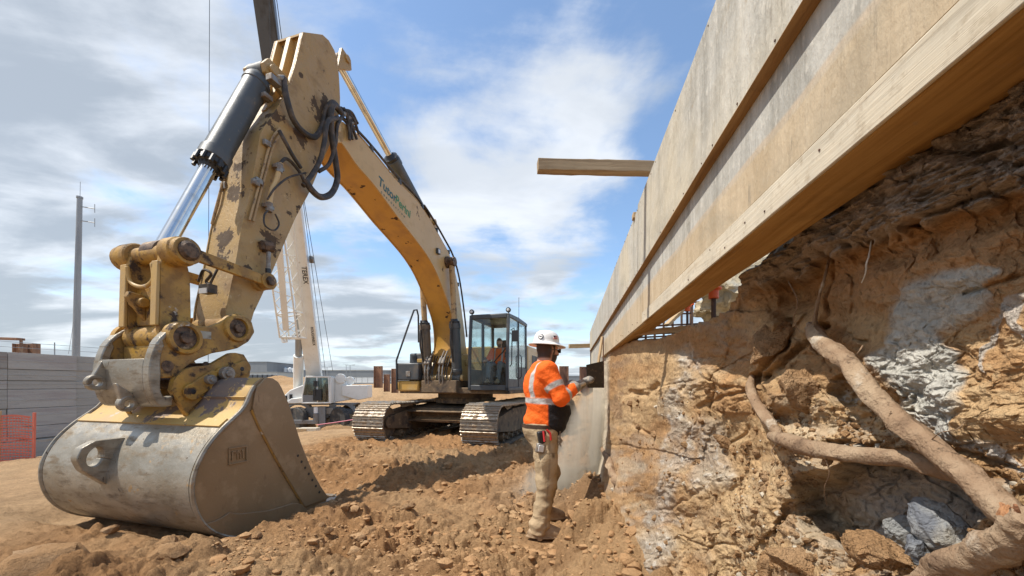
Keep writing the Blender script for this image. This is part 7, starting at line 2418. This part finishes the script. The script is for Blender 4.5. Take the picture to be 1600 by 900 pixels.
def head_sdf(x, y, z, c, ax, side, up):
    """skull, jaw, nose, ears, brow; ax = where the face looks"""
    c, ax, side, up = (np.array(v, float) for v in (c, ax, side, up))
    def T(a, s, u): return c + ax * a + side * s + up * u
    def loc(): 
        dx, dy, dz = x - c[0], y - c[1], z - c[2]
        return dx * ax[0] + dy * ax[1] + dz * ax[2], dx * side[0] + dy * side[1] + dz * side[2], dx * up[0] + dy * up[1] + dz * up[2]
    a, s, u = loc()
    f = sd_ell(a, s, u, (-.008, 0, .030), (.102, .078, .105))
    f = smin(f, sd_ell(a, s, u, (.030, 0, -.050), (.066, .058, .075)), .03)
    f = smin(f, sd_cap(a, s, u, (.055, 0, -.100), (.030, 0, -.100), .026, .03), .03)
    f = smin(f, sd_cap(a, s, u, (.094, 0, .012), (.118, 0, -.026), .011, .016), .012)
    for q in (-1, 1):
        f = smin(f, sd_cap(a, s, u, (.088, q * .012, .022), (.078, q * .048, .024), .011, .011), .012)
        f = smin(f, sd_ell(a, s, u, (.072, q * .044, -.028), (.026, .022, .02)), .02)
        f = smin(f, sd_ell(a, s, u, (-.004, q * .080, -.008), (.022, .010, .034)), .006)
        f = np.maximum(f, -sd_ell(a, s, u, (.098, q * .033, -.002), (.014, .018, .011)))
        f = smin(f, sd_ell(a, s, u, (.084, q * .033, -.002), (.013, .014, .010)), .003)
    f = smin(f, sd_cap(a, s, u, (.094, -.020, -.062), (.094, .020, -.062), .008, .008), .008)
    f = smin(f, sd_cap(a, s, u, (.090, -.018, -.074), (.090, .018, -.074), .009, .009), .008)
    f = np.maximum(f, -sd_cap(a, s, u, (.106, -.022, -.068), (.106, .022, -.068), .0045, .0045))
    return f


def helmet(mb, c, ax, side, up, s=1.0, brim_all=True):
    c, ax, side, up = (Vector(v) for v in (c, ax, side, up))
    rings = []
    n = 36
    prof = [(.150, .000), (.152, .006), (.120, .018), (.113, .026), (.112, .050), (.106, .082), (.092, .108), (.066, .127), (.034, .137), (.004, .140)]
    V = []
    for r, h in prof:
        for i in range(n):
            q = i / n * 6.2832
            ca, sa = math.cos(q), math.sin(q)
            rr = r
            if h < .01: rr = r * (1.0 + .17 * max(0, ca) ** 2 + .04 * max(0, -ca))
            hh = h - (.016 * max(0, ca) ** 2 if h < .01 else 0) - (.008 * abs(sa) if h < .01 else 0)
            rid = .004 * (abs(sa) < .18) * (h > .03) * (h < .135)
            V.append(c + (ax * ca * rr * 1.10 + side * sa * rr * .95 + up * (hh + rid)) * s)
    m = len(prof)
    mb.add(V, [(k * n + i, k * n + (i + 1) % n, (k + 1) * n + (i + 1) % n, (k + 1) * n + i) for k in range(m - 1) for i in range(n)] + [tuple((m - 1) * n + i for i in range(n))])
    V2 = [v - up * .004 * s + (c - v) * .03 for v in V[:n]]
    W2 = [c + (v - c) * .70 + up * .015 * s for v in V[:n]]
    mb.add(V[:n] + W2, [(i, n + i, n + (i + 1) % n, (i + 1) % n) for i in range(n)])


def worker():
    ox, oy, oz = 0.285, 3.42, 0.072
    rz = RAD(14)
    t = thing('person', 'man in white hard hat, orange hi vis top and khaki trousers scraping at the shuttering', 'person', mat=Matrix.Translation((ox, oy, oz)) @ Matrix.Rotation(rz, 4, 'Z') @ Matrix.Scale(.965, 4))
    # ---- joints, in his own frame: x to where he faces, y to his left
    hipR, hipL = (-.03, -.10, .93), (.0, .11, .93)
    kneeR, kneeL = (-.03, -.15, .50), (.12, .16, .50)
    ankR, ankL = (-.10, -.17, .10), (.09, .24, .10)
    shR, shL = (-.035, -.20, 1.475), (.04, .20, 1.475)
    elR, elL = (.055, -.285, 1.235), (.18, .22, 1.215)
    wrR, wrL = (.235, -.185, 1.330), (.385, .040, 1.350)
    neck = (-.005, 0, 1.50); headc = (.035, .01, 1.665)
    hx = Vector((math.cos(RAD(14)), math.sin(RAD(14)), -.04)).normalized(); hs = Vector((0, 0, 1)).cross(hx).normalized(); hu = hx.cross(hs).normalized()

    def head_f(x, y, z):
        f = head_sdf(x, y, z, headc, hx, hs, hu)
        return smin(f, sd_cap(x, y, z, (-.02, 0, 1.44), (.005, 0, 1.60), .070, .064), .03)

    def body_f(x, y, z):
        f = head_f(x, y, z)
        f = smin(f, sd_ell(x, y, z, (.01, 0, 1.30), (.13, .17, .22)), .05)
        f = smin(f, sd_ell(x, y, z, (.02, 0, 1.05), (.14, .16, .18)), .05)
        for h, k, a in ((hipR, kneeR, ankR), (hipL, kneeL, ankL)):
            f = smin(f, sd_cap(x, y, z, h, k, .080, .052), .05); f = smin(f, sd_cap(x, y, z, k, a, .050, .036), .03)
        for s, e, w in ((shR, elR, wrR), (shL, elL, wrL)):
            f = smin(f, sd_cap(x, y, z, s, e, .050, .038), .04); f = smin(f, sd_cap(x, y, z, e, w, .038, .028), .02)
        return f
    def skin_col(P):
        d = P - np.array(headc); a = d @ np.array(hx); u = d @ np.array(hu); s = np.abs(d @ np.array(hs))
        c = np.tile(SKIN, (len(P), 1))
        hair = sstep(-.05, -.03, u) * sstep(.055, .035, a) * (1 - sstep(.074, .083, s) * sstep(-.05, -.03, a))
        hair = np.maximum(hair, sstep(.02, -.02, a) * sstep(-.085, -.065, u))
        beard = sstep(-.028, -.042, u) * sstep(.0, .02, a) * sstep(-.135, -.12, u) * (1 - sstep(.008, .004, np.abs(u + .068)) * sstep(.085, .095, a))
        return c + (HAIR - c) * np.clip(np.maximum(hair, beard), 0, 1)[:, None]
    link('body', sdf_mesh('body', body_f, (-.25, -.36, .04), (.45, .36, 1.82), .011, [MAT['skin']], skin_col, 1), t)

    # ---- shirt
    def folds(x, y, z, a):
        return a * (np.sin(z * 46 + 5 * np.sin(x * 9) + 4 * y) + .7 * np.sin(z * 83 + x * 31 - y * 21))
    def shirt_f(x, y, z):
        f = sd_ell(x, y, z, (-.035, 0, 1.33), (.150, .205, .225))
        f = smin(f, sd_cap(x, y, z, (-.02, -.13, 1.475), (.01, .13, 1.475), .078, .078), .06)
        f = smin(f, sd_ell(x, y, z, (.055, 0, 1.10), (.190, .200, .215)), .09)       # belly
        f = smin(f, sd_ell(x, y, z, (-.01, 0, .99), (.172, .190, .11)), .07)
        f = smin(f, sd_cap(x, y, z, (-.02, 0, 1.50), (-.005, 0, 1.53), .082, .072), .035)
        for s, e, w in ((shR, elR, wrR), (shL, elL, wrL)):
            f = smin(f, sd_cap(x, y, z, s, e, .088, .070), .05)
            f = smin(f, sd_cap(x, y, z, e, lerp3(e, w, .86), .069, .047), .025)
        f = f + .009 * fbm(x * 4.5, y * 4.5, z * 7.5, 3) + folds(x, y, z, .0018) + .0045 * np.sin(18 * (x * .8 + z) + 6 * y) * np.clip((1.32 - z) * 4, 0, 1)
        f = np.maximum(f, .895 - z + .12 * np.clip(-x, -.1, .1))            # hem
        ncut = sd_cap(x, y, z, (-.012, 0, 1.49), (.03, 0, 1.66), .070, .078)
        return np.maximum(f, -ncut)
    def shirt_col(P):
        x, y, z = P.T
        c = np.tile(ORANGE, (len(P), 1))
        def put(col, m): c[:] = c + (col - c) * np.clip(m, 0, 1)[:, None]
        # which points belong to sleeves
        def seg(a, b):
            a, b = np.array(a), np.array(b); v = b - a
            q = np.clip(((P - a) @ v) / (v @ v), 0, 1); return np.linalg.norm(P - a - q[:, None] * v, axis=1), q
        dR0, qR0 = seg(shR, elR); dR1, qR1 = seg(elR, wrR); dL0, qL0 = seg(shL, elL); dL1, qL1 = seg(elL, wrL)
        sl = np.minimum.reduce([np.where(qR0 > .30, dR0, 9), dR1, np.where(qL0 > .30, dL0, 9), dL1]) < .097
        body = ~sl
        band = lambda v, a, b, e=.004: sstep(a - e, a + e, v) * sstep(b + e, b - e, v)
        # black lower front
        put(BLACKC, body * sstep(.0, .012, x + .035) * sstep(1.216, 1.206, z))
        put(BLACKC, body * sstep(-.05, -.04, x) * sstep(.93, .92, z) * sstep(.02, .04, x))
        # reflective bands
        put(SILVER, body * band(z + .05 * np.clip(x, -.2, .2), 1.175, 1.228))
        for s in (-1, 1): put(SILVER, body * band(y * s, .085, .133) * (z > 1.205) * sstep(1.6, 1.56, z))
        for d_, q_ in ((dR0, qR0), (dL0, qL0)): put(SILVER, sl * (d_ < .1) * band(q_, .48, .66, .02) * (np.minimum(dR1, dL1) > .085))
        for d_, q_ in ((dR1, qR1), (dL1, qL1)): put(SILVER, sl * (d_ < .085) * band(q_, .16, .34, .02))
        put(np.array((.9, .30, .10)), body * band(z, 1.228, 1.236, .002) * .6)
        return c
    link('shirt', sdf_mesh('shirt', shirt_f, (-.26, -.40, .88), (.44, .36, 1.60), .0085, [MAT['hivis']], shirt_col, 1), t)

    # ---- trousers
    def trouser_f(x, y, z):
        f = sd_ell(x, y, z, (-.02, 0, .95), (.160, .188, .13))
        f = smin(f, sd_ell(x, y, z, (-.075, 0, .90), (.105, .16, .12)), .06)
        for h, k, a in ((hipR, kneeR, ankR), (hipL, kneeL, ankL)):
            f = smin(f, sd_cap(x, y, z, (h[0], h[1] * 1.0, h[2] - .03), k, .118, .086), .03)
            f = smin(f, sd_cap(x, y, z, k, (a[0] - .005, a[1], a[2] - .02), .084, .078), .03)
        low = np.clip((.55 - z) * 3, 0, 1)
        wv = fbm(x * 3.2, y * 3.2, z * 8.0, 3)
        f = f + .020 * wv * (.55 + .45 * low) + .006 * fbm(x * 9, y * 9, z * 17, 2) + .016 * np.abs(fbm(x * 4 + 7, y * 4, z * 6.5 + x * 4, 2)) - .005 + .0035 * low * np.sin(z * 70 + 9 * np.sin(x * 14 + y * 5) + x * 30)
        # cargo pocket, seams
        f = smin(f, sd_ell(x, y, z, (-.03, -.232, .665), (.080, .020, .095)), .03)
        f = np.maximum(f, z - 1.005)
        return np.maximum(f, .055 - z)
    def trouser_col(P):
        x, y, z = P.T
        c = np.tile(KHAKI, (len(P), 1))
        dust = sstep(.45, .1, z)[:, None]
        c = c + (np.array((.45, .32, .19)) - c) * dust * .6
        belt = sstep(.955, .960, z) * sstep(.998, .993, z)
        c = c + (np.array((.05, .03, .02)) - c) * belt[:, None]
        hole = np.exp(-(((x - .0) / .016) ** 2 + ((z - .735) / .018) ** 2)) * (y < -.15)
        seam = np.exp(-((x + .045 - .06 * (z - .5)) / .006) ** 2) * (y < -.17) * (z < .93)
        flap = np.exp(-((z - .755 + .1 * x) / .006) ** 2) * (y < -.2) * (np.abs(x + .03) < .085)
        back = np.exp(-((z - .90) / .006) ** 2) * (x < -.05) * (np.abs(y + .09) < .07)
        return c * (1 - .75 * hole - .35 * np.clip(seam + flap + back, 0, 1))[:, None]
    link('trousers', sdf_mesh('trousers', trouser_f, (-.26, -.32, .04), (.28, .34, 1.02), .009, [MAT['khaki']], trouser_col, 1), t)

    # ---- boots
    for (a, yaw, nm) in ((ankR, RAD(-14), 'boot'), (ankL, RAD(-4), 'boot')):
        cx, cy = math.cos(yaw), math.sin(yaw)
        def boot_f(x, y, z):
            dx, dy = x - a[0], y - a[1]
            u, v = dx * cx + dy * cy, -dx * cy * 1.0 + dy * cx
            f = sd_cap(u, v, z, (-.005, 0, .18), (-.01, 0, .09), .056, .058)
            f = smin(f, sd_ell(u, v, z, (-.03, 0, .055), (.075, .050, .055)), .03)
            f = smin(f, sd_ell(u, v, z, (.105, 0, .055), (.105, .056, .055)), .05)
            f = smin(f, sd_cap(u, v, z, (.02, 0, .12), (.10, 0, .075), .046, .045), .03)
            f = np.maximum(f, .028 - z)
            sole = np.maximum(np.maximum(sd_ell(u, v, z * 0, (.055, 0, 0), (.175, .066, 1)), z - .034), .003 - z)
            sole = np.maximum(sole, -(.020 - np.abs(u - .0) - .0) * (z < .018) * 1.0 - 9 * (z >= .018))
            return np.minimum(f, sole)
        link('boot', sdf_mesh('boot', boot_f, (a[0] - .16, a[1] - .16, -.005), (a[0] + .30, a[1] + .16, .25), .0075, [MAT['boot']], None, 1), t)

    # ---- gloves on the handle
    hA, hB = np.array((.165, -.200, 1.300)), np.array((.520, .085, 1.395))
    hd = (hB - hA) / np.linalg.norm(hB - hA)
    def on(s): return hA + hd * s
    def glove(w, s, side, up_):
        pc = on(s) + np.array(up_) * .030
        fd = np.cross(hd, np.array(up_)) * side
        fd /= np.linalg.norm(fd)
        wr = np.array(w)
        palm = pc + fd * -.030
        def f(x, y, z):
            g = hand_sdf(x, y, z, wr + (palm - wr) * .35, palm, fd, hd, -np.array(up_) * 1.0, hd, 1.12)
            return smin(g, sd_cap(x, y, z, lerp3(elR if w is wrR else elL, w, .86), wr, .050, .043), .02)
        lo = np.minimum(wr, palm) - .13; hi = np.maximum(wr, palm) + .13
        link('glove', sdf_mesh('glove', f, lo, hi, .0055, [MAT['glove']], None, 1), t)
    glove(wrR, .10, 1, (0.15, -.20, .97)); glove(wrL, .335, -1, (.1, -.1, .99))
    # ---- hat, glasses, belt gear
    hc = Vector(headc) + hu * .048 - hx * .012
    mb = MB(); helmet(mb, hc, hx, hs, hu)
    hat = mb.build('hard_hat', MAT['hat'], t, smooth=50)
    def decal(az, el, r, poly, mat, lift):
        # flat sticker laid on the shell
        d = (hx * math.cos(az) + hs * math.sin(az))
        nrm = (d * math.cos(el) + hu * math.sin(el)).normalized()
        uu = hu.cross(nrm).normalized(); vv = nrm.cross(uu)
        p0 = hc + hu * .066 + d * (.110 + lift)
        mb = MB(); V = [p0 + uu * a + vv * b + nrm * 0 for a, b in poly]
        mb.add(V + [v - nrm * .010 for v in V], [tuple(range(len(V)))] + [(i, (i + 1) % len(V), len(V) + (i + 1) % len(V), len(V) + i) for i in range(len(V))])
        mb.build('sticker', mat, hat, smooth=0)
    ring = [(.026 * math.cos(q), .026 * math.sin(q)) for q in np.linspace(0, 6.28, 21)[:-1]]
    navy = pmat('navy_ink', (.03, .03, .05), [], .5)
    decal(RAD(-150), .22, 1, ring, navy, .0065); decal(RAD(-150), .22, 1, [(a * .72, b * .72) for a, b in ring], MAT['hat'], .0085); decal(RAD(-150), .22, 1, [(-.012, -.004), (.012, -.004), (.012, .006), (-.012, .006)], navy, .0098)
    fl = lambda x0, x1, y0, y1: [(x0, y0), (x1, y0), (x1, y1), (x0, y1)]
    redm = pmat('red_ink', (.45, .03, .04), [], .5)
    decal(RAD(-78), .2, 1, fl(-.024, .024, -.014, .014), MAT['hat'], .004)
    for k in range(4): decal(RAD(-78), .2, 1, fl(-.024, .024, -.014 + k * .008, -.010 + k * .008), redm, .0055)
    decal(RAD(-78), .2, 1, fl(-.024, -.004, .0, .014), navy, .0075)
    mb = MB()
    for s in (-1, 1):
        mb.tube([Vector(headc) + hx * .100 + hs * (s * .066) + hu * .002, Vector(headc) + hx * .04 + hs * (s * .083) + hu * .006, Vector(headc) - hx * .02 + hs * (s * .088)], .0035, 5)
        mb.box(Vector(headc) + hx * .108 + hs * (s * .034) + hu * .0, (.006, .058, .036), Matrix((hx, hs, hu)).transposed())
    mb.build('glasses', MAT['plain_black'], t)
    # tape measure, knife pouch and keys on the right hip
    mb = MB(); mb.box((-.105, -.205, .80), (.075, .045, .085), Matrix.Rotation(.2, 3, 'Y')); tp = mb.build('tape_measure', MAT['steel'], t, bevel=.012)
    mb = MB(); mb.box((-.105, -.232, .80), (.05, .008, .055), Matrix.Rotation(.2, 3, 'Y')); mb.build('tape_face', MAT['lamp_lens'], tp, bevel=.003)
    mb = MB(); mb.box((-.085, -.195, .895), (.075, .05, .11), Matrix.Rotation(-.2, 3, 'Y')); mb.build('tool_pouch', MAT['plain_black'], t, bevel=.012)
    mb = MB(); mb.tube([(-.05, -.215, .96), (-.02, -.225, .93), (-.015, -.23, .87)], .010, 7); mb.tube([(-.08, -.22, .95), (-.075, -.235, .86)], .009, 7); mb.build('red_tool', MAT['red'], t)
    mb = MB()
    rg = random.Random(9)
    for k in range(6): mb.box((.088 + rg.uniform(-.015, .015), -.185 + rg.uniform(-.01, .01), .855 + rg.uniform(-.03, .03)), (.010, .004, .05), Matrix.Rotation(rg.uniform(-1, 1), 3, 'Y'))
    mb.cyl((.085, -.185, .94), (.088, -.185, .88), .006, n=6); mb.build('keys', MAT['steel'], t)
    # ---- scraper: its own thing, held in both hands
    M = WM[t]
    g = lambda p: M @ Vector(p)
    sc_ = thing('scraper', 'square black steel scraper on a short wooden handle held by the man in orange', 'tool', g(hB))
    a, b = g(hA - hd * .03), g(hB)
    mb = MB(); mb.tube([a, a.lerp(b, .5), b], [.0195, .0175, .016], 10, smoothn=12); mb.build('handle', MAT['plate_face'], sc_, world=True)
    pc = W(932, 588, 3.52)
    mb = MB(); mb.bar(b - (b - a).normalized() * .03, b.lerp(pc, .5), .03, .03); mb.build('ferrule', MAT['rebar'], sc_, world=True)
    h2 = .105
    V = [W(916, 570, 3.50), W(943, 564, 3.56), W(943, 606, 3.56), W(918, 606, 3.50)]
    mb = MB(); dv = Vector((.0, .006, 0)); mb.add(V + [v + dv for v in V], [(0, 1, 2, 3), (7, 6, 5, 4)] + [(i, 4 + i, 4 + (i + 1) % 4, (i + 1) % 4) for i in range(4)]); mb.build('blade', pmat('scraper_steel', (.045, .045, .042), [((.12, .10, .075), 40, .55, .7, S1)], .5, metal=.4), sc_, world=True)


worker()


def operator():
    """seated in the cab, in the excavator's frame (x forward, y to his left)"""
    ox, oy, oz = 0.20, .62 + .50, 1.29 + .60
    wm = WM[ex] @ Matrix.Translation((ox, oy, oz))
    t = thing('person', 'operator in an orange hi vis top sitting in the excavator cab', 'person', mat=wm)
    hc = (.04, .0, .72)
    hx, hs, hu = Vector((1, 0, -.05)).normalized(), Vector((0, 1, 0)), Vector((.05, 0, 1)).normalized()
    sh = [(-.0, s * .20, .50) for s in (-1, 1)]; el = [(.08, s * .31, .26) for s in (-1, 1)]; wr = [(.30, s * .30, .20) for s in (-1, 1)]
    hip = [(.02, s * .10, .08) for s in (-1, 1)]; kn = [(.46, s * .16, .10) for s in (-1, 1)]; an = [(.60, s * .14, -.34) for s in (-1, 1)]
    def body_f(x, y, z):
        f = head_sdf(x, y, z, hc, hx, hs, hu)
        f = smin(f, sd_cap(x, y, z, (0, 0, .46), (.01, 0, .64), .065, .06), .03)
        f = smin(f, sd_ell(x, y, z, (0, 0, .30), (.12, .16, .24)), .05)
        for i in (0, 1):
            f = smin(f, sd_cap(x, y, z, sh[i], el[i], .05, .04), .03); f = smin(f, sd_cap(x, y, z, el[i], wr[i], .04, .03), .02)
            w = np.array(wr[i]); f = smin(f, hand_sdf(x, y, z, w, w + (.06, 0, .0), (1, 0, 0), (0, 1 if i else -1, 0), (0, 0, -1), (.4, (-1 if i else 1) * .6, 0)), .012)
            f = smin(f, sd_cap(x, y, z, hip[i], kn[i], .07, .05), .04); f = smin(f, sd_cap(x, y, z, kn[i], an[i], .05, .04), .03)
        return f
    def col(P):
        d = P - np.array(hc); a = d @ np.array(hx); u = d @ np.array(hu)
        c = np.tile(SKIN, (len(P), 1))
        hair = np.maximum(sstep(.04, .055, u), sstep(.0, -.03, a) * sstep(-.07, -.05, u)); beard = sstep(-.03, -.05, u) * sstep(.01, .03, a) * sstep(-.14, -.12, u) * .85
        return c + (HAIR - c) * np.clip(np.maximum(hair, beard), 0, 1)[:, None]
    link('body', sdf_mesh('body', body_f, (-.2, -.42, -.42), (.72, .42, .90), .013, [MAT['skin']], col, 1), t)
    def shirt_f(x, y, z):
        f = sd_ell(x, y, z, (-.01, 0, .30), (.155, .21, .27))
        f = smin(f, sd_cap(x, y, z, (0, -.12, .50), (0, .12, .50), .075, .075), .06)
        f = smin(f, sd_ell(x, y, z, (.05, 0, .16), (.16, .19, .15)), .06)
        for i in (0, 1): f = smin(f, sd_cap(x, y, z, sh[i], el[i], .085, .072), .05); f = smin(f, sd_cap(x, y, z, el[i], lerp3(el[i], wr[i], .3), .07, .06), .02)
        f = f + .003 * np.sin(z * 40 + x * 20 + y * 9)
        return np.maximum(np.maximum(f, .03 - z), -sd_cap(x, y, z, (0, 0, .54), (.03, 0, .70), .066, .07))
    def scol(P):
        x, y, z = P.T
        c = np.tile(ORANGE, (len(P), 1))
        for s in (-1, 1): c = c + (SILVER - c) * (sstep(.085, .09, y * s) * sstep(.135, .13, y * s) * (z > .12))[:, None]
        strap = sstep(.028, .02, np.abs(y * .95 - (z - .30) * .75)) * (x > 0)
        return c + (BLACKC - c) * strap[:, None]
    link('shirt', sdf_mesh('shirt', shirt_f, (-.22, -.44, .0), (.30, .44, .62), .012, [MAT['hivis']], scol, 1), t)
    jeans = pmat('grey_jeans', (.13, .15, .17), [('*1.3', 9, .5, .7, S1)], .9)
    def tr_f(x, y, z):
        f = sd_ell(x, y, z, (.0, 0, .06), (.16, .19, .11))
        for i in (0, 1): f = smin(f, sd_cap(x, y, z, hip[i], kn[i], .095, .075), .05); f = smin(f, sd_cap(x, y, z, kn[i], lerp3(kn[i], an[i], .9), .072, .062), .03)
        return f + .003 * np.sin(z * 50 + x * 30)
    link('trousers', sdf_mesh('trousers', tr_f, (-.2, -.3, -.42), (.74, .3, .2), .013, [jeans], None, 1), t)
    for i in (0, 1):
        a = an[i]
        def bf(x, y, z): return smin(sd_cap(x, y, z, (a[0], a[1], a[2] + .06), (a[0] + .0, a[1], a[2] - .03), .05, .052), sd_cap(x, y, z, (a[0], a[1], a[2] - .05), (a[0] + .17, a[1], a[2] - .055), .05, .042), .03)
        link('boot', sdf_mesh('boot', bf, (a[0] - .1, a[1] - .1, a[2] - .14), (a[0] + .26, a[1] + .1, a[2] + .14), .012, [MAT['boot']], None, 1), t)


operator()

# ------------------------------------------------------------------ dust falling from the scraper
def dust():
    m = bpy.data.materials.new('dust')
    m.use_nodes = True
    w = NT(m.node_tree)
    m.node_tree.nodes.clear()
    out = w.n('ShaderNodeOutputMaterial')
    tc = w.n('ShaderNodeTexCoord').outputs['Object']
    sep = w.n('ShaderNodeSeparateXYZ', {0: tc})
    x, y, z = sep.outputs
    # a curtain that widens downwards, with falling streaks, and a low cloud where it lands
    st = w.noise(w.n('ShaderNodeMapping', {0: tc, 3: (9, 9, .8)}).outputs[0], 1.6, 4, .6)
    pf = w.noise(tc, 4.2, 5, .6)
    half = w.mapr(z, 0.0, 1.25, .62, .12)
    off = w.math('ABSOLUTE', w.math('SUBTRACT', x, w.mapr(z, 0.0, 1.25, -.08, .10)))
    cur = w.math('MULTIPLY', w.mapr(w.math('DIVIDE', off, half), 1.0, .25, 0, 1, True), w.mapr(z, 1.24, .95, 0, 1, True))
    cur = w.math('MULTIPLY', cur, w.mapr(st, .38, .62, .10, 2.0))
    r2 = w.math('ADD', w.math('POWER', w.math('DIVIDE', w.math('ADD', x, .10), .75), 2.0), w.math('POWER', w.math('DIVIDE', z, .34), 2.0))
    cl = w.math('MULTIPLY', w.mapr(w.math('ADD', r2, w.mapr(pf, .3, .7, .45, -.45)), 1.0, .1, 0, 1, True), .9)
    yy = w.mapr(w.math('ABSOLUTE', y), .34, .12, 0, 1, True)
    den = w.math('MULTIPLY', w.math('MULTIPLY', w.math('ADD', w.math('MULTIPLY', cur, 1.0), w.math('MULTIPLY', cl, 1.6)), yy), 3.2)
    v = w.n('ShaderNodeVolumePrincipled', {'Color': (.86, .79, .67, 1), 'Density': den, 'Anisotropy': .2})
    m.node_tree.links.new(v.outputs[0], out.inputs['Volume'])
    c = W(918, 770, 4.35)
    mb = MB(); mb.bx(-1.15, .42, -.36, .36, -.06, 1.26)
    o = mb.build('dust_cloud', m, smooth=0)
    o.location = (c.x, c.y, .16)
    tag(o, 'pale dust falling from the scraper and settling on the ground', 'dust', kind='stuff')


dust()
